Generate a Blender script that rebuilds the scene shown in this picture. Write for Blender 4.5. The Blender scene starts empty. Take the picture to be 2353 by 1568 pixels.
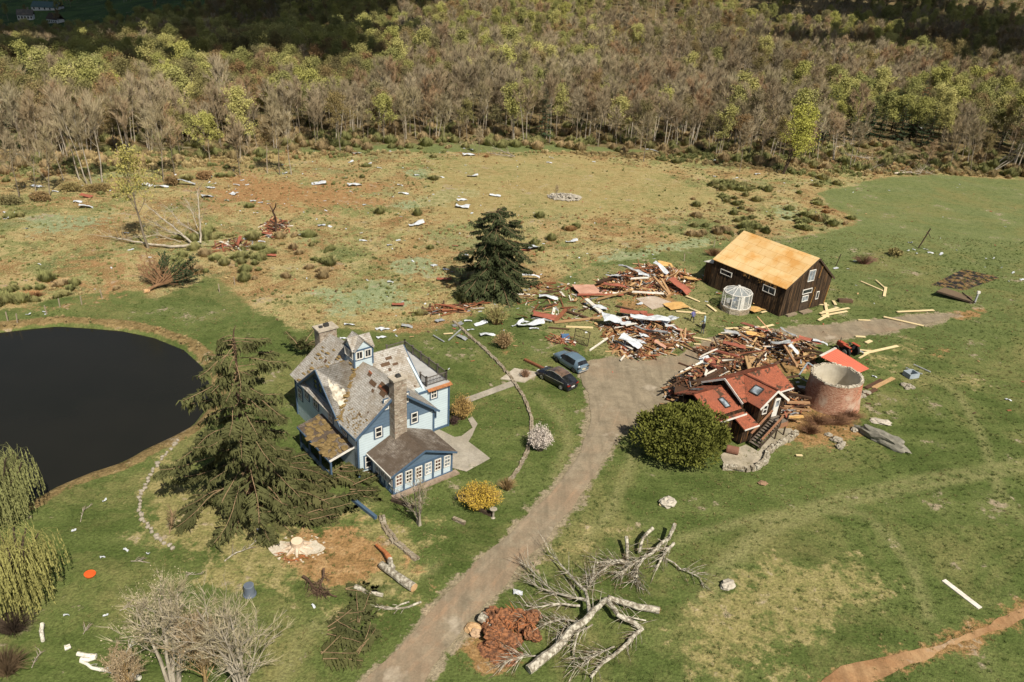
import bpy, math, random
import numpy as np
from mathutils import Vector, Matrix, noise
S = bpy.context.scene; COL = S.collection; R = math.radians
# ---------------------------------------------------------------- camera
W_, H_ = 2353., 1568.
_p, _r = R(27), R(3.3); CAMH = 45.0; LENS = 28.0; FP = W_*LENS/36
_r0, _u0 = np.array([1., 0, 0]), np.array([0, math.sin(_p), math.cos(_p)])
CF = np.array([0, math.cos(_p), -math.sin(_p)])
CR = math.cos(_r)*_r0+math.sin(_r)*_u0; CU = -math.sin(_r)*_r0+math.cos(_r)*_u0; CC = np.array([0, 0, CAMH])
cd = bpy.data.cameras.new('camera'); cam = bpy.data.objects.new('camera', cd); COL.objects.link(cam)
cd.lens = LENS; cd.sensor_width = 36; cd.clip_start = 1; cd.clip_end = 9000
cam.matrix_world = Matrix([[CR[i], CU[i], -CF[i], CC[i]] for i in range(3)]+[[0, 0, 0, 1]])
S.camera = cam
# ---------------------------------------------------------------- light
SUN_AZ, SUN_EL = 149., 50.
wd = bpy.data.worlds.new('World'); S.world = wd; wd.use_nodes = True
nt = wd.node_tree; bg = nt.nodes['Background']; sk = nt.nodes.new('ShaderNodeTexSky')
sk.sky_type = 'NISHITA'; sk.sun_disc = False; sk.sun_elevation = R(SUN_EL); sk.sun_rotation = R(SUN_AZ)
sk.dust_density = 2.0; sk.ozone_density = 1.0
nt.links.new(sk.outputs[0], bg.inputs[0]); bg.inputs[1].default_value = 0.052
sd = bpy.data.lights.new('sun', 'SUN'); sd.energy = 4.75; sd.angle = R(0.55); sd.color = (1.0, .91, .76)
so = bpy.data.objects.new('sun', sd); COL.objects.link(so)
_sd = Vector((math.sin(R(SUN_AZ))*math.cos(R(SUN_EL)), math.cos(R(SUN_AZ))*math.cos(R(SUN_EL)), math.sin(R(SUN_EL))))
so.rotation_euler = _sd.to_track_quat('Z', 'Y').to_euler(); so.location = _sd*200
vs = S.view_settings; vs.view_transform = 'Standard'; vs.look = 'None'; vs.gamma = 1; vs.exposure = 0.35
S.cycles.max_bounces = 5; S.cycles.diffuse_bounces = 2; S.cycles.glossy_bounces = 2; S.cycles.transparent_max_bounces = 6
S.cycles.transmission_bounces = 3; S.cycles.use_adaptive_sampling = True; S.cycles.adaptive_threshold = 0.02
S.cycles.use_denoising = True
# ---------------------------------------------------------------- helpers
rng = random.Random(7)
def ry(x, y): return (x-W_/2)/FP*CR-(y-H_/2)/FP*CU+CF
def P(x, y, z=0.0):                      # point on the plane at height z seen at picture position x, y (2353 wide)
    d = ry(x, y); t = (z-CC[2])/d[2]; q = CC+t*d; return Vector((q[0], q[1], z))
def crop(x0, y0, s):
    k = W_/2500; return lambda x, y, z=0.0: P((x0+x/s)*k, (y0+y/s)*k, z)
c1 = crop(350, 720, 2338/850); c3 = crop(1500, 780, 2353/750); c4 = crop(1650, 540, 2353/450); c5 = crop(1250, 620, 2353/550)
c6 = crop(1640, 830, 4.9); b1 = crop(0, 950, 1861/850); b2 = crop(850, 1200, 2353/900); b3 = crop(0, 380, 2353/800); b4 = crop(700, 350, 2353/800)
b5 = crop(1900, 500, 1882/600); b8 = crop(1700, 0, 2353/800)
def smooth(a, b, x):
    t = np.clip((np.asarray(x, float)-a)/(b-a), 0, 1); return t*t*(3-2*t)
def inside(poly, X, Y):
    c = np.zeros(X.shape, bool); n = len(poly)
    for i in range(n):
        x0, y0 = poly[i][0], poly[i][1]; x1, y1 = poly[(i+1) % n][0], poly[(i+1) % n][1]
        if y0 == y1: continue
        k = ((y0 > Y) != (y1 > Y)) & (X < (x1-x0)*(Y-y0)/(y1-y0)+x0); c ^= k
    return c
def sdist(poly, X, Y, closed=True):      # signed distance, positive inside
    d = np.full(X.shape, 1e9); n = len(poly)
    for i in range(n if closed else n-1):
        ax, ay = poly[i][0], poly[i][1]; bx, by = poly[(i+1) % n][0], poly[(i+1) % n][1]
        vx, vy = bx-ax, by-ay; L = vx*vx+vy*vy+1e-9
        t = np.clip(((X-ax)*vx+(Y-ay)*vy)/L, 0, 1); d = np.minimum(d, np.hypot(X-ax-t*vx, Y-ay-t*vy))
    return np.where(inside(poly, X, Y), d, -d) if closed else d
class MB:
    def __init__(s): s.v = []; s.f = []; s.m = []
    def add(s, vs, fs, m=0):
        o = len(s.v); s.v += [tuple(v) for v in vs]; s.f += [tuple(i+o for i in f) for f in fs]; s.m += [m]*len(fs)
    def box(s, c, d, rot=None, m=0, taper=1.0):
        x, y, z = d[0]/2, d[1]/2, d[2]/2; vs = []
        for k, sz in ((1, -z), (taper, z)):
            vs += [Vector((-x*k, -y*k, sz)), Vector((x*k, -y*k, sz)), Vector((x*k, y*k, sz)), Vector((-x*k, y*k, sz))]
        if rot is not None: vs = [rot @ v for v in vs]
        s.add([v+Vector(c) for v in vs], [(3, 2, 1, 0), (4, 5, 6, 7), (0, 1, 5, 4), (1, 2, 6, 5), (2, 3, 7, 6), (3, 0, 4, 7)], m)
    def beam(s, a, b, wx, wy, m=0, up=(0, 0, 1)):
        a, b = Vector(a), Vector(b); d = b-a; L = d.length
        if L < 1e-6: return
        d /= L; up = Vector(up)
        if abs(d.dot(up)) > .98: up = Vector((1, 0, 0))
        x = d.cross(up).normalized(); y = x.cross(d)
        s.box((a+b)/2, (wx, L, wy), Matrix((x, d, y)).transposed(), m)
    def tube(s, pts, rs, n=6, m=0, caps=True):
        o = len(s.v); P_ = [Vector(p) for p in pts]; k = len(P_); x = None
        for i in range(k):
            d = (P_[min(i+1, k-1)]-P_[max(i-1, 0)])
            d = d.normalized() if d.length > 1e-9 else Vector((0, 0, 1))
            if x is None: x = d.orthogonal().normalized()
            else:
                x = x-d*x.dot(d); x = x.normalized() if x.length > 1e-6 else d.orthogonal().normalized()
            y = d.cross(x)
            for j in range(n):
                a = 2*math.pi*j/n; s.v.append(tuple(P_[i]+(x*math.cos(a)+y*math.sin(a))*rs[i]))
        fs = []
        for i in range(k-1):
            for j in range(n):
                fs.append((o+i*n+j, o+i*n+(j+1) % n, o+(i+1)*n+(j+1) % n, o+(i+1)*n+j))
        if caps and n > 3: fs += [tuple(o+j for j in reversed(range(n))), tuple(o+(k-1)*n+j for j in range(n))]
        s.f += fs; s.m += [m]*len(fs)
    def slab(s, pts, th, m=0):            # polygon given thickness downwards along its normal
        p = [Vector(q) for q in pts]; nrm = (p[1]-p[0]).cross(p[2]-p[0]).normalized()
        if nrm.z < 0: p.reverse(); nrm = -nrm
        q = [a-nrm*th for a in p]; n = len(p)
        s.add(p+q, [tuple(range(n)), tuple(reversed(range(n, 2*n)))]+[((i+1) % n, i, n+i, n+(i+1) % n) for i in range(n)], m)
    def prism(s, poly, z0, z1, m=0):
        n = len(poly); b = [(p[0], p[1], z0) for p in poly]; t = [(p[0], p[1], z1) for p in poly]
        A = sum(poly[i][0]*poly[(i+1) % n][1]-poly[(i+1) % n][0]*poly[i][1] for i in range(n))
        if A < 0: b.reverse(); t.reverse()
        s.add(b+t, [tuple(reversed(range(n))), tuple(range(n, 2*n))]+[(i, (i+1) % n, n+(i+1) % n, n+i) for i in range(n)], m)
    def blob(s, c, r, sub=2, amp=.25, fr=1.0, seed=0, m=0, flat=None):
        import bmesh
        bm = bmesh.new(); bmesh.ops.create_icosphere(bm, subdivisions=sub, radius=1); vs = []
        for v in bm.verts:
            k = 1+amp*noise.noise(v.co*fr*1.7+Vector((seed*3.1, seed*1.7, 0)))+amp*.5*noise.noise(v.co*fr*4+Vector((seed, 9, seed)))
            q = Vector((v.co.x*k*r[0], v.co.y*k*r[1], v.co.z*k*r[2]))
            if flat is not None and q.z < flat: q.z = flat
            vs.append(q+Vector(c))
        s.add(vs, [tuple(v.index for v in f.verts) for f in bm.faces], m); bm.free()
    def build(s, name, mats, parent=None, loc=None, rotz=0, smooth_=False, uv=False):
        me = bpy.data.meshes.new(name); me.from_pydata(s.v, [], s.f)
        if not isinstance(mats, (list, tuple)): mats = [mats]
        for m in mats: me.materials.append(m)
        if len(mats) > 1: me.polygons.foreach_set('material_index', s.m)
        if smooth_: me.polygons.foreach_set('use_smooth', [True]*len(s.f))
        if uv:
            l = me.uv_layers.new(name='UVMap'); d = l.data
            for pl in me.polygons:
                n = pl.normal; t = Vector((0, 0, 1)).cross(n)
                t = t.normalized() if t.length > 1e-3 else Vector((1, 0, 0)); b = n.cross(t)
                for li in pl.loop_indices:
                    co = me.vertices[me.loops[li].vertex_index].co; d[li].uv = (co.dot(t), co.dot(b))
        me.update(); o = bpy.data.objects.new(name, me); COL.objects.link(o)
        if parent is not None: o.parent = parent
        if loc is not None: o.location = loc
        o.rotation_euler.z = rotz
        return o
def tag(o, label=None, cat=None, group=None, kind=None):
    if label: o['label'] = label
    if cat: o['category'] = cat
    if group: o['group'] = group
    if kind or cat: o['kind'] = kind or 'thing'
    return o
def thing(name, label, cat, loc=(0, 0, 0), rotz=0, group=None):
    o = bpy.data.objects.new(name, None); COL.objects.link(o); o.location = loc; o.rotation_euler.z = rotz
    return tag(o, label, cat, group)
def copy_tree(o, parent=None):
    c = o.copy(); COL.objects.link(c); c.parent = parent
    for ch in list(o.children): copy_tree(ch, c)
    return c
# ---------------------------------------------------------------- materials
class NT:
    def __init__(s, name):
        s.mat = bpy.data.materials.new(name); s.mat.use_nodes = True; s.t = s.mat.node_tree; s.b = s.t.nodes['Principled BSDF']
    def n(s, ty, **kw):
        x = s.t.nodes.new('ShaderNode'+ty)
        for k, v in kw.items():
            if k in x.inputs: x.inputs[k].default_value = v
            else: setattr(x, k, v)
        return x
    def l(s, a, b): s.t.links.new(a, b)
    def ramp(s, fac, cols, pos=None):
        r = s.n('ValToRGB'); e = r.color_ramp.elements; k = len(cols)
        while len(e) < k: e.new(.5)
        for i, c in enumerate(cols):
            e[i].position = pos[i] if pos else i/(k-1); e[i].color = (*c, 1) if len(c) == 3 else c
        s.l(fac, r.inputs[0]); return r.outputs[0]
    def noise(s, co, sc, det=5, rough=.6, dist=0):
        x = s.n('TexNoise'); x.inputs['Scale'].default_value = sc; x.inputs['Detail'].default_value = det
        x.inputs['Roughness'].default_value = rough; x.inputs['Distortion'].default_value = dist
        if co is not None: s.l(co, x.inputs['Vector'])
        return x.outputs['Fac']
    def math(s, op, a, b=None, clamp=False):
        x = s.n('Math', operation=op, use_clamp=clamp)
        for i, v in enumerate((a, b)):
            if v is None: continue
            if isinstance(v, (int, float)): x.inputs[i].default_value = v
            else: s.l(v, x.inputs[i])
        return x.outputs[0]
    def mix(s, fac, a, b, mode='MIX'):
        x = s.n('Mix', data_type='RGBA', blend_type=mode)
        for i, v in ((0, fac), (6, a), (7, b)):
            if isinstance(v, (int, float)): x.inputs[i].default_value = v
            elif isinstance(v, tuple): x.inputs[i].default_value = (*v, 1) if len(v) == 3 else v
            else: s.l(v, x.inputs[i])
        return x.outputs[2]
    def coord(s, k='Object'): return s.n('TexCoord').outputs[k]
    def mapping(s, co, sc=(1, 1, 1), rot=(0, 0, 0)):
        x = s.n('Mapping'); x.inputs['Scale'].default_value = sc; x.inputs['Rotation'].default_value = rot; s.l(co, x.inputs[0]); return x.outputs[0]
    def bump(s, h, st=.5, d=.05):
        x = s.n('Bump'); x.inputs['Strength'].default_value = st; x.inputs['Distance'].default_value = d
        s.l(h, x.inputs['Height']); s.l(x.outputs[0], s.b.inputs['Normal'])
    def fin(s, col, rough=.8, spec=.3, metal=0):
        if isinstance(col, tuple): s.b.inputs['Base Color'].default_value = (*col, 1)
        else: s.l(col, s.b.inputs['Base Color'])
        s.b.inputs['Roughness'].default_value = rough; s.b.inputs['Specular IOR Level'].default_value = spec; s.b.inputs['Metallic'].default_value = metal
        return s.mat
def mul(c, k): return tuple(min(1, x*k) for x in c)
def M(name, c, c2=None, sc=1.0, rough=.8, spec=.25, metal=0, bump=0, rnd=0.0, hue=0.0, stretch=None, lo=.3, hi=.7, det=5):
    t = NT(name); co = t.coord()
    if stretch: co = t.mapping(co, stretch)
    c2 = c2 or mul(c, .75); f = t.noise(co, sc, det); col = t.ramp(f, [c2, c], [lo, hi])
    if rnd or hue:
        oi = t.n('ObjectInfo').outputs['Random']; h = t.n('HueSaturation')
        h.inputs['Saturation'].default_value = 1
        t.l(t.math('ADD', t.math('MULTIPLY', oi, 2*rnd), 1-rnd), h.inputs['Value'])
        o2 = t.math('FRACT', t.math('MULTIPLY', oi, 17.3)); t.l(t.math('ADD', t.math('MULTIPLY', o2, hue*2), .5-hue), h.inputs['Hue'])
        t.l(col, h.inputs['Color']); col = h.outputs[0]
    if bump: t.bump(f, bump, .08)
    return t.fin(col, rough, spec, metal)
def crown_mat(name, cols, rough=.9, vs=.25, trans=True):     # palette picked per tree, patches over neighbouring trees, light and dark clumps within one
    t = NT(name); oi = t.n('ObjectInfo'); col = t.ramp(oi.outputs['Random'], cols)
    geo = t.n('NewGeometry'); f = t.noise(geo.outputs['Position'], .45, 3); g = t.noise(geo.outputs['Position'], .02, 2)
    h = t.n('HueSaturation'); t.l(col, h.inputs['Color'])
    v = t.math('ADD', t.math('MULTIPLY', f, 2*vs), 1-vs); v = t.math('MULTIPLY', v, t.math('ADD', t.math('MULTIPLY', g, 1.3), .35)); t.l(v, h.inputs['Value'])
    return t.fin(h.outputs[0], rough, .12)
# ---------------------------------------------------------------- terrain
POND_Z = -0.55
POND = [P(*q, POND_Z) for q in [(-60, 775), (0, 766), (60, 759), (130, 752), (210, 757), (280, 763), (350, 778), (420, 806), (462, 845), (480, 890), (470, 940), (440, 978), (395, 1003), (335, 1030), (280, 1062), (205, 1086), (130, 1117), (70, 1150), (-20, 1185), (-150, 1200), (-330, 1100), (-330, 930), (-230, 830), (-140, 790)]]
def height(X, Y):
    X = np.asarray(X, float); Y = np.asarray(Y, float)
    a = X/np.maximum(Y, 1); k = smooth(-.62, -.16, a); k2 = smooth(.28, .5, a)
    hill = -4*smooth(190, 330, Y)*(1-.8*k2)+17*smooth(400, 720, Y)+.012*np.maximum(Y-600, 0)
    val = -37*smooth(150, 610, Y)+.05*np.maximum(Y-760, 0)
    h = hill*k+val*(1-k)
    h = h+(5.5*np.sin(X*.019+1+.006*Y)*np.sin(Y*.03+.01*X)+2.5*np.sin(X*.06+.03*Y))*smooth(215, 330, Y)*(.25+.75*k)
    return h
def hz(x, y): return float(height(x, y))
FOREST = [P(*q) for q in [(-700, 440), (-300, 405), (0, 385), (200, 372), (420, 362), (560, 350), (700, 342), (900, 333), (1100, 328), (1300, 333), (1500, 348), (1700, 366), (1850, 385), (2000, 380), (2200, 390), (2353, 402), (2600, 425), (3000, 450)]]
FPOLY = FOREST+[Vector((600, 900, 0)), Vector((-700, 900, 0))]
MEADOW = [P(*q) for q in [(-500, 765), (-60, 722), (0, 712), (60, 703), (130, 690), (235, 672), (330, 668), (360, 690), (400, 675), (440, 655), (470, 632), (498, 636), (560, 690), (625, 738), (680, 765), (760, 752), (880, 768), (990, 762), (1050, 738), (1130, 712), (1215, 688), (1300, 640), (1370, 606), (1480, 590), (1560, 575), (1660, 560), (1800, 548), (1900, 532), (1965, 516), (1960, 495), (1890, 470), (1885, 445), (1950, 428), (2020, 410), (2150, 402), (2353, 415), (2600, 440), (3000, 470)]]
MEADOW = MEADOW+[P(3000, 350), P(-700, 350)]
STRAW = [[P(*q) for q in pl] for pl in [
    [(1000, 360), (1250, 352), (1500, 385), (1640, 440), (1700, 470), (1480, 490), (1250, 500), (1050, 520), (960, 470)],
    [(395, 1030), (350, 1090), (325, 1160), (345, 1215), (400, 1262), (470, 1330), (620, 1340), (760, 1370), (900, 1420), (1000, 1330), (960, 1250), (880, 1180), (560, 1180), (430, 1110)],
    [(1640, 1320), (1800, 1240), (1960, 1260), (2080, 1340), (2000, 1440), (1820, 1568), (1560, 1568), (1530, 1450)],
    [(940, 1180), (1050, 1200), (1120, 1240), (1040, 1290), (960, 1260)],
    [(1960, 800), (2100, 780), (2160, 810), (2060, 850), (1990, 850)], [(2080, 880), (2240, 870), (2260, 890), (2120, 895)], [(1230, 1250), (1400, 1200), (1440, 1240), (1300, 1330)]]]
SOIL = [[P(*q) for q in pl] for pl in [
    [(925, 1285), (945, 1280), (1005, 1345), (985, 1358)], [(1045, 1505), (1090, 1465), (1150, 1480), (1200, 1530), (1100, 1545)],
    [(560, 1160), (605, 1158), (600, 1185), (560, 1188)], [(620, 1215), (820, 1190), (900, 1290), (800, 1370), (690, 1330)], [(1150, 800), (1180, 805), (1170, 812), (1145, 808)],
    [(1420, 690), (1540, 665), (1560, 700), (1440, 712)], [(2180, 720), (2260, 712), (2250, 728), (2180, 735)], [(2120, 805), (2190, 800), (2170, 825), (2130, 820)], [(985, 1408), (1030, 1390), (1035, 1412), (960, 1470)], [(1750, 930), (1960, 940), (1990, 990), (1900, 1030), (1790, 1020)],
    [(1815, 1640), (1875, 1568), (1925, 1525), (2010, 1498), (2110, 1484), (2180, 1458), (2270, 1426), (2330, 1394), (2420, 1360), (2420, 1420), (2330, 1448), (2230, 1482), (2160, 1512), (2100, 1542), (2010, 1582), (1935, 1640)],
    [(470, 395), (900, 420), (880, 470), (640, 500), (480, 470)], [(0, 690), (120, 650), (270, 650), (280, 670), (120, 690)], [(130, 610), (270, 590), (300, 620), (150, 635)]]]
SOIL[6:6] = [[c5(*q) for q in pl] for pl in ([(880, 310), (1330, 120), (1900, 230), (1850, 420), (1290, 460), (900, 400)], [(900, 760), (1200, 650), (1880, 850), (1750, 1000), (1400, 1090), (1020, 1010)])]+[[c3(*q) for q in [(620, 230), (900, 110), (1420, 160), (1560, 300), (1450, 420), (1300, 560), (1000, 500), (640, 330)]]]
ROUGHG = [P(*q) for q in [(1250, 760), (1330, 620), (1600, 600), (1640, 700), (1600, 800), (1400, 830), (1300, 790)]]
DRIVE = [P(*q) for q in [(760, 1640), (820, 1568), (900, 1500), (985, 1400), (1065, 1312), (1140, 1245), (1215, 1175), (1280, 1105), (1330, 1030), (1352, 960), (1345, 905), (1325, 860), (1355, 828), (1400, 818), (1480, 828), (1560, 815), (1600, 790), (1640, 775), (1700, 762), (1790, 755), (1850, 750), (1930, 743), (2050, 728), (2150, 722), (2200, 722), (2160, 740), (2060, 762), (1960, 778), (1850, 792), (1720, 810), (1620, 850), (1600, 872), (1570, 912), (1490, 945), (1440, 990), (1410, 1030), (1375, 1090), (1325, 1165), (1260, 1245), (1200, 1310), (1140, 1380), (1060, 1460), (985, 1568), (940, 1640)]]
def lines(a, b, st, lo, hi, g=1.12):
    c = list(np.arange(a, b+st, st)); s = st; x = a
    while x > lo: s *= g; x -= s; c.insert(0, x)
    s = st; x = c[-1]
    while x < hi: s *= g; x += s; c.append(x)
    return np.array(c)
gx = lines(-125, 125, .75, -1600, 1600); gy = lines(34, 215, .75, -60, 2600)
GX, GY = np.meshgrid(gx, gy); GZ = height(GX, GY)
dp = sdist(POND, GX, GY); GZ = GZ-1.5*smooth(-1.2, 1.4, dp)-.0
near = smooth(230, 190, GY)
GZ = GZ+near*(.012*np.sin(GX*.35+GY*.21)*np.sin(GY*.31-GX*.1)-.012)
def sm(poly, w): return np.clip(.5+sdist(poly, GX, GY)/(2*w), 0, 1)
z1 = np.stack([sm(MEADOW, 2.0), np.max([sm(p, 4.0)*(1 if i < 2 else .7) for i, p in enumerate(STRAW)], 0), np.max([sm(p, 1.6)*.95 for p in SOIL[:-3]]+[sm(p, 9.0)*.85 for p in SOIL[-3:]], 0), sm(FPOLY, 4.0)], -1)
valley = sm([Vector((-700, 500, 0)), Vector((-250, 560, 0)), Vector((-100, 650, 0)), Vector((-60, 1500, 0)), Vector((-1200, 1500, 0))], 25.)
bank = np.clip(1-np.abs(dp+1.3)/1.5, 0, 1); fabric = sm([P(*q) for q in [(2137, 655), (2215, 618), (2300, 638), (2215, 668)]], .7)
z2 = np.stack([valley, bank, fabric, sm(ROUGHG, 4.0)], -1)
TRK = [[P(*q) for q in pl] for pl in [[(2420, 1050), (2250, 1078), (2080, 1105), (1900, 1150), (1760, 1205), (1660, 1290), (1600, 1400)], [(2420, 1068), (2250, 1096), (2085, 1124), (1910, 1168), (1775, 1222), (1680, 1300), (1625, 1400)], [(1560, 1240), (1700, 1200), (1880, 1165), (2000, 1190), (2100, 1300), (2130, 1420)], [(1940, 800), (2080, 830), (2200, 900), (2260, 1010), (2300, 1140), (2353, 1200)], [(1330, 1250), (1400, 1180), (1440, 1090), (1475, 1000)], [(1230, 905), (1290, 960), (1310, 1020), (1270, 1100)], [(640, 1568), (700, 1450), (820, 1400), (1000, 1300)]]]
ztr = np.max([np.clip(1-sdist(p, GX, GY, False)/.75, 0, 1) for p in TRK], 0)
PALE = [[P(*q) for q in pl] for pl in [[(1360, 605), (1440, 575), (1560, 552), (1650, 540), (1640, 556), (1560, 578), (1450, 598)], [(890, 475), (1010, 440), (1100, 436), (1090, 455), (960, 482)], [(925, 388), (1015, 380), (1000, 410), (930, 415)], [(880, 590), (1010, 580), (1030, 630), (900, 640)], [(1760, 475), (1850, 470), (1850, 505), (1770, 505)], [(700, 660), (900, 640), (980, 700), (760, 730)], [(60, 500), (250, 480), (260, 520), (80, 540)]]]
z3 = np.stack([sm(DRIVE, .8), ztr, np.max([sm(p, 3.5)*(1 if i in (0, 1) else .8) for i, p in enumerate(PALE)], 0), 0*GX+1], -1)
ny, nx = GX.shape
me = bpy.data.meshes.new('ground')
idx = np.arange(nx*ny).reshape(ny, nx)
me.from_pydata(np.stack([GX, GY, GZ], -1).reshape(-1, 3).tolist(), [], np.stack([idx[:-1, :-1], idx[:-1, 1:], idx[1:, 1:], idx[1:, :-1]], -1).reshape(-1, 4).tolist())
for nm, z in (('zone_a', z1), ('zone_b', z2), ('zone_c', z3)):
    at = me.attributes.new(nm, 'FLOAT_COLOR', 'POINT'); at.data.foreach_set('color', z.reshape(-1).astype('f'))
me.polygons.foreach_set('use_smooth', [True]*len(me.polygons))
def ground_mat():
    t = NT('ground_cover'); co = t.coord()
    A = t.n('Attribute', attribute_name='zone_a'); B = t.n('Attribute', attribute_name='zone_b')
    sa = t.n('SeparateColor'); t.l(A.outputs['Color'], sa.inputs[0]); sb = t.n('SeparateColor'); t.l(B.outputs['Color'], sb.inputs[0])
    n1 = t.noise(co, .035, 6, .6); n2 = t.noise(co, .16, 6, .65); n3 = t.noise(co, .9, 5, .7); n4 = t.noise(co, 4.5, 3, .7)
    n5 = t.noise(t.mapping(co, (1, 1, 1), (0, 0, .6)), .07, 8, .72, .6); n6 = t.noise(t.mapping(co, (.22, 1.3, 1), (0, 0, -.25)), .35, 5, .6)
    def msk(f, k=1.0, c=.5): # ragged threshold of a soft zone
        x = t.math('ADD', f, t.math('MULTIPLY', t.math('SUBTRACT', t.math('ADD', t.math('MULTIPLY', n2, .6), t.math('MULTIPLY', n3, .4)), .5), k*2.6))
        return t.ramp(x, [(0, 0, 0), (1, 1, 1)], [c-.09, c+.09])
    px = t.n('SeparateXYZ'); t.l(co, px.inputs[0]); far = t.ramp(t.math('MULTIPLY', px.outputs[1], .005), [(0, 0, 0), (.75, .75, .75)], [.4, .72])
    # mown lawn: greens, mower streaks, thin dry patches
    lawn = t.ramp(n2, [(.05, .074, .018), (.082, .112, .031), (.128, .146, .051)], [.34, .5, .66])
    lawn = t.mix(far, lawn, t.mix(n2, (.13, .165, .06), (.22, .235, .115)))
    lawn = t.mix(t.ramp(n6, [(0, 0, 0), (.55, .55, .55)], [.42, .7]), lawn, (.15, .175, .058))
    lawn = t.mix(t.ramp(n5, [(0, 0, 0), (.8, .8, .8)], [.5, .64]), lawn, (.2, .185, .075))
    lawn = t.mix(t.ramp(n3, [(0, 0, 0), (.6, .6, .6)], [.48, .68]), lawn, (.055, .078, .02))
    C0 = t.n('Attribute', attribute_name='zone_c'); sc0 = t.n('SeparateColor'); t.l(C0.outputs['Color'], sc0.inputs[0]); lawn = t.mix(t.math('MULTIPLY', sc0.outputs[1], t.ramp(n3, [(.3, .3, .3), (1, 1, 1)], [.36, .54])), lawn, (.21, .205, .09))
    straw = t.ramp(n3, [(.16, .16, .055), (.3, .25, .11), (.44, .36, .18)], [.32, .5, .68])
    # unmown field: tan, green and rust patches
    md = t.ramp(n5, [(.1, .13, .045), (.19, .2, .075), (.33, .275, .13), (.31, .22, .1), (.21, .12, .052)], [.38, .45, .5, .56, .63])
    md = t.mix(t.ramp(n2, [(0, 0, 0), (.8, .8, .8)], [.5, .62]), md, (.38, .31, .155))
    md = t.mix(t.ramp(n3, [(0, 0, 0), (.8, .8, .8)], [.5, .66]), md, (.14, .14, .05))
    md = t.mix(t.ramp(t.noise(co, .11, 7, .75, .8), [(0, 0, 0), (.85, .85, .85)], [.5, .59]), md, (.23, .135, .06)); md = t.mix(t.ramp(t.noise(co, .33, 6, .75, .5), [(0, 0, 0), (.8, .8, .8)], [.54, .62]), md, (.11, .115, .045))
    md = t.mix(t.ramp(t.noise(co, .055, 6, .7), [(0, 0, 0), (.75, .75, .75)], [.54, .66]), md, (.17, .22, .1))
    md = t.mix(t.ramp(n4, [(0, 0, 0), (.5, .5, .5)], [.5, .7]), md, (.46, .38, .22))
    md = t.mix(t.math('MULTIPLY', msk(sc0.outputs[2], 1.2, .55), .8), md, t.ramp(n3, [(.13, .18, .085), (.22, .27, .15), (.33, .36, .22)], [.35, .5, .65]))
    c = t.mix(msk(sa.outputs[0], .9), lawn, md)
    c = t.mix(msk(B.outputs['Alpha'], 1.1), c, t.mix(n3, (.1, .135, .045), (.3, .25, .12)))
    c = t.mix(t.math('MULTIPLY', msk(sa.outputs[1], 1.3, .55), .62), c, straw)
    so_ = t.ramp(n3, [(.15, .085, .035), (.3, .165, .075), (.42, .27, .14)], [.3, .5, .72])
    c = t.mix(t.math('MULTIPLY', msk(sa.outputs[2], 1.3, .55), .8), c, so_)
    wood = t.ramp(n3, [(.08, .075, .03), (.17, .125, .065), (.25, .195, .11)], [.3, .5, .75])
    wood = t.mix(t.ramp(n2, [(0, 0, 0), (.8, .8, .8)], [.48, .62]), wood, (.07, .085, .028))
    c = t.mix(msk(A.outputs['Alpha'], 1.0), c, wood)
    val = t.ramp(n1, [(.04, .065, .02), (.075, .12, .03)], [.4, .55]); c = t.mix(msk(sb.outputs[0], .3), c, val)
    c = t.mix(msk(sb.outputs[1], .8), c, t.ramp(n3, [(.12, .085, .035), (.27, .2, .095)], [.35, .65]))
    fab = t.mix(t.ramp(n3, [(0, 0, 0), (1, 1, 1)], [.47, .55]), (.022, .022, .026), (.2, .13, .06)); c = t.mix(msk(sb.outputs[2], .3), c, fab)
    Cc = t.n('Attribute', attribute_name='zone_c'); sc_ = t.n('SeparateColor'); t.l(Cc.outputs['Color'], sc_.inputs[0]); c = t.mix(t.math('MULTIPLY', msk(sc_.outputs[0], 1.5, .4), .85), c, t.ramp(n3, [(.17, .14, .095), (.27, .22, .155), (.36, .3, .22)], [.32, .5, .7]))
    fine = t.math('ADD', t.math('MULTIPLY', n4, 1.9), .08); h = t.n('HueSaturation'); t.l(c, h.inputs['Color']); t.l(fine, h.inputs['Value'])
    t.bump(t.math('ADD', n4, t.math('MULTIPLY', n3, 2)), .55, .22)
    return t.fin(h.outputs[0], .95, .1)
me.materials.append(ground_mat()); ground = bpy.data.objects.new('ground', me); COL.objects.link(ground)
tag(ground, kind='structure')
# water
t = NT('pond_water'); co = t.coord(); t.bump(t.noise(co, 1.6, 3), .06, .05)
wm = t.fin(t.ramp(t.noise(co, .08, 3), [(.011, .012, .0095), (.02, .019, .015)]), .14, .12)
b = MB(); b.add([(p.x, p.y, POND_Z) for p in POND for p in [p+(p-P(160, 930)).normalized()*1.2]], [tuple(range(len(POND)))])
tag(b.build('water', wm), kind='structure')
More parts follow.
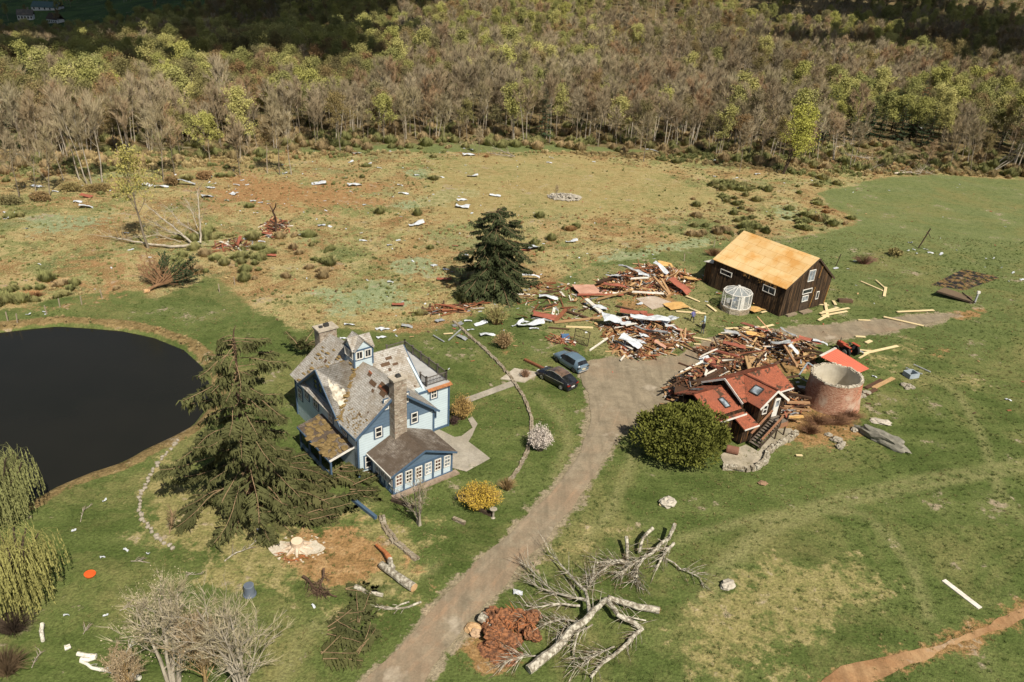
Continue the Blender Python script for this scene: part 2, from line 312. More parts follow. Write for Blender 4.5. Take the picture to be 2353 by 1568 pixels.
# driveway and tracks: ragged sheets lying just above the ground
def gravel_mat(name, tone, soil, track):
    t = NT(name); co = t.coord(); n1 = t.noise(co, .1, 6, .65); n2 = t.noise(co, .7, 5, .7); n3 = t.noise(co, 6, 3, .8)
    c = t.ramp(n2, [mul(tone, .68), tone, mul(tone, 1.3)], [.28, .5, .74])
    c = t.mix(t.ramp(n1, [(0, 0, 0), (.75, .75, .75)], [.48, .62]), c, soil); py = t.n('SeparateXYZ'); t.l(co, py.inputs[0]); c = t.mix(t.math('MULTIPLY', t.ramp(t.math('MULTIPLY', py.outputs[1], .01), [(1, 1, 1), (0, 0, 0)], [.47, .66]), t.ramp(t.noise(co, .28, 5, .7), [(0, 0, 0), (.8, .8, .8)], [.45, .62])), c, mul(soil, 1.0))
    s = t.noise(t.mapping(co, (1, .1, 1), (0, 0, track)), 1.1, 4, .6); c = t.mix(t.ramp(s, [(0, 0, 0), (.5, .5, .5)], [.48, .66]), c, mul(tone, .6))
    c = t.mix(t.ramp(t.noise(co, .22, 4), [(0, 0, 0), (.6, .6, .6)], [.6, .68]), c, (.46, .4, .32))
    h = t.n('HueSaturation'); t.l(c, h.inputs['Color']); t.l(t.math('ADD', t.math('MULTIPLY', n3, .7), .65), h.inputs['Value']); t.bump(n3, .5, .05)
    return t.fin(h.outputs[0], .95, .1)
def ragged(name, poly, z, m, amp, step=.6, seed=1):
    b = MB(); out = []; n = len(poly)
    for i in range(n):
        a, c = poly[i], poly[(i+1) % n]; L = (c-a).length; k = max(1, int(L/step)); nr = Vector((c.y-a.y, a.x-c.x, 0)).normalized()
        for j in range(k):
            q = a.lerp(c, j/k); q = q+nr*amp*(noise.noise(q*.35+Vector((seed*9, 0, 0)))*1.6+noise.noise(q*1.6)*.8+rng.uniform(-.25, .25)); out.append((q.x, q.y, z))
    b.add(out, [tuple(range(len(out)))]); o = b.build(name, m); return tag(o, kind='structure')
_a = sum(DRIVE[i].x*DRIVE[(i+1) % len(DRIVE)].y-DRIVE[(i+1) % len(DRIVE)].x*DRIVE[i].y for i in range(len(DRIVE)))
def inset(poly, d):
    o = []; n = len(poly); _a = sum(poly[i].x*poly[(i+1) % n].y-poly[(i+1) % n].x*poly[i].y for i in range(n))
    for i in range(n):
        a, c = poly[i-1], poly[(i+1) % n]; v = (c-a).normalized(); o.append(poly[i]+Vector((-v.y, v.x, 0))*d*(1 if _a > 0 else -1))
    return o
ragged('driveway', inset(DRIVE, .3), .035, gravel_mat('drive_gravel', (.25, .21, .15), (.275, .2, .135), -.65), .16)
ragged('path', inset([P(*q) for q in [(1820, 1640), (1880, 1568), (1930, 1530), (2010, 1505), (2110, 1490), (2180, 1465), (2270, 1432), (2330, 1400), (2400, 1370), (2400, 1410), (2330, 1440), (2230, 1475), (2160, 1505), (2100, 1535), (2010, 1575), (1930, 1640)]], .2), .03, gravel_mat('track_soil', (.3, .17, .085), (.4, .26, .14), .5), .17)
fm = gravel_mat('flagstone', (.36, .33, .28), (.28, .25, .2), 0)
ragged('path', [P(*q) for q in [(1062, 918), (1175, 876), (1186, 886), (1072, 928)]], .04, fm, .05, 1.5)
rutm = gravel_mat('rut_gravel', (.275, .232, .168), (.31, .21, .135), -.65); drv = bpy.data.objects['driveway']
CL = [P(*q) for q in [(850, 1590), (900, 1545), (985, 1470), (1065, 1388), (1135, 1308), (1203, 1232), (1272, 1160), (1330, 1090), (1370, 1028), (1398, 960), (1412, 925)]]
for off in (-.8, .75):
    L_, R_ = [], []
    for i, p in enumerate(CL):
        d = (CL[min(i+1, len(CL)-1)]-CL[max(i-1, 0)]).normalized(); s = Vector((-d.y, d.x, 0)); w = .17+.12*noise.noise(p*.4)-.1*(i > len(CL)-3); L_.append(p+s*(off-w)); R_.append(p+s*(off+w))
    o = ragged('wheel_rut', L_+R_[::-1], .043, rutm, .09, .4, 3); o.parent = drv
# unseen clouds shading valley and right-hand woods, others added to darken the left woods
cm = M('cloud_white', (.85, .86, .88), (.8, .81, .83), sc=.01, rough=1, spec=0)
for cx, cy, cz, rx, ryy, seed in [(-250, 520, -30, 170, 190, 1), (-420, 430, -30, 160, 120, 2), (-330, 600, -38, 170, 130, 14), (-140, 760, -30, 190, 130, 3), (-150, 250, 5, 55, 26, 11), (-210, 300, 0, 60, 34, 21), (-85, 290, 5, 42, 24, 12), (-130, 360, -5, 90, 40, 22), (200, 425, 10, 95, 45, 26), (-560, 820, -35, 260, 160, 23), (-200, 900, -30, 260, 120, 24), (300, 520, 20, 150, 100, 4), (250, 345, 5, 80, 28, 9), (170, 400, 8, 60, 30, 25), (-330, 720, -30, 200, 200, 6), (60, 640, 15, 260, 90, 7)]:
    k = (520-cz)/_sd.z; b = MB(); rr = random.Random(seed)
    for j in range(9):
        a = rr.uniform(0, 6.28); d = rr.uniform(.1, .75)
        b.blob((rx*d*math.cos(a), ryy*d*math.sin(a), rr.uniform(-8, 18)), (rx*rr.uniform(.25, .45), ryy*rr.uniform(.25, .45), 22), 3, .5, 1.3, seed+j)
    o = b.build('shade_cloud', cm, loc=(cx+_sd.x*k, cy+_sd.y*k, 520), smooth_=True); tag(o, kind='structure')
# ---------------------------------------------------------------- trees
def rdir(r, base, ang):                   # a direction leaning from base by about ang
    b = Vector(base).normalized(); o = b.orthogonal().normalized(); o.rotate(Matrix.Rotation(r.uniform(0, 6.283), 3, b))
    return (b*math.cos(ang)+o*math.sin(ang)).normalized()
def twig(b, p, d, L, w, r):
    s = d.cross(Vector((r.uniform(-1, 1), r.uniform(-1, 1), r.uniform(-1, 1)))).normalized()*w
    q = p+d*L*.5+Vector((0, 0, L*.03)); e = p+d*L+Vector((r.uniform(-.1, .1), r.uniform(-.1, .1), r.uniform(0, .15)))*L
    b.add([p-s, p+s, q+s*.7, q-s*.7, e], [(0, 1, 2, 3), (3, 2, 4)])
def leafq(b, p, s, r, m=0):
    n = Vector((r.uniform(-1, 1), r.uniform(-1, 1), r.uniform(-.2, 1))).normalized(); u = n.orthogonal().normalized(); u.rotate(Matrix.Rotation(r.uniform(0, 6.28), 3, n)); v = n.cross(u)
    a, c = s*r.uniform(.6, 1.2), s*r.uniform(.35, .8)
    b.add([p-u*a, p-v*c, p+u*a, p+v*c], [(0, 1, 2, 3)], m)
def make_tree(seed, h, limbs=9, fork=4, tw=5, spread=.5, start=.35, tr=.012, leaves=0, leaf=.4, lean=0, tww=.035, stems=1, tri=3, up=.35, tl=.075):
    r = random.Random(seed); T = MB(); Cn = MB(); tips = []
    for st in range(stems):
        base = Vector((r.uniform(-.5, .5), r.uniform(-.5, .5), 0))*(stems > 1)*h*.06; pts = []; rs = []; hh = h*r.uniform(.85, 1); n = 6
        off = Vector((0, 0, 0)); dv = Vector((r.uniform(-.1, .1)+lean+base.x*.4/h*3, r.uniform(-.1, .1)+base.y*.4/h*3, 0))
        for i in range(n+1):
            f = i/n; off = off+dv/n*hh+Vector((r.uniform(-.012, .012), r.uniform(-.012, .012), 0))*hh
            pts.append(base+off+Vector((0, 0, hh*.93*f-(.4 if i == 0 else 0)))); rs.append(hh*tr*(1.25 if i == 0 else 1)*(1-.88*f)+.015)
        T.tube(pts, rs, 5)
        for j in range(limbs):
            f = start+(.97-start)*((j+r.random())/limbs); k = f*n; i = min(int(k), n-1); p0 = pts[i].lerp(pts[i+1], k-i)
            az = j*2.4+r.uniform(-.5, .5)+seed; L = hh*spread*(1.05-.75*(f-start)/(1-start))*r.uniform(.6, 1.1)
            el = r.uniform(.5, .95)+.35*f; d = Vector((math.cos(az)*math.cos(el), math.sin(az)*math.cos(el), math.sin(el)))
            lp = [p0]; q = p0; dd = d
            for s in range(3):
                dd = (rdir(r, dd, .22)+Vector((0, 0, up*.4))).normalized(); q = q+dd*L/3; lp.append(q)
            r0 = max(.03, hh*tr*.5*(1-.7*f)); T.tube(lp, [r0, r0*.7, r0*.45, .012], 4, caps=False)
            for g in range(fork):
                k2 = (.25+.75*(g+r.random())/fork)*2.99; i2 = int(k2); p1 = lp[i2].lerp(lp[i2+1], k2-i2); d1 = rdir(r, dd, r.uniform(.4, .95)); L1 = L*r.uniform(.3, .55); e1 = p1+d1*L1+Vector((0, 0, L1*.15)); m1 = p1.lerp(e1, .5)+Vector((r.uniform(-1, 1), r.uniform(-1, 1), r.uniform(-.5, 1)))*L1*.08
                T.tube([p1, m1, e1], [r0*.4, r0*.28, .012], 3, caps=False)
                for w in range(tw):
                    p2 = p1.lerp(e1, r.uniform(.15, 1)); d2 = (rdir(r, d1, r.uniform(.2, .8))+Vector((0, 0, up))).normalized(); L2 = h*tl*r.uniform(.7, 1.5)
                    for z in range(tri):
                        twig(Cn, p2, rdir(r, d2, r.uniform(.08, .5)), L2*r.uniform(.6, 1.1), tww, r)
                    tips.append(p2+d2*L2*.7)
    for i in range(leaves):
        p = r.choice(tips); leafq(Cn, p+Vector((r.gauss(0, 1), r.gauss(0, 1), r.gauss(0, .8)))*h*.032, leaf, r)
    return T, Cn
def make_conifer(seed, h, rad, n=46, bare=.12, droop=.25, blade=.55, dens=7):
    r = random.Random(seed); T = MB(); Cn = MB(); T.tube([(0, 0, -.3), (0, 0, h*.5), (0, 0, h)], [h*.016, h*.009, .02], 5)
    for i in range(n):
        f = bare+(1-bare)*(i+r.random())/n; L = rad*(1.08-f)**.85*r.uniform(.7, 1.12)+.15; az = i*2.39996+r.uniform(-.4, .4); p0 = Vector((0, 0, h*f))
        d = Vector((math.cos(az), math.sin(az), .35-droop*2*(1-f))).normalized(); e = p0+d*L; sd_ = Vector((-d.y, d.x, 0)).normalized()
        k = max(3, int(L*dens))
        for j in range(k):
            q = p0.lerp(e, (.12+.88*(j+r.random())/k)); w = L*.3*(1-.55*j/k)+.12
            for s in (-1, 1):
                dd = (d*r.uniform(.3, 1)+sd_*s*r.uniform(.4, 1.2)+Vector((0, 0, r.uniform(-.5, .2)))).normalized(); a = q; c = q+dd*w*r.uniform(.6, 1.2); nn = dd.cross(Vector((0, 0, 1))).normalized()*blade*.2*r.uniform(.6, 1.2)
                Cn.add([a-nn*.5, a+nn*.5, a.lerp(c, .6)+nn, c-Vector((0, 0, .06)), a.lerp(c, .6)-nn], [(0, 1, 2, 3, 4)])
    return T, Cn
bark_grey = M('bark_grey', (.34, .29, .22), (.14, .115, .085), sc=1.5, rnd=.3, stretch=(1, 1, .3))
bark_pale = M('bark_pale', (.5, .45, .37), (.22, .19, .15), sc=2.2, rnd=.2, stretch=(1, 1, .4))
bark_dark = M('bark_dark', (.085, .06, .042), (.035, .025, .018), sc=2)
cr_bare = crown_mat('twigs_bare', [(.29, .24, .155), (.36, .3, .2), (.31, .24, .15), (.39, .33, .225), (.28, .24, .135), (.34, .28, .185), (.34, .22, .125), (.38, .335, .22)])
cr_bud = crown_mat('leaf_buds', [(.24, .21, .085), (.17, .165, .065), (.25, .185, .09), (.21, .2, .08), (.27, .17, .085), (.17, .15, .07), (.24, .22, .11)])
cr_leaf = crown_mat('leaf_spring', [(.38, .37, .11), (.28, .28, .09), (.43, .4, .15), (.22, .23, .08), (.33, .32, .12)])
cr_dark = crown_mat('needles_dark', [(.025, .042, .02), (.042, .06, .028), (.03, .05, .03)])
KINDS = {
 'bare_tree': [(make_tree(11+i, 1.0*hh, lb, 5, 6, sp, stt, tr=.0085, tri=5, stems=sm_, tww=.024, up=.6, tl=.105), bark, cr_bare) for i, (hh, lb, sp, stt, sm_, bark) in enumerate([(14, 10, .36, .4, 1, bark_grey), (13, 11, .42, .3, 1, bark_grey), (15, 6, .3, .45, 2, bark_pale), (12, 10, .45, .25, 1, bark_grey), (15, 9, .32, .5, 1, bark_pale)])],
 'budding_tree': [(make_tree(31+i, hh, lb, 5, 5, sp, stt, tr=.01, tri=2, leaves=lv*3, leaf=.15, tww=.026, up=.5), bark_grey, cr_bud) for i, (hh, lb, sp, stt, lv) in enumerate([(13, 10, .4, .35, 900), (14, 9, .36, .4, 700), (11.5, 10, .48, .25, 1000)])],
 'spring_leaf_tree': [(make_tree(51+i, hh, lb, 5, 5, sp, stt, tr=.01, tri=1, leaves=lv*3, leaf=.18, tww=.026, up=.5), bark_grey, cr_leaf) for i, (hh, lb, sp, stt, lv) in enumerate([(13.5, 10, .42, .25, 1500), (15, 10, .34, .3, 1300), (12, 9, .5, .2, 1500)])],
 'conifer_tree': [(make_conifer(71+i, hh, rd, 44), bark_dark, cr_dark) for i, (hh, rd) in enumerate([(13, 2.6), (11, 2.2)])]}
LBL = {'bare_tree': ('bare tree with grey brown twigs in the woods beyond the field', 'bare trees of the woods'), 'budding_tree': ('olive brown budding tree in the woods beyond the field', 'budding trees of the woods'),
       'spring_leaf_tree': ('yellow green spring tree in the woods beyond the field', 'yellow green trees of the woods'), 'conifer_tree': ('dark green conifer among the bare woods beyond the field', 'conifers of the woods')}
PROTO = {}
for kd, vs_ in KINDS.items():
    PROTO[kd] = []
    for (T, Cn), bk, cm_ in vs_:
        mt, mc = bpy.data.meshes.new('trunk'), bpy.data.meshes.new('crown')
        mt.from_pydata(T.v, [], T.f); mc.from_pydata(Cn.v, [], Cn.f); mt.materials.append(bk); mc.materials.append(cm_); PROTO[kd].append((mt, mc))
def place_tree(kd, var, loc, sc, rz, label=None, group=None, tilt=(0, 0), cat='tree'):
    lb, gp = LBL[kd]; t = thing(kd, label or lb, cat, loc, 0, group if label else gp); t.rotation_euler = (tilt[0], tilt[1], rz); t.scale = (sc, sc, sc*rng.uniform(.92, 1.1))
    for nm, mesh in zip(('trunk', 'crown'), PROTO[kd][var % len(PROTO[kd])]):
        o = bpy.data.objects.new(nm, mesh); COL.objects.link(o); o.parent = t
    return t
# where trees stand: jittered rows from the wood's edge back over the hill and down into the valley
cand = []
rf = random.Random(5); yy = 150.
while yy < 780:
    st = 4.5+max(0, yy-200)*.012; xx = -.72*yy-30
    while xx < .74*yy+30:
        x, y = xx+rf.uniform(-.48, .48)*st, yy+rf.uniform(-.48, .48)*st; cand.append((x, y)); xx += st
    yy += st*.9
ca = np.array(cand); dF = sdist(FPOLY, ca[:, 0], ca[:, 1]); edge = sdist(FOREST, ca[:, 0], ca[:, 1], False)
zz = height(ca[:, 0], ca[:, 1])
v = np.stack([ca[:, 0]-CC[0], ca[:, 1]-CC[1], zz+6-CC[2]], -1); dep = v @ CF; sx = W_/2+FP*(v @ CR)/dep; sy = H_/2-FP*(v @ CU)/dep
fieldV = sdist([Vector((-700, 500, 0)), Vector((-250, 560, 0)), Vector((-100, 650, 0)), Vector((-60, 1500, 0)), Vector((-1200, 1500, 0))], ca[:, 0], ca[:, 1])
def PV(x, y): return noise.noise(Vector((x*.012, y*.012, 3.3))), noise.noise(Vector((x*.03, y*.03, 8.1)))
trees = []
for i, (x, y) in enumerate(cand):
    if dF[i] < .5 or sx[i] < -160 or sx[i] > W_+160 or sy[i] < -130: continue
    if fieldV[i] > -15 and rf.random() > (.05 if fieldV[i] > 12 else .5): continue
    # the torn gap at the right of the wood's edge
    if 1900 < sx[i] < 2330 and edge[i] < 22 and rf.random() < .8: continue
    a, b_ = PV(x, y); e = edge[i]; u = rf.random()
    if e < (15 if sx[i] < 800 else 30 if sx[i] < 1900 else 24): kd = 'bare_tree' if u < .8-.1*b_ else ('budding_tree' if u < .92 else ('spring_leaf_tree' if u < .985 else 'conifer_tree'))
    else:
        lf = .06+.95*max(0, a)+(.12 if sx[i] < 900 else 0)+(.1 if sx[i] > 1900 else 0)+(.22 if 750 < sx[i] < 1400 and e > 60 else 0); bd = .3+.3*(sx[i] < 900)+.25*b_
        kd = 'spring_leaf_tree' if u < lf else ('budding_tree' if u < lf+bd else ('conifer_tree' if u > (.98 if PV(x+300, y-90)[0] < .38 else .45) else 'bare_tree'))
    if 2150 > sx[i] > 1900 and e < 55 and u > .55 and e > 16: kd = 'conifer_tree'
    if 1560 < sx[i] < 1700 and 26 < e < 60 and u > .5: kd = 'conifer_tree'
    h = rf.uniform(.68, 1.12)*(.9 if e < 12 else 1+.25*b_)
    trees.append((e, kd, rf.randrange(9), x, y, float(zz[i]), h, rf.uniform(0, 6.28), sx[i]))
trees.sort(key=lambda q: math.hypot(q[3], q[4]))
NI = 215; seen = 0; rest = []
for q in trees:
    e, kd, var, x, y, z, h, rz, px = q
    if seen < NI and -60 < px < W_+60:
        place_tree(kd, var, (x, y, z-.1), h, rz, tilt=(rf.gauss(0, .03), rf.gauss(0, .03)+(.22*rf.random() if px > 1850 and e < 35 else 0))); seen += 1
    else: rest.append(q)
# the rest of the woods: one mass, trees on points
src = bpy.data.collections.new('forest_source'); flat = []
for kd in PROTO:
    for mt, mc in PROTO[kd]:
        m = MB(); d = []
        for k, mesh in enumerate((mt, mc)):
            vv = np.empty(len(mesh.vertices)*3, 'f'); mesh.vertices.foreach_get('co', vv); m.add(vv.reshape(-1, 3).tolist(), [tuple(p.vertices) for p in mesh.polygons], k)
        me = bpy.data.meshes.new('forest_tree'); me.from_pydata(m.v, [], m.f); me.materials.append(mt.materials[0]); me.materials.append(mc.materials[0]); me.polygons.foreach_set('material_index', m.m)
        o = bpy.data.objects.new('%02d_forest_tree' % len(flat), me); src.objects.link(o); flat.append((kd, o))
start_ = {kd: [i for i, f in enumerate(flat) if f[0] == kd] for kd in PROTO}
def scatter(name, pts, source, label=None, cat=None):     # pts: (x, y, z, index, scale, rot)
    me = bpy.data.meshes.new(name); me.from_pydata([p[:3] for p in pts], [], [])
    for nm, ty, k in (('pick', 'INT', 3), ('size', 'FLOAT', 4), ('turn', 'FLOAT', 5)):
        at = me.attributes.new(nm, ty, 'POINT'); at.data.foreach_set('value', [p[k] for p in pts])
    o = bpy.data.objects.new(name, me); COL.objects.link(o); g = bpy.data.node_groups.new(name, 'GeometryNodeTree')
    g.interface.new_socket('Geometry', in_out='INPUT', socket_type='NodeSocketGeometry'); g.interface.new_socket('Geometry', in_out='OUTPUT', socket_type='NodeSocketGeometry')
    N = g.nodes.new; L = g.links.new; gi = N('NodeGroupInput'); go = N('NodeGroupOutput'); ip = N('GeometryNodeInstanceOnPoints'); ci = N('GeometryNodeCollectionInfo')
    ci.inputs[0].default_value = source; ci.inputs['Separate Children'].default_value = True; ci.inputs['Reset Children'].default_value = True
    def attr(nm, ty): a = N('GeometryNodeInputNamedAttribute'); a.data_type = ty; a.inputs[0].default_value = nm; return a.outputs[0]
    L(gi.outputs[0], ip.inputs['Points']); L(ci.outputs[0], ip.inputs['Instance']); ip.inputs['Pick Instance'].default_value = True
    L(attr('pick', 'INT'), ip.inputs['Instance Index']); L(attr('size', 'FLOAT'), ip.inputs['Scale'])
    cx = N('ShaderNodeCombineXYZ'); L(attr('turn', 'FLOAT'), cx.inputs[2]); L(cx.outputs[0], ip.inputs['Rotation']); L(ip.outputs[0], go.inputs[0])
    o.modifiers.new('scatter', 'NODES').node_group = g; tag(o, label, cat, kind='stuff'); return o
scatter('forest', [(x, y, z-.1, start_[kd][var % len(start_[kd])], h, rz) for e, kd, var, x, y, z, h, rz, px in rest], src, 'mixed spring woods covering the hill behind the field', 'woods')
print('TREES', len(trees), 'rest', len(rest))
# ---------------------------------------------------------------- building materials
def siding_mat(name, c, c2, lap=.13):
    t = NT(name); uv = t.coord('UV'); co = t.coord(); w = t.n('TexWave', wave_type='BANDS', bands_direction='Y', wave_profile='SAW'); w.inputs['Scale'].default_value = .157/lap; t.l(uv, w.inputs[0])
    f = t.noise(co, .8, 5, .7); col = t.ramp(f, [c2, c], [.3, .62]); line = t.ramp(w.outputs['Fac'], [(.72, .72, .72), (1, 1, 1)], [0, .22]); col = t.mix(1.0, col, line, 'MULTIPLY')
    t.bump(w.outputs['Fac'], .35, .03); return t.fin(col, .6, .3)
def shingle_mat(name, a, b, stain, dark, sc=3.2, amt=.5, patch=None):
    t = NT(name); uv = t.coord('UV'); co = t.coord(); br = t.n('TexBrick'); br.inputs['Scale'].default_value = sc; br.inputs['Mortar Size'].default_value = .03; br.inputs['Brick Width'].default_value = .9; br.inputs['Row Height'].default_value = .5; br.inputs['Bias'].default_value = -.1
    t.l(uv, br.inputs['Vector']); br.inputs['Color1'].default_value = (*a, 1); br.inputs['Color2'].default_value = (*b, 1); br.inputs['Mortar'].default_value = (*mul(b, .35), 1)
    n = t.noise(co, .42, 6, .7); n2 = t.noise(co, 2.2, 5, .7)
    col = t.mix(t.ramp(n, [(0, 0, 0), (.85, .85, .85)], [amt-.06, amt+.12]), br.outputs['Color'], stain); col = t.mix(t.ramp(n2, [(0, 0, 0), (.75, .75, .75)], [.5, .68]), col, dark)
    if patch:
        v = t.n('TexBrick'); v.inputs['Scale'].default_value = sc*.5; v.inputs['Mortar Size'].default_value = 0; t.l(uv, v.inputs['Vector']); v.inputs['Color1'].default_value = (0, 0, 0, 1); v.inputs['Color2'].default_value = (1, 1, 1, 1)
        m = t.math('MULTIPLY', t.ramp(t.noise(co, .55, 3, .6), [(0, 0, 0), (1, 1, 1)], [.55, .6]), t.ramp(v.outputs['Color'], [(0, 0, 0), (1, 1, 1)], [.3, .45])); col = t.mix(m, col, patch)
    t.bump(br.outputs['Fac'], -.4, .03); return t.fin(col, .88, .15)
def board_mat(name, a, b, c, w=.2, rot=True, grain=(14, 14, .8)):
    t = NT(name); uv = t.coord('UV'); co = t.coord(); m = t.mapping(uv, (1, 1, 1), (0, 0, R(90) if rot else 0)); br = t.n('TexBrick'); br.inputs['Scale'].default_value = 1/w; br.inputs['Mortar Size'].default_value = .06; br.inputs['Brick Width'].default_value = 22; br.inputs['Row Height'].default_value = 1; br.offset = .37
    t.l(m, br.inputs['Vector']); br.inputs['Color1'].default_value = (*a, 1); br.inputs['Color2'].default_value = (*b, 1); br.inputs['Mortar'].default_value = (*mul(b, .25), 1)
    n = t.noise(t.mapping(co, grain), 1, 5, .7); col = t.mix(t.ramp(n, [(0, 0, 0), (.8, .8, .8)], [.52, .68]), br.outputs['Color'], c); t.bump(br.outputs['Fac'], -.6, .04)
    return t.fin(col, .85, .15)
def stone_mat(name, cols, sc=3.0, flat=1.6, mort=(.3, .26, .2)):
    t = NT(name); co = t.mapping(t.coord(), (1, 1, flat)); v = t.n('TexVoronoi'); v.inputs['Scale'].default_value = sc; t.l(co, v.inputs['Vector']); e = t.n('TexVoronoi', feature='DISTANCE_TO_EDGE'); e.inputs['Scale'].default_value = sc; t.l(co, e.inputs['Vector'])
    s = t.n('SeparateColor'); t.l(v.outputs['Color'], s.inputs[0]); col = t.ramp(s.outputs[0], cols); m = t.ramp(e.outputs['Distance'], [(0, 0, 0), (1, 1, 1)], [.02, .1]); col = t.mix(m, mort, col)
    f = t.noise(t.coord(), 1.2, 5, .7); col = t.mix(t.ramp(f, [(0, 0, 0), (.6, .6, .6)], [.45, .7]), col, mul(cols[0], .6)); t.bump(m, .6, .06); return t.fin(col, .9, .15)
def glass_mat(name, c=(.012, .014, .016)):
    t = NT(name); n = t.noise(t.coord(), .9, 3); return t.fin(t.ramp(n, [c, mul(c, 4)], [.45, .7]), .08, .5)
siding_pale = siding_mat('siding_pale_blue', (.53, .64, .70), (.47, .57, .63)); siding_deep = siding_mat('siding_slate_blue', (.115, .175, .25), (.09, .14, .205), .16)
trim_blue = M('trim_blue', (.075, .125, .195), (.06, .1, .16), sc=3, rough=.6); white_paint = M('white_paint', (.74, .73, .69), (.58, .56, .52), sc=2, rough=.6)
roof_grey = shingle_mat('roof_grey_shingle', (.44, .425, .4), (.34, .325, .3), (.24, .2, .15), (.16, .125, .085), 2.6, .54)
roof_dark = shingle_mat('roof_brown_shingle', (.3, .27, .24), (.2, .17, .14), (.085, .062, .045), (.06, .045, .035), 3.0, .4)
roof_bare = M('torn_roof_boards', (.14, .085, .05), (.06, .038, .025), sc=3, stretch=(1, 6, 1)); red_felt = M('orange_roof_felt', (.36, .12, .05), (.2, .07, .035), sc=4)
lichen = M('pale_lichen', (.58, .54, .45), (.3, .27, .22), sc=2.6, lo=.4, hi=.58); needles = M('fallen_needles', (.27, .19, .085), (.12, .085, .035), sc=2.4, bump=.6)
chim = stone_mat('chimney_stone', [(.22, .17, .13), (.36, .3, .24), (.46, .41, .34), (.3, .22, .17), (.5, .46, .4)], 3.2, 2.0); slab_c = M('chimney_slab', (.5, .45, .38), (.3, .26, .2), sc=2)
glass = glass_mat('window_glass'); glass_sky = glass_mat('window_glass_pale', (.11, .13, .15)); dark_metal = M('dark_metal', (.05, .048, .045), (.03, .03, .03), sc=3, rough=.5, spec=.4); rail_m = M('rail_grey', (.14, .125, .11), (.09, .08, .07), sc=3); copper = M('copper_strip', (.45, .19, .075), (.2, .085, .04), sc=4, rough=.6)
deck_m = M('deck_membrane', (.45, .46, .47), (.34, .34, .34), sc=1.2, rough=.7)
class Fr:                                 # local frame of a building: u along its front, w into it, z up
    def __init__(s, o, deg): s.o = Vector((o[0], o[1], 0)); s.a = R(deg)
    def thing(s, n, l, c, g=None): return thing(n, l, c, s.o, s.a, g)
def window(par, c, du, dn, w, h, cols=2, rows=2, fm=None, gm=None, name='window', bar=.07, trim=None):
    """c centre on the wall face, du along the wall, dn outwards; frame with bars, pane as its child"""
    fm = fm or white_paint; c, du, dn = Vector(c), Vector(du).normalized(), Vector(dn).normalized(); up = dn.cross(du); up = up if up.z > 0 else -up
    rot = Matrix((du, dn, up)).transposed(); b = MB(); t_ = .09
    def bx(x, z, sx, sz, d=.1, y=.03, m=0): b.box(c+du*x+up*z+dn*y, (sx, d, sz), rot, m)
    bx(-w/2, 0, t_, h+t_); bx(w/2, 0, t_, h+t_); bx(0, h/2, w-t_, t_); bx(0, -h/2, w-t_, t_)
    for i in range(1, cols): bx(-w/2+w*i/cols, 0, bar*.7, h-t_, .05, .035)
    for i in range(1, rows): bx(0, -h/2+h*i/rows, w-t_, bar*.9, .07, .04)
    if trim:
        for x in (-1, 1): bx(x*(w/2+.11), 0, .11, h+.33, .06, .02, 1)
        bx(0, h/2+.11, w+.11, .11, .06, .02, 1); bx(0, -h/2-.11, w+.11, .11, .06, .02, 1)
    f = b.build(name, [fm, trim] if trim else fm, par); g = MB(); g.box(c+dn*.012, (w-.02, .02, h-.02), rot); g.build('pane', gm or glass, f); return f
# ---------------------------------------------------------------- the blue house
HO = (-13.27, 59.08); hf = Fr(HO, 39.5)
house = hf.thing('blue_house', 'pale blue gabled house with grey shingle roof, cupola and glazed front room', 'house')
GW, EZ, RZ, BK = 8.0, 4.9, 8.1, 13.0; CW = 7.05
b = MB()                                  # walls: main block with its gables, cross gable, right wing, front room
def wallbox(poly, z1, m=0): b.prism(poly, -.1, z1, m)
wallbox([(0, 0), (GW, 0), (GW, BK), (0, BK)], EZ); wallbox([(GW+.003, 2.65), (11.53, 2.65), (11.53, 11), (GW+.003, 11)], 5.1)
def gable(a, c, z0, z1, apex, th=.12, m=1, dn=(0, -1)):      # triangular wall between a and c, its face at a-c
    a, c = Vector((*a, z0)), Vector((*c, z0)); mid = (a+c)/2; mid.z = apex; n = Vector((dn[0], dn[1], 0))*th
    b.add([a, c, mid, a-n, c-n, mid-n], [(0, 1, 2), (5, 4, 3), (1, 0, 3, 4), (2, 1, 4, 5), (0, 2, 5, 3)], m)
gable((-.02, -.03), (GW+.02, -.03), EZ-.35, 0, RZ-.1, .2, 1); b.box((GW/2, -.012, EZ-.2), (GW+.06, .05, .5), m=1)
gable((-.03, 11.5), (-.03, 2.6), 4.4, 0, RZ-.12, .2, 1, (-1, 0)); gable((GW, BK+.02), (0, BK+.02), EZ, 0, RZ-.1, .2, 1, (0, 1)); gable((8.9, 2.7), (8.9, 11.4), 5.0, 0, RZ-.12, .2, 0, (1, 0))
b.box((-.014, 7, 4.55), (.05, 8.6, .35), m=1)
b.build('wall', [siding_pale, siding_deep], house, uv=True)
b = MB(); sl = (RZ-EZ)/(GW/2)             # main roof and cross gable
e = .42; zl = EZ-sl*e
b.slab([(4, -.45, RZ), (4, BK+.35, RZ), (-e, BK+.35, zl), (-e, -.45, zl)], .16); b.slab([(4, -.45, RZ), (4, BK+.35, RZ), (GW+e, BK+.35, zl), (GW+e, -.45, zl)], .163)
RC = RZ+.04; cs = (RC-4.45)/4.45; k = 4.9
b.slab([(-.4, CW, RC), (4, CW, RC), (4, CW-.05, RC-.05), (-.4, CW-k, RC-cs*k)], .15)
def xval(w): return (RC-cs*abs(w-CW)-EZ)/sl   # where the cross roof meets the main left slope
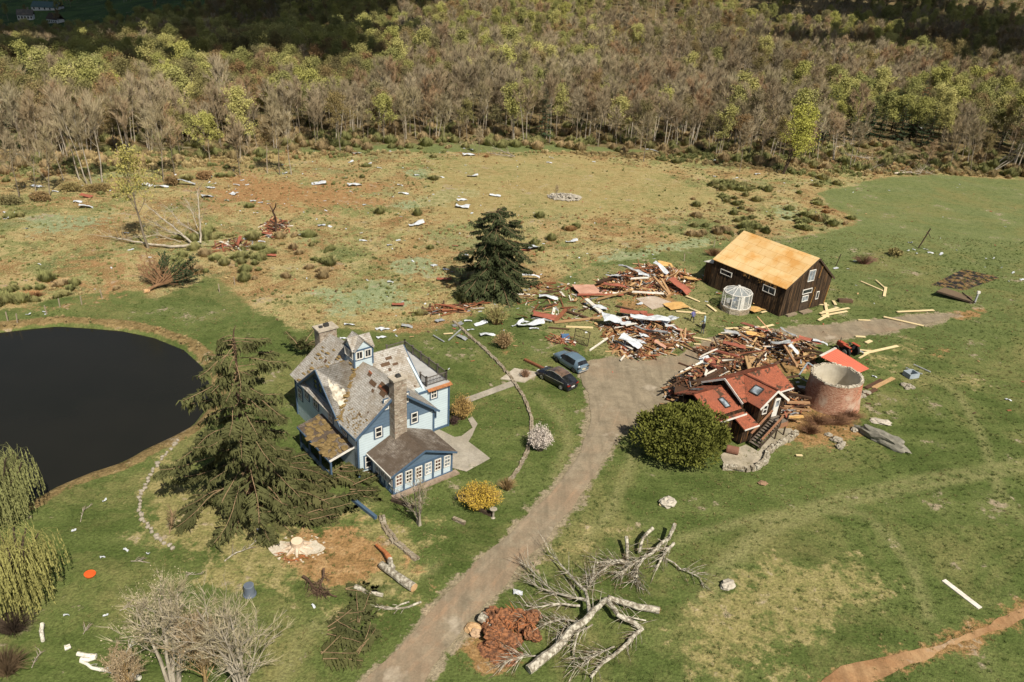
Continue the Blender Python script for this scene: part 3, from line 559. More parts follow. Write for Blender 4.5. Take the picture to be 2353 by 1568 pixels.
for sg in (-1, 1):
    pts = [(-.42, CW, RC), (3.93, CW, RC)]+[(max(-.42, xval(CW+sg*q)), CW+sg*q, RC-cs*q) for q in (2.2, 3.4, 3.98)]+[(-.42, CW+sg*4.75, RC-cs*4.75)]
    b.slab(pts, .15)
    pts = [(8.98, CW, RC), (4.07, CW, RC)]+[(8-max(-.9, xval(CW+sg*q)), CW+sg*q, RC-cs*q) for q in (2.2, 3.4, 3.9)]+[(8.98, CW+sg*3.9, RC-cs*3.9)]
    b.slab(pts, .15)
roof = b.build('roof', roof_grey, house, uv=True)
b = MB()                                  # scars: torn strip beside the ridge, lichen patch, needle litter in the valley
def on_main(u, w, d=.012): return (u, w, EZ+sl*(u if u < 4 else GW-u)+d)
def on_cross(u, w, d=.012): return (u, w, RC-cs*abs(w-CW)+d)
rr = random.Random(3)
for (u, w, su, sw_, m) in [(3.5, 1.2, .55, 1.9, 0), (3.1, .9, .3, 1.0, 0), (3.25, 2.9, .35, 1.2, 0), (3.6, 4.1, .3, .7, 0), (2.85, 2.2, .22, .5, 0), (2.2, 10.5, .3, .5, 0), (1.0, 1.4, .15, .5, 0), (1.5, .7, .15, .3, 0)]:
    b = MB()
    b.slab([on_main(u-su/2, w-sw_/2), on_main(u+su/2, w-sw_/2+.1), on_main(u+su/2, w+sw_/2), on_main(u-su/2, w+sw_/2-.1)], .03, m); b.build('roof_scar', roof_bare, house)
for (u, w, su, sw_) in [(6.3, 5.9, 1.0, .3), (6.9, 6.3, .7, .25), (7.3, 5.7, .6, .2), (6.5, 5.4, .3, .25), (7.4, 4.6, .5, .18), (8.2, 3.6, .2, .15)]:
    b = MB()
    b.slab([on_cross(u-su/2, w-sw_/2), on_cross(u+su/2, w-sw_/2), on_cross(u+su/2, w+sw_/2), on_cross(u-su/2, w+sw_/2)], .03, 0); b.build('roof_scar', roof_bare, house)
for (u, w0, w1) in ((3.35, .5, 2.0), (3.66, 3.9, 4.5)): b = MB(); b.slab([on_main(u, w0, .03), on_main(u+.12, w0, .03), on_main(u+.15, w1, .03), on_main(u+.02, w1, .03)], .03); b.build('bared_felt', red_felt, house)
b = MB(); pts = []
for i in range(40):
    a = i/40*6.283; q = 1+.18*math.sin(3*a+1)+.14*math.sin(7*a)+.1*math.sin(13*a+2); pts.append(on_cross(.72+.62*math.cos(a)*q-.12*math.sin(a), 4.25+1.55*math.sin(a)*q, .014))
b.slab(pts, .028); b.build('lichen_patch', lichen, house)
b = MB()
for q in np.linspace(.5, 4.1, 30):
    u0 = max(-.4, xval(CW-q)); b.blob((u0+rr.uniform(-.2, .2), CW-q+rr.uniform(-.2, .2), RC-cs*q+.02), (rr.uniform(.2, .5), rr.uniform(.15, .4), .07), 1, .5, 2, int(q*30))
for i in range(45):
    w = rr.uniform(6.8, 12.5); u = rr.uniform(-.2, 3.4); b.blob(on_main(u, w, 0) if w > 11 or u > xval(w) else on_cross(u, w, 0), (rr.uniform(.1, .4), rr.uniform(.15, .5), .05), 1, .5, 2, i)
for i in range(60): b.blob(on_main(rr.uniform(-.3, 1.2), rr.uniform(-.3, 3), 0), (rr.uniform(.03, .16), rr.uniform(.05, .2), .03), 1, .4, 2, i)
b.build('needle_litter', needles, house)
b = MB()                                  # trim: corner boards, eaves and rakes
for (x, y) in [(-.02, -.02), (GW+.02, -.02), (11.55, 2.63), (-.02, BK)]: b.box((x, y, 2.35), (.17, .17, 4.9))
def bar(a, c, x=.1, y=.2): b.beam(a, c, x, y)
bar((-e-.03, -.5, zl-.1), (-e-.03, 2.3, zl-.1)); bar((4, -.48, RZ-.1), (-e, -.48, zl-.1)); bar((4, -.48, RZ-.1), (GW+e, -.48, zl-.1)); bar((-.46, CW, RC-.12), (-.46, CW-4.75, RC-.12-cs*4.75)); bar((-.46, CW, RC-.12), (-.46, CW+4.75, RC-.12-cs*4.75)); bar((9.02, CW, RC-.1), (9.02, CW-3.9, RC-.1-cs*3.9)); bar((GW+.02, 2.6, 4.95), (11.6, 2.6, 4.95))
bar((GW+.1, 2.62, .12), (11.5, 2.62, .12), .05, .25); b.build('trim', trim_blue, house)
F_, L_ = (0, -1, 0), (-1, 0, 0)
for (u, z, w, h) in [(2.08, 4.3-.08, .62, 1.02), (5.88, 4.42, .62, 1.05), (3.0-.05, 6.85, .36, .95), (5.02, 6.85, .36, .9), (1.0, 1.4, .7, 1.2)]: window(house, (u, -.04, z), (1, 0, 0), F_, w, h, 1, 2, trim=trim_blue)
for (w, z, ww, h) in [(5.2, 3.75, .66, 1.0), (2.35, 3.75, .66, .85), (8.4, 3.7, .9, 1.2), (10.4, 3.7, .8, 1.1), (12.0, 2.9, .8, 1.2)]: window(house, (-.02, w, z), (0, 1, 0), L_, ww, h, 2, 2, trim=trim_blue)
for w in (6.0, 7.0, 8.0): window(house, (-.06, w, 6.0), (0, 1, 0), L_, .75, 1.1, 1, 2, fm=trim_blue)
window(house, (9.78, 2.64, 4.4), (1, 0, 0), F_, .62, .95, 2, 2, trim=trim_blue); window(house, (9.9, 2.64, 1.95), (1, 0, 0), F_, .3, .8, 1, 1, fm=trim_blue)
for w in (5, 8): window(house, (11.54, w, 3.6), (0, 1, 0), (1, 0, 0), .8, 1.2, 2, 2, trim=trim_blue)
# flat deck on the right wing with its railing
b = MB(); b.box((10.25, 6.85, 5.16), (2.75, 8.5, .1)); b.build('roof_deck', deck_m, house)
b = MB(); b.slab([(9.0, 2.75, 5.2), (11.75, 2.75, 5.2), (11.8, 2.25, 4.98), (9.0, 2.25, 4.98)], .06); b.build('copper_strip', copper, house)
b = MB(); cor = [(9.15, 4.1), (9.15, 3.0), (11.5, 3.0), (11.5, 10.9), (9.3, 10.9)]
for a, c in zip(cor[:-1], cor[1:]):
    L = math.hypot(c[0]-a[0], c[1]-a[1]); k = max(1, round(L/1.6)); b.beam((*a, 6.15), (*c, 6.15), .1, .06); b.beam((*a, 5.36), (*c, 5.36), .06, .06)
    for i in range(k+1):
        x, y = a[0]+(c[0]-a[0])*i/k, a[1]+(c[1]-a[1])*i/k; b.box((x, y, 5.75), (.13, .13, 1.06)); b.box((x, y, 6.3), (.19, .19, .05))
    n = int(L/.16)
    for i in range(1, n): x, y = a[0]+(c[0]-a[0])*i/n, a[1]+(c[1]-a[1])*i/n; b.box((x, y, 5.75), (.035, .035, .75))
b.build('railing', rail_m, house)
# cupola
b = MB(); x0, x1, y0, y1 = 3.1, 5.05, 6.1, 7.95; cz = 9.5; mx, my = (x0+x1)/2, (y0+y1)/2
b.prism([(x0, y0), (x1, y0), (x1, y1), (x0, y1)], 7.2, cz); cup = b.build('cupola', siding_pale, house, uv=True)
b = MB()
for (x, y) in ((x0, y0), (x1, y0), (x0, y1), (x1, y1)): b.box((x, y, 8.6), (.14, .14, 1.9))
b.box((mx, y0-.04, 9.42), (2.0, .06, .18)); b.box((x0-.04, my, 9.42), (.06, 1.9, .18)); b.box((mx, y0-.05, 8.42), (2.0, .08, .08)); b.box((x0-.05, my, 8.42), (.08, 1.9, .08)); b.build('trim', trim_blue, cup)
b = MB(); az = cz+1.0
for (p, q) in (((x0, y0-.02), (x1, y0-.02)), ((x0-.02, y1), (x0-.02, y0))):
    a, c = Vector((*p, cz)), Vector((*q, cz)); m = (a+c)/2; m.z = az-.12; ctr = Vector((mx, my, cz)); n = (ctr-(a+c)/2).normalized()*.15; n.z = 0; b.add([a, c, m, a+n, c+n, m+n], [(0, 1, 2), (5, 4, 3), (1, 0, 3, 4), (2, 1, 4, 5), (0, 2, 5, 3)])
b.build('gable', siding_pale, cup, uv=True)
b = MB(); o_ = .22; A = (mx, my, az)
for (dx, dy) in ((1, 0), (-1, 0), (0, 1), (0, -1)):
    ax = Vector((dx, dy, 0)); sd2 = Vector((-dy, dx, 0)); hw = (.98 if dx == 0 else .93)+.1; ln = (.93 if dx == 0 else .98)+o_; C0 = Vector((mx, my, 0))
    for s in (-1, 1): b.slab([C0+Vector((0, 0, az)), C0+ax*ln+Vector((0, 0, az)), C0+ax*ln+sd2*s*hw+Vector((0, 0, cz-.08)), C0+ax*(ln-o_)+sd2*s*hw+Vector((0, 0, cz-.08))], .07)
b.build('roof', roof_grey, cup, uv=True)
for s in (-.45, .45): window(cup, (mx+s, y0-.03, 8.9), (1, 0, 0), F_, .62, .78, 2, 1); window(cup, (x0-.03, my+s, 8.9), (0, 1, 0), L_, .62, .78, 2, 1); window(cup, (x1+.03, my+s, 8.9), (0, 1, 0), (1, 0, 0), .62, .78, 2, 1)
# chimneys
b = MB(); b.box((3.9, -.52, 4.7), (1.3, .9, 9.6), taper=.98); ch = b.build('chimney', chim, house); b = MB(); b.box((3.9, -.52, 9.56), (1.5, 1.1, .14)); b.build('slab', slab_c, ch); b = MB(); b.box((3.95, -.5, 9.75), (.5, .4, .25), taper=.7); b.build('cap', dark_metal, ch)
b = MB(); b.box((3.9, 13.75, 4.2), (1.9, 1.2, 8.6)); ch = b.build('chimney', chim, house); b = MB(); b.box((3.9, 13.75, 8.58), (2.2, 1.5, .16)); b.build('slab', slab_c, ch); b = MB(); b.box((4.0, 13.75, 8.82), (.5, .35, .35)); b.box((3.4, 13.75, 8.74), (.35, .3, .16)); b.build('cap', dark_metal, ch)
# glazed front room
SX0, SX1, SY = 1.25, 7.4, -4.05; b = MB(); b.prism([(SX0, SY), (SX1, SY), (SX1, -.01), (SX0, -.01)], -.05, 2.45); room = b.build('front_room', siding_pale, house, uv=True)
b = MB(); a, c, m = Vector((SX0, SY-.02, 2.4)), Vector((SX1, SY-.02, 2.4)), Vector((4.33, SY-.02, 3.72)); n = Vector((0, .15, 0)); b.add([a, c, m, a+n, c+n, m+n], [(0, 1, 2), (5, 4, 3), (1, 0, 3, 4), (2, 1, 4, 5), (0, 2, 5, 3)]); b.build('gable', siding_deep, room, uv=True)
b = MB(); b.slab([(4.33, SY-.4, 3.9), (4.33, -.05, 3.9), (SX0-.45, -.05, 2.42), (SX0-.45, SY-.4, 2.42)], .12); b.slab([(4.33, SY-.4, 3.9), (4.33, -.05, 3.9), (SX1+.35, -.05, 2.42), (SX1+.35, SY-.4, 2.42)], .123); b.build('roof', roof_dark, room, uv=True)
b = MB()
for i in range(7): b.box((SX0+(SX1-SX0)*i/6, SY-.03, 1.2), (.19, .1, 2.4))
for i in range(6): b.box((SX0-.03, SY+(-SY-.2)*i/5, 1.2), (.1, .19, 2.4))
b.box((4.33, SY-.05, 2.3), (6.2, .08, .22)); b.box((4.33, SY-.05, .1), (6.2, .08, .2)); b.box((SX0-.05, -2, 2.3), (.08, 4, .22)); b.box((SX0-.05, -2, .1), (.08, 4, .2)); b.beam((4.33, SY-.43, 3.8), (SX0-.45, SY-.43, 2.32), .06, .18); b.beam((4.33, SY-.43, 3.8), (SX1+.35, SY-.43, 2.32), .06, .18); b.build('trim', trim_blue, room)
b = MB(); b.beam((SX0-.48, SY-.4, 2.33), (SX0-.48, -.1, 2.33), .1, .12); b.build('gutter', white_paint, room)
red_int = glass_mat('window_glass_warm', (.05, .022, .016))
for i in range(6): window(room, (SX0+(SX1-SX0)*(i+.5)/6, SY-.03, 1.5), (1, 0, 0), F_, .62, 1.15, 2, 3, gm=[red_int, glass, red_int, glass_sky, red_int, glass_sky][i])
for i in range(1, 5): window(room, (SX0-.03, SY+(-SY-.2)*(i-.5)/5, 1.5), (0, 1, 0), L_, .52, 1.15, 2, 2, gm=[glass, red_int, glass, glass][i-1])
b = MB(); b.prism([(SX0-.3, SY-.7), (SX1+.5, SY-.7), (SX1+.5, SY-.005), (SX0-.3, SY-.005)], -.1, .12); b.build('step', M('step_stone', (.34, .26, .2), (.2, .15, .11), sc=2), house)
# side porch, its roof buried under brown needles
b = MB(); b.slab([(-.02, 7.2, 3.1), (-.02, .75, 2.95), (-2.5, .6, 2.42), (-2.55, 7.3, 2.5)], .16); pr = b.build('porch_roof', roof_dark, house, uv=True); b = MB()
for i in range(70): u, w = rr.uniform(-2.4, -.1), rr.uniform(.8, 7); b.blob((u, w, 3.0+.23*u+.03), (rr.uniform(.2, .6), rr.uniform(.2, .5), rr.uniform(.04, .12)), 1, .5, 2, i)
b.build('needle_litter', needles, pr); b = MB()
for w in (.8, 3, 5.2, 7.1): b.box((-2.35, w, 1.2), (.16, .16, 2.5))
b.box((-2.4, 4, .6), (.06, 6.4, .5)); b.box((-2.57, 3.9, 2.36), (.08, 6.8, .16)); b.build('porch_post', trim_blue, house); b = MB(); b.beam((-2.58, .58, 2.4), (.0, .72, 2.9), .06, .2); b.build('gutter', white_paint, pr)
# ---------------------------------------------------------------- barn
BO = (36.51, 100.39); bf = Fr(BO, 33.5); barn = bf.thing('barn', 'dark weathered timber barn with bare orange plywood roof, leaning sideways', 'barn')
bw = board_mat('barn_boards', (.075, .05, .032), (.016, .011, .008), (.19, .11, .055), .22, True, (5, 5, .35)); bw2 = board_mat('barn_boards_worn', (.075, .052, .033), (.03, .02, .013), (.24, .135, .06), .22, True, (5, 5, .35))
osb = NT('plywood_roof'); co = osb.coord(); n = osb.noise(co, 14, 4, .8); n1 = osb.noise(co, .35, 4, .6); uv = osb.coord('UV'); br = osb.n('TexBrick'); br.inputs['Scale'].default_value = .41; br.inputs['Mortar Size'].default_value = .008; br.inputs['Brick Width'].default_value = 1.0; br.inputs['Row Height'].default_value = .5; osb.l(uv, br.inputs['Vector']); br.inputs['Color1'].default_value = (1, 1, 1, 1); br.inputs['Color2'].default_value = (.9, .88, .84, 1); br.inputs['Mortar'].default_value = (.62, .5, .36, 1)
c_ = osb.ramp(n1, [(.62, .34, .11), (.68, .45, .2), (.72, .53, .28)], [.36, .47, .58]); c_ = osb.mix(osb.ramp(n, [(0, 0, 0), (.35, .35, .35)], [.5, .7]), c_, (.5, .3, .12)); osb_m = osb.fin(osb.mix(1.0, c_, br.outputs['Color'], 'MULTIPLY'), .8, .2)
plank_or = M('plywood_torn', (.55, .31, .1), (.38, .2, .07), sc=3)
wl = Vector((math.cos(R(128.7-33.5)), math.sin(R(128.7-33.5)), 0)); BL, BWd, BE, BR = 12.6, 9.45, 4.25, 7.75
def lean(u, w, z): return Vector((u, 0, 0))+wl*w+Vector((.085*z, -.02*z, z))
b = MB(); c8 = [lean(0, 0, -.1), lean(BWd, 0, -.1), lean(BWd, BL, -.1), lean(0, BL, -.1), lean(0, 0, BE), lean(BWd, 0, BE), lean(BWd, BL, BE), lean(0, BL, BE), lean(5.0, 0, BR), lean(5.0, BL, BR)]
b.add(c8, [(0, 1, 5, 8, 4), (2, 3, 7, 9, 6), (3, 0, 4, 7), (1, 2, 6, 5), (3, 2, 1, 0)]); b.build('wall', bw, barn, uv=True)
b = MB(); hs = (BR-BE)/5.0
b.slab([lean(5, -.15, BR+.05), lean(5, BL+.15, BR+.05), lean(-.22, BL+.15, BE-.12), lean(-.22, -.15, BE-.12)], .1)
b.slab([lean(5, -.15, BR+.05), lean(5, BL+.15, BR+.05), lean(BWd+.35, BL+.15, BE-.22), lean(BWd+.35, -.15, BE-.22)], .104); b.build('roof', osb_m, barn, uv=True)
b = MB(); b.beam(lean(5, -.19, BR-.06), lean(-.3, -.19, BE-.22), .08, .2); b.beam(lean(5, -.19, BR-.06), lean(BWd+.42, -.19, BE-.32), .08, .22); b.build('bargeboard', bark_dark, barn)
b = MB(); r2 = random.Random(4)          # splintered sheathing hanging under the eave, loose boards on the walls
for i in range(34): w = r2.uniform(1.5, 7.5); b.beam(lean(-.06, w, BE-.15), lean(-.1, w+r2.uniform(-.1, .1), BE-.3-r2.uniform(.05, .5)), r2.uniform(.05, .2), .03)
for (u, z0, z1) in [(9.3, .1, 3), (6.3, 4.6, 6.4), (6.2, .3, 2.2), (6.1, 2.3, 3.3)]: b.beam(lean(u, -.03, z0), lean(u+.05, -.03, z1), .16, .05)
b.build('torn_board', plank_or, barn)
un = Vector((0, -1, 0)); fn = wl.cross(Vector((0, 0, 1))).normalized(); fn = fn if fn.x < 0 else -fn
for (w, z, ww, h, cc) in [(10.0, 2.9, 1.95, .62, 1), (2.55, 3.05, 1.95, .9, 2)]: window(barn, lean(0, w, z)+fn*.03, wl, fn, ww, h, cc, 1)
for (u, z, ww, h, cc, g) in [(4.5, 5.3, 1.25, 1.6, 2, glass_sky), (4.6, 2.95, 1.9, .62, 1, glass), (7.2, 1.85, .5, 1.1, 1, glass)]: window(barn, lean(u, 0, z)+un*.03, (1, 0, 0), un, ww, h, cc, 1, gm=g)
b = MB(); b.box(lean(4.75, 0, 1.2)+Vector((0, .02, 0)), (1.7, .12, 2.2)); dr = b.build('door', bark_dark, barn); window(dr, lean(4.5, 0, 1.9)+un*.09, (1, 0, 0), un, 1.2, .8, 2, 1, gm=glass_sky)
b = MB(); b.box((4.7, -.7, .08), (2.0, .8, .25)); b.box((2.0, -.5, .1), (1.9, .5, .28)); b.build('step', M('step_wood', (.3, .24, .17), (.18, .14, .1), sc=3), barn)
b = MB(); q = [lean(.6, BL+.05, -.1), lean(.6, BL+1.5, -.1), lean(2.6, BL+1.5, -.1), lean(2.6, BL+.05, -.1)]; b.prism([(p.x, p.y) for p in q], 0, 3.1); lt = b.build('lean_to', bw2, barn, uv=True); b = MB(); b.slab([lean(.2, BL+.18, 3.45), lean(.2, BL+1.9, 3.15), lean(3, BL+1.9, 3.15), lean(3, BL+.18, 3.45)], .08); b.build('roof', white_paint, lt); window(lt, lean(.58, BL+.8, 1.9)+fn*.06, wl, fn, 1.3, 2.1, 1, 2)
# greenhouse in front of it
gp = c4(772, 1150); gt = thing('greenhouse', 'small round glazed greenhouse with white bars on a low stone base before the barn', 'greenhouse', (gp.x-.1, gp.y+.55, 0), R(20)); ns = 10; gr = 1.95
ring = [(gr*math.cos(2*math.pi*i/ns), gr*math.sin(2*math.pi*i/ns)) for i in range(ns)]
b = MB(); b.prism([(x*1.08, y*1.08) for x, y in ring], -.05, .75); b.build('stone_base', stone_mat('greenhouse_stone', [(.24, .18, .12), (.36, .3, .22), (.45, .4, .32)], 1.6, 1.2), gt)
gl = NT('greenhouse_glass'); gl.b.inputs['Transmission Weight'].default_value = .0; gl.b.inputs['Alpha'].default_value = .32; gl_m = gl.fin((.62, .68, .7), .1, .6)
b = MB()
for i in range(ns):
    (x, y), (x2, y2) = ring[i], ring[(i+1) % ns]
    b.add([(x, y, .85), (x2, y2, .85), (x2, y2, 2.75), (x, y, 2.75)], [(0, 1, 2, 3)]); b.add([(x, y, 2.75), (x2, y2, 2.75), (0, 0, 3.55)], [(0, 1, 2)])
b.build('glazing', gl_m, gt); b = MB()
for i in range(ns):
    (x, y), (x2, y2) = ring[i], ring[(i+1) % ns]; b.beam((x, y, .75), (x, y, 2.75), .09, .09); b.beam((x, y, 2.75), (0, 0, 3.55), .07, .07)
    for z in (.8, 2.75): b.beam((x, y, z), (x2, y2, z), .1, .1)
b.box((0, 0, 3.58), (.3, .3, .12)); b.build('frame', white_paint, gt); b = MB()
for i in range(16): a = rr.uniform(0, 6.28); d = rr.uniform(.2, 1.4); b.box((d*math.cos(a), d*math.sin(a), rr.uniform(.8, 1.5)), (rr.uniform(.2, .7), rr.uniform(.1, .6), rr.uniform(.1, .6)), Matrix.Rotation(a, 3, 'Z'), rr.choice((0, 0, 1, 2)))
b.build('contents', [M('pot_clutter_white', (.6, .6, .58)), M('pot_clutter_blue', (.08, .13, .25)), dark_metal], gt); b = MB(); x, y = ring[7]; b.box((x*.97+.1, y*.97, 1.75), (.8, .07, 1.9), Matrix.Rotation(R(-22), 3, 'Z')); b.build('door', white_paint, gt)
# ---------------------------------------------------------------- red roofed cottage, half collapsed
CO = (22.3, 72.3); cf = Fr(CO, 36.8); cot = cf.thing('red_roof_cottage', 'dark leaning timber cottage with torn red shingle roof, skylights and outside stair', 'cottage'); cot.rotation_euler = (R(-2), R(4.5), R(36.8)); cot.location.z = .12
red_r = shingle_mat('roof_red_shingle', (.36, .115, .066), (.28, .09, .052), (.24, .085, .055), (.17, .07, .045), 3.4, .54, (.075, .045, .03)); cw = board_mat('cottage_boards', (.045, .03, .02), (.02, .013, .009), (.24, .11, .035), .24, True, (5, 5, .4))
# local y here runs away from the stair side
b = MB(); mw = 2.35
b.prism([(.1, -mw), (8.0, -mw), (8.0, mw), (.1, mw)], -.1, 3.3); b.add([(.1, -mw, 3.3), (.1, mw, 3.3), (.1, 0, 4.75), (.3, -mw, 3.3), (.3, mw, 3.3), (.3, 0, 4.75)], [(1, 0, 2), (3, 4, 5), (0, 1, 4, 3), (0, 3, 5, 2), (1, 2, 5, 4)])
b.prism([(.75, -4.2), (4.7, -4.2), (4.7, -mw-.003), (.75, -mw-.003)], -.1, 3.45); b.add([(.75, -4.2, 3.45), (4.7, -4.2, 3.45), (2.72, -4.2, 4.75), (.75, -4, 3.45), (4.7, -4, 3.45), (2.72, -4, 4.75)], [(0, 1, 2), (5, 4, 3), (0, 3, 4, 1), (1, 4, 5, 2), (0, 2, 5, 3)])
b.prism([(-4.1, -3.0), (.097, -3.0), (.097, 2.3), (-4.1, 2.3)], -.1, 2.7); b.prism([(-1.6, -4.4), (.3, -4.4), (.3, -3.003), (-1.6, -3.003)], -.1, 1.7); b.build('wall', cw, cot, uv=True)
b = MB(); th = .12; es = 1.5/2.6
b.slab([(-.25, 0, 5), (8.3, 0, 5), (8.3, 2.75, 5-es*2.75), (-.25, 2.75, 5-es*2.75)], th); b.slab([(-.25, 0, 5), (8.3, 0, 5), (8.3, -2.75, 5-es*2.75), (-.25, -2.75, 5-es*2.75)], th+.003)
ks = 1.5/2.25; R5 = 5.03
for sg in (-1, 1): b.slab([(2.72, -4.5, R5), (2.72, 0, R5)]+[(2.72+sg*q, -q*ks/es, R5-ks*q) for q in (1.2, 2.3)]+[(2.72+sg*2.35, -4.5, R5-ks*2.35)], th)
a_s = 1.3/2.95; b.slab([(-4.5, .3, 4.0), (-.02, .3, 4.0), (-.02, -3.3, 4-a_s*3.6), (-4.5, -3.3, 4-a_s*3.6)], th); b.slab([(-4.5, .3, 4.0), (-.02, .3, 4.0), (-.02, 2.7, 4-a_s*2.4), (-4.5, 2.7, 4-a_s*2.4)], th+.003)
b.slab([(-1.75, -3.02, 2.4), (.35, -3.02, 2.4), (.45, -4.75, 1.72), (-1.85, -4.75, 1.72)], th); b.build('roof', red_r, cot, uv=True)
b = MB(); b.beam((-.28, 0, 4.93), (-.28, 2.78, 4.93-es*2.78), .07, .2); b.beam((-.28, 0, 4.93), (-.28, -2.78, 4.93-es*2.78), .07, .2); b.beam((2.72, -4.53, 4.93), (.37, -4.53, 4.93-ks*2.35), .07, .2); b.beam((2.72, -4.53, 4.93), (5.07, -4.53, 4.93-ks*2.35), .07, .26); b.beam((5.2, -2.78, 3.34), (8.3, -2.78, 3.34), .08, .14); b.beam((-4.5, -3.34, 2.38), (0, -3.34, 2.38), .08, .16); b.beam((-1.85, -4.78, 1.66), (.45, -4.78, 1.66), .07, .14); b.build('trim', white_paint, cot)
b = MB(); b.beam((-.2, 0, 5.03), (8.3, 0, 5.03), .3, .06); b.beam((2.72, -.2, 5.06), (2.72, -4.5, 5.06), .28, .06); b.beam((-4.5, .3, 4.03), (-.1, .3, 4.03), .3, .06); b.build('ridge_cap', red_r, cot)
def skyl(u, w, z, nrm, w_, h_, along):
    b = MB(); n = Vector(nrm).normalized(); x = Vector(along).normalized(); y = n.cross(x); rot = Matrix((x, y, n)).transposed(); c = Vector((u, w, z))
    for sx, sy, dx, dy in ((-w_/2, 0, .1, h_), (w_/2, 0, .1, h_), (0, -h_/2, w_, .1), (0, h_/2, w_, .1)): b.box(c+x*sx+y*sy+n*.05, (dx, dy, .16), rot)
    f = b.build('skylight', dark_metal, cot); b = MB(); b.box(c+n*.07, (w_, h_, .04), rot); b.build('pane', glass_sky, f)
skyl(1.75, -2.7, R5-ks*.97, (-ks, 0, 1), 1.05, 1.0, (0, 1, 0)); skyl(-1.7, -1.55, 4-a_s*1.85, (0, -a_s, 1), .75, 1.2, (1, 0, 0)); skyl(-2.6, 1.5, 4-a_s*1.2, (0, a_s, 1), .8, 1.2, (1, 0, 0))
window(cot, (1.55, -4.23, 3.0), (1, 0, 0), F_, .62, .95, 1, 2); b = MB(); b.box((3.35, -4.27, 2.85), (.85, .1, 2.05), Matrix.Rotation(R(3), 3, 'Y')); dr = b.build('door', white_paint, cot); b = MB(); b.box((3.4, -4.33, 3.3), (.5, .04, .7)); b.build('pane', glass_sky, dr)
b = MB(); z1 = 1.8                        # outside stair with landing
b.box((3.3, -4.95, z1-.06), (1.5, 1.3, .12)); b.box((3.3, -5.64, z1-.35), (1.5, .08, .5), m=1); st0, st1 = Vector((2.5, -5.15, z1)), Vector((-.75, -5.45, .05)); n = 10
for i in range(n): p = st0.lerp(st1, (i+.5)/n); b.box(p, (.3, 1.15, .05), m=0)
for s in (-.62, .62): b.beam(st0+Vector((0, s, -.12)), st1+Vector((0, s, -.05)), .08, .26, 2); b.beam(st0+Vector((.1, s*1.08, .95)), st1+Vector((.1, s*1.08, .95)), .2, .08, 1); [b.beam(st0.lerp(st1, f)+Vector((0, s*1.05, -.1)), st0.lerp(st1, f)+Vector((0, s*1.05, .93)), .08, .08, 2) for f in (.02, .5, .96)]
for s in (-.7, .7): b.box((3.3+s, -5.5, z1/2+.4), (.12, .12, z1+1.1), m=2)
b.beam((4.05, -4.3, z1+.95), (4.05, -5.6, z1+.95), .08, .12, 1); b.beam((2.6, -5.6, z1+.95), (4.05, -5.6, z1+.95), .12, .08, 1); b.build('stair', [M('stair_tread', (.2, .17, .14), (.12, .1, .08), sc=4), M('stair_rail', (.33, .17, .1), (.22, .11, .06), sc=4), bark_dark], cot)
# ---------------------------------------------------------------- brick silo stump
sp = (36.2, 77.7); silo = thing('silo_stump', 'round broken brick and stone silo stump, open on top, beside the red cottage', 'silo', (*sp, 0)); b = MB(); ns = 48; rr = random.Random(8)
rows = [(-.2, 3.1), (.6, 3.0), (1.5, 2.9), (2.6, 2.82), (3.3, 2.78)]; vs_ = []
for z, r_ in rows+[(3.62, 2.76)]:
    for i in range(ns): a = 2*math.pi*i/ns; k = r_*(1+.012*noise.noise(Vector((math.cos(a)*4, math.sin(a)*4, z*2)))); vs_.append((k*math.cos(a)-.06*z, k*math.sin(a)-.08*z, z+(.16*noise.noise(Vector((math.cos(a)*3, math.sin(a)*3, 5))) if z > 3.5 else 0)))
fs = [(j*ns+i, j*ns+(i+1) % ns, (j+1)*ns+(i+1) % ns, (j+1)*ns+i) for j in range(len(rows)) for i in range(ns)]; b.add(vs_, fs)
t = NT('silo_brick'); co = t.coord(); n1 = t.noise(co, .7, 6, .7); st = t.noise(t.mapping(co, (1, 1, 3.5)), 3.5, 5, .7); n3 = t.noise(co, .35, 3); c_ = t.ramp(st, [(.2, .1, .065), (.4, .21, .14), (.52, .37, .27)], [.34, .5, .66]); px = t.n('SeparateXYZ'); t.l(co, px.inputs[0])
c_ = t.mix(t.ramp(t.math('ADD', t.math('MULTIPLY', n1, 1.0), t.math('MULTIPLY', px.outputs[0], .07)), [(0, 0, 0), (.85, .85, .85)], [.5, .66]), c_, t.ramp(st, [(.38, .11, .065), (.56, .2, .125), (.6, .4, .3)], [.38, .52, .66])); c_ = t.mix(t.ramp(n3, [(0, 0, 0), (.7, .7, .7)], [.52, .62]), c_, (.5, .43, .34)); t.bump(st, .8, .1); b.build('wall', t.fin(c_, .95, .1), silo, smooth_=True)
b = MB(); vs_ = []; top = vs_
for z, r_ in [(3.66, 2.8), (3.66, 2.42), (.9, 2.42)]:
    for i in range(ns): a = 2*math.pi*i/ns; vs_.append((r_*math.cos(a)-.06*z, r_*math.sin(a)-.08*z, z+(.16*noise.noise(Vector((math.cos(a)*3, math.sin(a)*3, 5)))+.05*noise.noise(Vector((math.cos(a)*11, math.sin(a)*11, r_))) if z > 3 else 0)))
b.add(vs_, [(j*ns+i, j*ns+(i+1) % ns, (j+1)*ns+(i+1) % ns, (j+1)*ns+i) for j in range(2) for i in range(ns)]+[tuple(range(2*ns, 3*ns))], 0); b.build('lining', [M('silo_plaster', (.6, .56, .47), (.42, .38, .3), sc=.9)], silo)
b = MB()
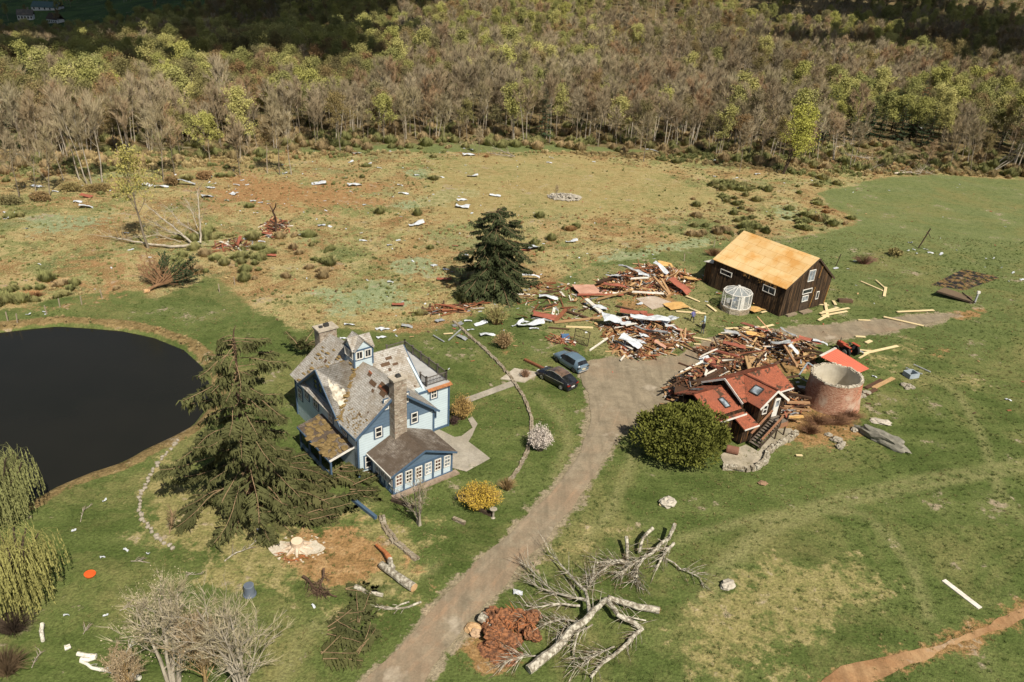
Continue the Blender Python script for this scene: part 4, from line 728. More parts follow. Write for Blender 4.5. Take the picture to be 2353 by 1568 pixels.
for i in range(58): a = 2*math.pi*(i+rr.random()*.6)/58; b.box((2.62*math.cos(a)-.22, 2.62*math.sin(a)-.3, 3.68+.16*noise.noise(Vector((math.cos(a)*3, math.sin(a)*3, 5)))), (rr.uniform(.2, .36), rr.uniform(.18, .3), rr.uniform(.1, .26)), Matrix.Rotation(a+rr.uniform(-.3, .3), 3, 'Z'))
b.build('rim_stone', stone_mat('rim_stone', [(.4, .35, .28), (.52, .47, .38), (.6, .55, .46)], 2), silo)
# ---------------------------------------------------------------- cars
rub = M('tyre_rubber', (.02, .02, .02), (.012, .012, .012)); alloy = M('wheel_alloy', (.5, .5, .5), (.3, .3, .3), rough=.35, spec=.5, metal=.6); dark_rim = M('wheel_dark', (.06, .06, .06), (.03, .03, .03), rough=.4, spec=.5)
plate_m = M('number_plate', (.62, .55, .36), (.55, .48, .32)); plate_w = M('number_plate_pale', (.6, .6, .62), (.5, .5, .52)); red_lamp = M('tail_lamp_red', (.3, .02, .015), (.15, .01, .01), rough=.25, spec=.5); chrome = M('chrome_strip', (.7, .7, .7), rough=.25, spec=.6, metal=.7); lamp_w = M('head_lamp', (.6, .62, .65), rough=.2, spec=.6)
def paint(name, c, dust=None, amt=.5):
    t = NT(name); col = c
    if dust: col = t.mix(t.ramp(t.noise(t.coord(), 1.1, 5, .7), [(0, 0, 0), (.9, .9, .9)], [amt, amt+.2]), c, dust)
    m = t.fin(col, .28, .5); t.b.inputs['Coat Weight'].default_value = .4; t.b.inputs['Coat Roughness'].default_value = .12; return m
cglass = glass_mat('car_glass', (.01, .011, .013))
def car(label, pos, yaw, top, belt, hw, wb, body_m, rim_m, ln, side, wind, rear, dusty=None, black_trim=None):
    """top and belt: height profiles (x, z), nose at +x; side, wind, rear: x ranges that are glass"""
    t = thing('parked_car', label, 'car', pos, yaw, 'cars parked by the drive'); xs = np.unique(np.round(np.concatenate([np.linspace(-ln/2, ln/2, 31), [p[0] for p in top]]), 3))
    zt = np.interp(xs, [p[0] for p in top], [p[1] for p in top]); zb = np.minimum(np.interp(xs, [p[0] for p in belt], [p[1] for p in belt]), zt-.02)
    f = np.abs(xs)/(ln/2); w = hw*(1-.16*f**5-.03*f**2); cab = np.clip((zt-zb)/.5, 0, 1); wt = w*(.93-.2*cab)
    rows = []
    for i, x in enumerate(xs):
        arch = max([0]+[1-((x-c)/.43)**2 for c in (-wb/2, wb/2)]); z0 = .24+.42*math.sqrt(max(0, arch)) if arch > 0 else .24
        m = .55*zb[i]; half = [(w[i]*.92, z0), (w[i], max(z0+.02, .48)), (w[i]*1.005, max(z0+.04, m+.1)), (w[i]*.985, zb[i]), (wt[i], zt[i]-.03*cab[i]), (wt[i]*.6, zt[i]+.025*cab[i]), (0, zt[i]+.04*cab[i])]
        rows.append([(x, y, z) for y, z in half]+[(x, -y, z) for y, z in reversed(half[:-1])])
    nr = len(rows[0]); B, G, Wd, Rr, Tp = MB(), MB(), MB(), MB(), MB()
    V = [p for r_ in rows for p in r_]
    parts = {k: [] for k in 'bswrt'}
    for i in range(len(xs)-1):
        xm = (xs[i]+xs[i+1])/2
        for j in range(nr-1):
            q = (i*nr+j, (i+1)*nr+j, (i+1)*nr+j+1, i*nr+j+1); sidef = j in (3, nr-5); topf = 4 <= j <= nr-6
            k = 'b'
            if sidef and side[0] < xm < side[1] and cab[i] > .35 and cab[i+1] > .35: k = 's'
            elif topf and wind[0] < xm < wind[1]: k = 'w'
            elif topf and rear[0] < xm < rear[1]: k = 'r'
            elif topf and dusty and rear[1] <= xm <= wind[0]: k = 't'
            parts[k].append(q)
    parts['b'] += [tuple(range(nr)), tuple(reversed(range((len(xs)-1)*nr, len(xs)*nr)))]
    for k, nm, m in (('b', 'body', body_m), ('s', 'side_window', cglass), ('w', 'windshield', cglass), ('r', 'rear_window', cglass), ('t', 'roof', dusty)):
        if parts[k]:
            b = MB(); used = sorted({i for q in parts[k] for i in q}); ix = {v: n for n, v in enumerate(used)}; b.add([V[i] for i in used], [tuple(ix[i] for i in q) for q in parts[k]]); b.build(nm, m, t, smooth_=k != 's')
    for sx in (-wb/2, wb/2):
        for sy in (-1, 1):
            b = MB(); c = Vector((sx, sy*(hw-.13), .35)); b.tube([c-Vector((0, .12, 0)), c-Vector((0, .1, 0)), c+Vector((0, .1, 0)), c+Vector((0, .12, 0))], [.31, .35, .35, .31], 20); wh = b.build('wheel', rub, t); b = MB(); o = sy*.125; b.tube([c+Vector((0, o-.01*sy, 0)), c+Vector((0, o, 0))], [.25, .24], 16)
            for a in range(5): b.box(c+Vector((.12*math.cos(a*1.257), o, .12*math.sin(a*1.257))), (.22, .03, .05), Matrix.Rotation(-a*1.257, 3, 'Y'))
            b.build('rim', rim_m, wh)
    for s in (-1, 1):
        b = MB(); b.box((-ln/2+.05, s*(hw*.7), zb[1]-.12), (.16, .36, .16)); b.build('taillight', red_lamp if dusty else black_trim, t); b = MB(); b.box((ln/2-.12, s*hw*.66, .68), (.2, .36, .12)); b.build('headlight', lamp_w, t); b = MB(); b.box((side[1]-.25, s*(hw+.1), zb[len(zb)*2//3]+.06), (.18, .2, .14)); b.build('mirror', body_m, t)
    b = MB(); b.box((-ln/2-.0, 0, .62), (.05, .5, .15)); b.build('number_plate', plate_w if dusty else plate_m, t); b = MB(); b.box((-ln/2+.02, 0, .36), (.1, hw*1.5, .12)); b.build('bumper', chrome if not dusty else black_trim, t)
    if not dusty: b = MB(); b.box((-ln/2+.02, 0, .86), (.06, hw*1.5, .06)); b.build('light_bar', chrome, t)
    b = MB()
    if dusty:
        pts = [(x, z) for x, z, c in zip(xs, zt, cab) if side[0]-.1 <= x <= side[1]+.1]
        for s in (-1, 1):
            for (x, z), (x2, z2) in zip(pts[:-1], pts[1:]): b.beam((x, s*hw*.745, z-.05), (x2, s*hw*.745, z2-.05), .05, .05)
            b.beam((side[0]-.15, s*hw*.99, zb[3]+.0), (side[1]+.1, s*hw*.99, zb[-6]+.02), .04, .05)
        b.build('window_trim', chrome, t)
    return t
def heading(a, b): d = b-a; return math.atan2(d.y, d.x)
gf, gr_ = c5(470, 1130), c5(640, 1240); n_ = (gf-gr_).normalized(); pr_ = Vector((-n_.y, n_.x, 0))*-1
car('blue grey hatchback with boxy rear and dark wheels, parked behind the black car', (gf+gr_)/2+pr_*.82, heading(gr_, gf), [(-2.32, .98), (-2.2, 1.06), (-1.95, 1.4), (-1.6, 1.6), (-.2, 1.64), (.45, 1.52), (1.15, 1.08), (2.1, .9), (2.32, .66)], [(-2.3, .98), (0, .94), (1.2, .96), (2.3, .7)], .95, 3.0, paint('car_paint_blue_grey', (.12, .18, .24)), dark_rim, 4.64, (-1.5, .95), (.5, 1.1), (-2.18, -1.9), black_trim=dark_metal)
bf_, br_ = c5(315, 1310), c5(510, 1420); n_ = (bf_-br_).normalized(); pr_ = Vector((-n_.y, n_.x, 0))*-1
car('black dusty sloping-back car with chrome window trim and bright wheels, half on the grass', (bf_+br_)/2+pr_*.85, heading(br_, bf_), [(-2.5, .95), (-2.35, 1.1), (-1.7, 1.38), (-1.0, 1.62), (0, 1.7), (.6, 1.58), (1.4, 1.08), (2.2, .88), (2.5, .62)], [(-2.5, .98), (-1.5, 1.06), (0, .98), (1.3, .96), (2.5, .7)], .99, 3.0, paint('car_paint_black', (.012, .014, .022), (.03, .025, .022)), alloy, 5.0, (-1.75, 1.15), (.65, 1.38), (-2.3, -1.35), dusty=paint('car_roof_dusty', (.03, .025, .025), (.2, .13, .09), .36), black_trim=dark_metal)
# ---------------------------------------------------------------- people
skin_m = M('skin', (.45, .28, .2), rough=.6); shoe_m = M('shoe_pale', (.6, .56, .48)); hair_g = M('hair_grey', (.5, .46, .4), (.3, .27, .23))
def person(label, pos, yaw, top_m, leg_m, top_z=.9, hood=None, bag=None, stride=.25, hat=None, arms=((.2, .05), (-.1, .05))):
    j = [((0, 0, .95), .15), ((0, 0, 1.12), .14), ((.02, 0, 1.35), .16), ((.03, 0, 1.5), .065), ((.05, 0, 1.58), .075), ((.06, 0, 1.7), .1)]; e = [(i, i+1) for i in range(5)]
    for s, (fx, fy), st in ((1, arms[0], stride), (-1, arms[1], -stride)):
        k = len(j); j += [((.02, s*.19, 1.43), .075), ((.02-fx*.2, s*(.26+fy), 1.16), .058), ((.1+fx, s*(.24+fy), .94), .042), ((.13+fx*1.2, s*(.24+fy), .86), .035)]; e += [(2, k), (k, k+1), (k+1, k+2), (k+2, k+3)]
        k = len(j); j += [((0, s*.1, .88), .105), ((st*.55+.03, s*.11, .5), .075), ((st*.9-.04, s*.11, .1), .05), ((st*.9+.14, s*.12, .045), .045)]; e += [(0, k), (k, k+1), (k+1, k+2), (k+2, k+3)]
    me = bpy.data.meshes.new('person'); me.from_pydata([p for p, r_ in j], e, []); o = bpy.data.objects.new('person', me); COL.objects.link(o)
    o.modifiers.new('skin', 'SKIN'); sv = me.skin_vertices[0].data
    for i, (p, r_) in enumerate(j): sv[i].radius = (r_, r_*(1.25 if i in (1, 2) else 1))
    sv[0].use_root = True; o.modifiers.new('sub', 'SUBSURF').levels = 2; dg = bpy.context.evaluated_depsgraph_get(); me2 = bpy.data.meshes.new_from_object(o.evaluated_get(dg)); bpy.data.objects.remove(o)
    b = MB(); b.add([v.co[:] for v in me2.vertices], [tuple(p.vertices) for p in me2.polygons])
    mi = [3 if z < .09 else 2 if z < top_z and abs(y) < .24 else 0 if (z > 1.53 or (abs(y) > .2 and z < .93)) else 1 for x, y, z in (tuple(p.center) for p in me2.polygons)]; b.m = mi
    for s, (fx, fy) in ((1, arms[0]), (-1, arms[1])):              # five bent fingers on each hand
        h = Vector((.13+fx*1.2, s*(.24+fy), .86))
        for q in range(4): p = h+Vector((.03-.02*q, 0, -.02)); b.tube([p, p+Vector((.01, 0, -.045)), p+Vector((.03, -s*.01, -.075-.006*(q in (1, 2))))], [.011, .01, .007], 5, 0)
        p = h+Vector((.03, -s*.01, .01)); b.tube([p, p+Vector((.035, -s*.015, -.02)), p+Vector((.045, -s*.02, -.045))], [.012, .011, .008], 5, 0)
    hx = Vector((.06, 0, 1.7)); b.tube([hx+Vector((.1, 0, -.0)), hx+Vector((.135, 0, -.03))], [.014, .02], 5, 0)
    for s in (-1, 1): b.box(hx+Vector((0, s*.105, 0)), (.05, .02, .06), m=0); b.box(hx+Vector((.1, s*.038, .02)), (.012, .025, .012), m=2)
    b.box(hx+Vector((.1, 0, -.06)), (.012, .05, .012), m=3)
    o = b.build('person', [skin_m, top_m, leg_m, shoe_m], smooth_=True); o.location = pos; o.rotation_euler.z = yaw; tag(o, label, 'person')
    if hood: b = MB(); b.blob(hx+Vector((-.03, 0, .02)), (.135, .135, .15), 2, .05, 1, 1); b.blob(hx+Vector((-.05, 0, -.13)), (.13, .17, .1), 2, .05, 1, 2); b.build('hood', hood, o, smooth_=True)
    if hat: b = MB(); b.blob(hx+Vector((-.02, 0, .05)), (.115, .115, .095), 2, .08, 1, 1); b.build('hair', hat, o, smooth_=True)
    return o
navy = M('trousers_dark', (.03, .032, .04), (.018, .02, .026)); greyt = M('trousers_grey', (.16, .15, .15), (.1, .1, .1)); plaid = M('shirt_purple_blue', (.2, .2, .42), (.12, .12, .28), sc=14); pale_j = M('jacket_pale_blue', (.42, .53, .58), (.33, .43, .48), sc=5); blk = M('jacket_black', (.018, .018, .02), (.01, .01, .012), sc=6)
person('person in a purple blue checked shirt and dark trousers walking on the grass', c5(1880, 712), R(100), plaid, navy, .82, hat=hair_g, stride=.34)
person('person in a pale blue hooded jacket facing the heap, standing past the one in black', c5(1998, 782), R(150), pale_j, blk, .8, hood=pale_j, stride=.1, arms=((.3, .0), (.25, .0)))
person('person in a black jacket and grey trousers nearest the drive', c5(1985, 838), R(115), blk, greyt, .8, hat=M('cap_black', (.03, .03, .03)), stride=.12)
# ---------------------------------------------------------------- plants near the buildings
def wob(p, k, s): return Vector(p)+Vector((noise.noise(Vector(p)*.9+Vector((s, 0, 0))), noise.noise(Vector(p)*.9+Vector((0, s, 3))), noise.noise(Vector(p)*.9+Vector((7, 0, s)))*.6))*k
def limbline(b, pts, r0, r1, n=6, m=0, seed=1, k=.18):
    P_ = [Vector(p) for p in pts]; o = []
    for i in range(len(P_)-1):
        L = (P_[i+1]-P_[i]).length; s = max(2, int(L/.5))
        o += [P_[i].lerp(P_[i+1], j/s) for j in range(s)]
    o.append(P_[-1]); q = [wob(p, k, seed) if 0 < i else p for i, p in enumerate(o)]; N = len(q)
    q = [Vector((p.x, p.y, max(p.z, .02))) for p in q]
    b.tube(q, [(r0+(r1-r0)*i/(N-1))*(1+.12*noise.noise(p*2)) for i, p in enumerate(q)], n, m); return q
def brush(b, q, r, n, L, w=.02, up=.2, start=.2, tri=3, branch=None, m=0):
    for i in range(n):
        k = (start+(1-start)*r.random())*(len(q)-1.01); a = int(k); p = q[a].lerp(q[a+1], k-a); d0 = (q[a+1]-q[a]).normalized(); d = (rdir(r, d0, r.uniform(.3, 1.1))+Vector((0, 0, up))).normalized(); l = L*r.uniform(.4, 1.2); e = p+d*l
        if e.z < .03: e.z = .03+r.random()*.1
        if branch is not None: branch.tube([p, p.lerp(e, .5)+Vector((0, 0, l*.06)), e], [w*1.3, w, w*.4], 3, m, caps=False)
        for z in range(tri): twig(b, p.lerp(e, r.uniform(.3, 1)), rdir(r, d, r.uniform(.15, .6)), l*r.uniform(.3, .6), w*.5, r)
olive = crown_mat('spruce_needles', [(.1, .102, .038), (.075, .082, .032), (.115, .112, .045)], vs=.6); spr_bark = M('spruce_bark', (.12, .075, .05), (.05, .03, .022), sc=2, stretch=(1, 1, .3)); bough_m = M('bough_bark', (.34, .24, .14), (.18, .12, .07), sc=2)
def bough(T, N, r, p0, d, L, rad, dens=9, hang=.55, bare=.0, wid=.38, m=0, sag=.16):
    """one spruce limb with hanging sprays"""
    n = max(4, int(L*1.4)); q = [p0]; dd = Vector(d)
    for i in range(n): dd = (dd+Vector((r.uniform(-.12, .12), r.uniform(-.12, .12), r.uniform(-.16, .16)-sag*(1 if i < n*.6 else -.7)))).normalized(); q.append(q[-1]+dd*L/n)
    T.tube(q, [rad*(1-.85*i/n)+.012 for i in range(n+1)], 4, m, caps=False); sd_ = Vector((-dd.y, dd.x, 0)).normalized()
    for i in range(int(L*dens)):
        k = (bare+(1-bare)*r.random())*(n-.01); a = int(k); p = q[a].lerp(q[a+1], k-a); f = k/n; s = r.choice((-1, 1)); w = L*wid*(1-.65*f)*r.uniform(.3, 1)+.15
        e = p+sd_*s*w*.8+dd*w*r.uniform(.1, .7)+Vector((0, 0, -.12*w))
        for z in range(6):
            c = p.lerp(e, r.uniform(.2, 1)); l = hang*r.uniform(.4, 1.2); nn = Vector((r.uniform(-1, 1), r.uniform(-1, 1), 0)).normalized()*r.uniform(.025, .08); o = Vector((r.uniform(-.28, .28), r.uniform(-.28, .28), -l))
            N.add([c-nn, c+nn, c+nn*.9+o*.6, c+o, c-nn*.9+o*.55], [(0, 1, 2, 3, 4)])
        N.add([p-dd*.05, p.lerp(e, .5)+dd*.1, e, p.lerp(e, .5)-dd*.1], [(0, 1, 2, 3)])
    return q
def spruce(name, label, base, h, n, rad, seed, tmat, nmat, start=.1, pw=.75, lop=None, smul=1.0, broken=True, dens=9, bare=.1, hang=.55, tr=.017):
    t = thing(name, label, 'tree', base); r = random.Random(seed); T, N, Bh = MB(), MB(), MB(); tp = [Vector((.1*math.sin(z*.5), .08*math.cos(z*.4), z)) for z in np.linspace(-.3, h, 12)]; T.tube(tp, [max(.05, h*tr*(1-.8*i/11)) for i in range(12)], 9)
    if broken: T.tube([tp[-1], tp[-1]+Vector((.1, 0, .5)), tp[-1]+Vector((.25, .1, .8))], [h*tr*.22, h*tr*.16, .02], 5)
    for i in range(n):
        f = start+(1.0-start)*(i+r.random())/n; az = i*2.39996+r.uniform(-.5, .5); L = rad*(1.06-f)**pw*r.uniform(.4, 1.2)+.4
        if lop: L *= lop(az, f)
        if L < .3: continue
        d = Vector((math.cos(az), math.sin(az), r.uniform(-.1, .55)-.15*(1-f))); bough(Bh, N, r, Vector((0, 0, h*f)), d.normalized(), L, .022+.024*(1-f), dens, hang, bare if r.random() < .7 else .65)
    T.build('trunk', tmat, t); Bh.build('limb', bough_m, t); N.build('crown', nmat, t); return t
spruce('spruce_tree', 'tall storm-torn spruce with snapped top and drooping boughs left of the blue house', P(*[v*W_/2500 for v in (350+735/2.7506, 720+1430/2.7506)]), 16.6, 112, 6.9, 5, spr_bark, olive, .07, .62, lambda a, f: (.85 if math.cos(a) > .5 and f < .5 else 1)*(.6+.8*abs(math.sin(a*7+f*40)) if f > .7 else 1), dens=8, bare=.3)
spruce('conifer_tree', 'broad dark conifer standing alone in the tan field behind the debris', b4(1490, 1090), 12.4, 150, 7.2, 9, spr_bark, crown_mat('conifer_needles', [(.055, .07, .03), (.065, .075, .034)], vs=.5), .03, .56, lambda a, f: .7 if (math.cos(a) > .3 and math.sin(a) < .3 and f < .5) else 1, broken=False, dens=11, hang=.4, tr=.014)
# boughs torn off and heaped on the ground beside the house
rb = random.Random(12)
for i, (x, y, a, L) in enumerate([(1000, 1180, .2, 4.6), (1150, 1230, -.3, 4.2), (950, 1330, .1, 5), (1250, 1260, .5, 3.6), (1100, 1380, -.2, 4.6), (900, 1480, .1, 4.4), (1300, 1420, .4, 3.6), (1480, 1330, .2, 3), (1020, 1520, -.4, 3.6), (860, 1250, .6, 3.5), (1400, 1230, -.1, 2.8), (1180, 1500, .3, 3.4)]):
    t = thing('fallen_bough', 'torn spruce bough lying in the heap between the tall spruce and the glazed room', 'branch', c1(x, y), a, 'torn spruce boughs beside the house'); T, N = MB(), MB()
    for k in range(4): bough(T, N, rb, Vector((-L*.4, rb.uniform(-.7, .7), rb.uniform(.15, .8))), Vector((1, rb.uniform(-.5, .5), rb.uniform(0, .25))).normalized(), L*rb.uniform(.7, 1), .03, 14, .3, .05, .45, sag=.05)
    N.v = [(x_, y_, max(z_, .03)) for x_, y_, z_ in N.v]; T.v = [(x_, y_, max(z_, .02)) for x_, y_, z_ in T.v]; T.build('limb', bough_m, t); N.build('needles', olive, t)
for i, (x, y, a) in enumerate([(560, 640, .3), (400, 820, -.2), (750, 1000, .8), (250, 900, .2), (150, 1030, .5), (620, 780, 1.2)]):
    t = thing('fallen_branch', 'broken evergreen branch among twigs on the grass beside the sawn logs', 'branch', P((850+(x*.36-130)/2.6144)*W_/2500, (1200+y/2.6144)*W_/2500), a, 'evergreen branches by the sawn logs'); T, N = MB(), MB()
    for k in range(3): bough(T, N, rb, Vector((-1, rb.uniform(-.5, .5), .2)), Vector((1, rb.uniform(-.6, .6), .1)).normalized(), rb.uniform(1.5, 3), .025, 14, .25, .05, .4, sag=.03)
    N.v = [(x_, y_, max(z_, .03)) for x_, y_, z_ in N.v]; T.v = [(x_, y_, max(z_, .02)) for x_, y_, z_ in T.v]; T.build('limb', bough_m, t); N.build('needles', olive, t)
t = thing('fallen_treetop', 'snapped evergreen top lying against the far chimney of the blue house', 'branch', c1(1060, 420)); T, N = MB(), MB()
for k in range(9): bough(T, N, rb, Vector((0, 0, 1.0)), Vector((rb.uniform(-.8, .6), rb.uniform(-.2, 1), rb.uniform(.1, .9))).normalized(), rb.uniform(2, 3.6), .05, 8, .3, .2, .3)
T.build('limb', bough_m, t); N.build('needles', olive, t)
# yew, forsythia, blossom, shrubs
def bushy(name, label, base, r3, n, mat, seed, size=.3, lumps=14, stem_m=None, cat='shrub', stems=0, inner=.55, group=None, kind=0, ld=(.35, .72), lr=(.3, .48)):
    t = thing(name, label, cat, base, 0, group); r = random.Random(seed); N = MB(); T = MB(); L = []
    for i in range(lumps):
        a = r.uniform(0, 6.283); e = math.asin(r.uniform(-.15, 1)); d = r.uniform(*ld); L.append((Vector((r3[0]*d*math.cos(a)*math.cos(e), r3[1]*d*math.sin(a)*math.cos(e), r3[2]*(.42+.5*d*math.sin(e)))), r.uniform(*lr)))
    for i in range(n):
        c, q = r.choice(L); v = Vector((r.gauss(0, 1), r.gauss(0, 1), r.gauss(.15, 1))).normalized(); k = q*r.uniform(inner, 1.05); p = c+Vector((v.x*r3[0]*k, v.y*r3[1]*k, v.z*r3[2]*k*.9))
        if p.z < .05: continue
        if kind == 0:
            d = (v+Vector((r.uniform(-.6, .6), r.uniform(-.6, .6), r.uniform(-.2, .7)))).normalized(); s = d.cross(Vector((r.uniform(-1, 1), r.uniform(-1, 1), .3))).normalized()*size*r.uniform(.2, .4); l = size*r.uniform(.7, 1.5); N.add([p-s*.4, p+s*.4, p+d*l*.6+s, p+d*l, p+d*l*.6-s], [(0, 1, 2, 3, 4)])
        else: leafq(N, p, size, r)
    for i in range(stems):
        a = r.uniform(0, 6.283); e = Vector((math.cos(a)*r3[0]*r.uniform(.3, 1), math.sin(a)*r3[1]*r.uniform(.3, 1), r3[2]*r.uniform(.6, 1.15))); T.tube([(r.uniform(-.15, .15), r.uniform(-.15, .15), -.05), e*.5+Vector((0, 0, r3[2]*.15)), e], [.035, .022, .006], 3, caps=False)
    if stems: T.build('stem', stem_m or bark_grey, t)
    N.build('foliage', mat, t); return t
yew_m = crown_mat('yew_leaves', [(.12, .13, .028), (.13, .14, .03)], vs=.6); yb = c3(520, 1085)
bushy('yew_tree', 'large rounded dark green yew in front of the red cottage', (yb.x, yb.y+1.2, 0), (5.2, 4.3, 5.0), 24000, yew_m, 3, .26, 90, cat='tree', stems=12, stem_m=bark_dark, inner=.6, ld=(.45, .88), lr=(.13, .27))
fors = crown_mat('forsythia_bloom', [(.52, .36, .06), (.6, .43, .08)], vs=.4); tanb = M('straw_stem', (.36, .25, .12), (.22, .15, .07), sc=3)
def arching(name, label, base, r3, n, mat, seed, stem_m, nl=0, leaf=.1, w=.02, cat='shrub', group=None, part='foliage'):
    """many thin stems fanning from the base, with small leaves or flowers along them"""
    t = thing(name, label, cat, base, 0, group); r = random.Random(seed); T, N = MB(), MB(); Q = []
    for i in range(n):
        a = r.uniform(0, 6.283); f = math.sqrt(r.random()); e = Vector((math.cos(a)*r3[0]*f, math.sin(a)*r3[1]*f, r3[2]*(1.08-.55*f*f)*r.uniform(.75, 1.1))); p = Vector((math.cos(a)*r3[0]*.22*f, math.sin(a)*r3[1]*.22*f, -.05)); m = p.lerp(e, .55)+Vector((0, 0, r3[2]*.18)); T.tube([p, m, e], [w, w*.7, w*.25], 3, caps=False); Q.append((p, m, e))
    for i in range(nl):
        p, m, e = r.choice(Q); k = r.uniform(.25, 1); c = p*(1-k)**2+m*2*k*(1-k)+e*k*k; leafq(N, c+Vector((r.gauss(0, .1), r.gauss(0, .1), r.gauss(0, .1))), leaf, r)
    T.build('stem', stem_m, t)
    if nl: N.build(part, mat, t)
    return t
arching('forsythia_bush', 'large golden forsythia in bloom beside the driveway below the glazed room', P(1102, 1165), (2.1, 1.7, 2.3), 420, fors, 4, tanb, 9000, .06)
arching('forsythia_bush', 'straw coloured forsythia fading against the right wall of the blue house', P(1062, 962), (1.35, 1.2, 2.6), 420, crown_mat('forsythia_faded', [(.46, .31, .11), (.5, .34, .12)]), 6, tanb, 3800, .055)
arching('blossom_shrub', 'white blossoming shrub beside the curved stone wall', P(1240, 1035), (1.35, 1.2, 2.7), 150, M('white_blossom', (.72, .66, .6), (.55, .47, .42), sc=6), 8, bark_grey, 5200, .065, part='blossom')
arching('shrub', 'tan leafless shrub behind the upper end of the stone wall', P(1157, 800), (1.5, 1.3, 2.2), 320, crown_mat('buds_tan', [(.38, .27, .15), (.3, .24, .12)]), 10, tanb, 700, .08); arching('shrub', 'pale green budding shrub in front of the lone conifer', P(1140, 745), (1.9, 1.4, 2.7), 160, crown_mat('buds_pale', [(.28, .26, .1), (.26, .25, .1)]), 11, tanb, 1500, .09)
arching('shrub', 'pinkish leafless shrub beside the flat stone by the black car', P(1207, 868), (.8, .7, 1.1), 160, None, 12, M('stem_pink', (.4, .25, .17), (.26, .16, .1))); arching('shrub', 'brown leafless shrub to the right of the golden forsythia', P(1165, 1125), (1.1, .9, 1.2), 170, None, 13, tanb); arching('shrub', 'bronze reddish shrub at the right corner of the blue house', P(1042, 975), (.55, .5, .9), 120, crown_mat('bronze_leaf', [(.1, .06, .05), (.08, .05, .045)]), 14, bark_dark, 600, .07)
arching('shrub', 'brown bare shrub beyond the right end of the barn', P(1985, 607), (2.6, 1.0, 1.6), 260, None, 15, M('stem_red_brown', (.25, .14, .1), (.16, .09, .065))); bushy('shrub', 'dark green shrub between the brown shrub and the tall post', P(2055, 588), (1.5, 1.0, 1.1), 700, cr_bud, 16, .25, 6); arching('shrub', 'rusty bare shrub at the far left end of the barn', P(1640, 588), (2.2, 1.2, 1.4), 240, None, 17, M('stem_rust', (.3, .17, .09), (.2, .11, .06)))
T, Cn = make_tree(91, 4.6, 8, 4, 4, .6, .1, .02, tri=2, tww=.015, stems=3); t = thing('crab_tree', 'small bare pale-barked tree before the glazed room', 'tree', P(965, 1205)); T.build('trunk', bark_pale, t); Cn.build('crown', cr_bare, t)
# brambles below the silo
for k, (x, y, rx) in enumerate([(1560, 800, 2.4), (1700, 800, 2.8), (1800, 760, 2.0), (1500, 870, 1.6)]): arching('bramble', 'rusty brown bramble thicket below the silo stump', c3(x, y), (rx, 1.3, 1.1), 260, None, 20+k, M('bramble_stem', (.24, .13, .075), (.13, .07, .04)) if k == 0 else bpy.data.materials['bramble_stem'], w=.016, group='brambles below the silo')
# willows at the left edge
def willow(label, base, h, rad, n, mat, seed, lean_=(0, 0)):
    t = thing('willow_tree', label, 'tree', base); r = random.Random(seed); T, N = MB(), MB()
    for i in range(13):
        a = i*2.4+r.uniform(-.4, .4); f = r.uniform(.45, 1); top = Vector((math.cos(a)*rad*.62*f, math.sin(a)*rad*.62*f, h*(1.04-.3*f))); q = limbline(T, [(0, 0, -.2), (top.x*.25, top.y*.25, h*.4), tuple(top)], .22, .05, 6, 0, seed+i, .25)
        for k in range(n):
            p = q[r.randrange(len(q)*2//5, len(q))]; az = r.uniform(0, 6.28); o = Vector((math.cos(az), math.sin(az), 0))*r.uniform(.3, 1)*rad*.45; s = p+o*.5+Vector((0, 0, r.uniform(.1, .7))); m = p+o+Vector((0, 0, -.1)); L = r.uniform(1.2, 3.4); e = m+o*.15+Vector((r.uniform(-.15, .15), r.uniform(-.15, .15), -min(L, max(m.z-.3, .2)))); N.tube([p, s, m, m.lerp(e, .5)+o*.06, e], [.012]*5, 3, caps=False)
            for z in range(16): c = m.lerp(e, r.random()); d = Vector((r.uniform(-.3, .3), r.uniform(-.3, .3), -1)).normalized(); l = r.uniform(.16, .34); w = d.orthogonal().normalized()*.04; N.add([c, c+d*l*.5+w, c+d*l, c+d*l*.5-w], [(0, 1, 2, 3)])
    T.build('trunk', bark_dark, t); N.build('crown', mat, t)
willow('grey green weeping willow at the pond shore, at the left picture edge', P(22, 1200), 7.6, 3.4, 40, crown_mat('willow_grey', [(.22, .23, .09), (.2, .21, .085)], vs=.4), 2)
willow('yellow green weeping willow below the grey green one', P(48, 1400), 7.4, 3.9, 42, crown_mat('willow_yellow', [(.27, .26, .09), (.25, .245, .085)], vs=.5), 3)
arching('shrub', 'dark brown brush at the foot of the yellow willow', P(30, 1450), (1.9, 1.6, 1.5), 320, None, 25, bark_dark); arching('shrub', 'brown shrub in the lowest left corner', P(15, 1545), (2.0, 1.6, 1.7), 360, None, 26, M('stem_brown', (.2, .14, .08), (.11, .075, .045)))
# bare thicket at the bottom
pale_tw = M('twig_pale', (.46, .4, .3), (.33, .29, .16), sc=.5)
for k, (x, y, h, sp, nm, lab, lv) in enumerate([(400, 1575, 8.6, .45, bark_pale, 'pale branched bare tree with yellow green buds, lowest in the picture', 700), (575, 1600, 8.4, .6, bark_pale, 'bare lichen-barked tree leaning over the bottom edge', 0), (480, 1590, 6.6, .5, tanb, 'tan twiggy bush between two bare pale trees', 500), (300, 1600, 4.0, .5, tanb, 'low bare bush beside the birch logs', 300)]):
    T, Cn = make_tree(100+k, h, 9, 5, 4, sp, .15, .018, leaves=lv*2, leaf=.06, tri=3, tww=.013, stems=4, lean=-.12 if k == 1 else 0, tl=.1); t = thing('bare_tree' if k < 2 else 'shrub', lab, 'tree' if k < 2 else 'shrub', P(x, y)); T.build('trunk', nm, t); Cn.build('crown', pale_tw if k in (0, 1) else M('twig_tan', (.4, .32, .21), (.28, .21, .13)), t)
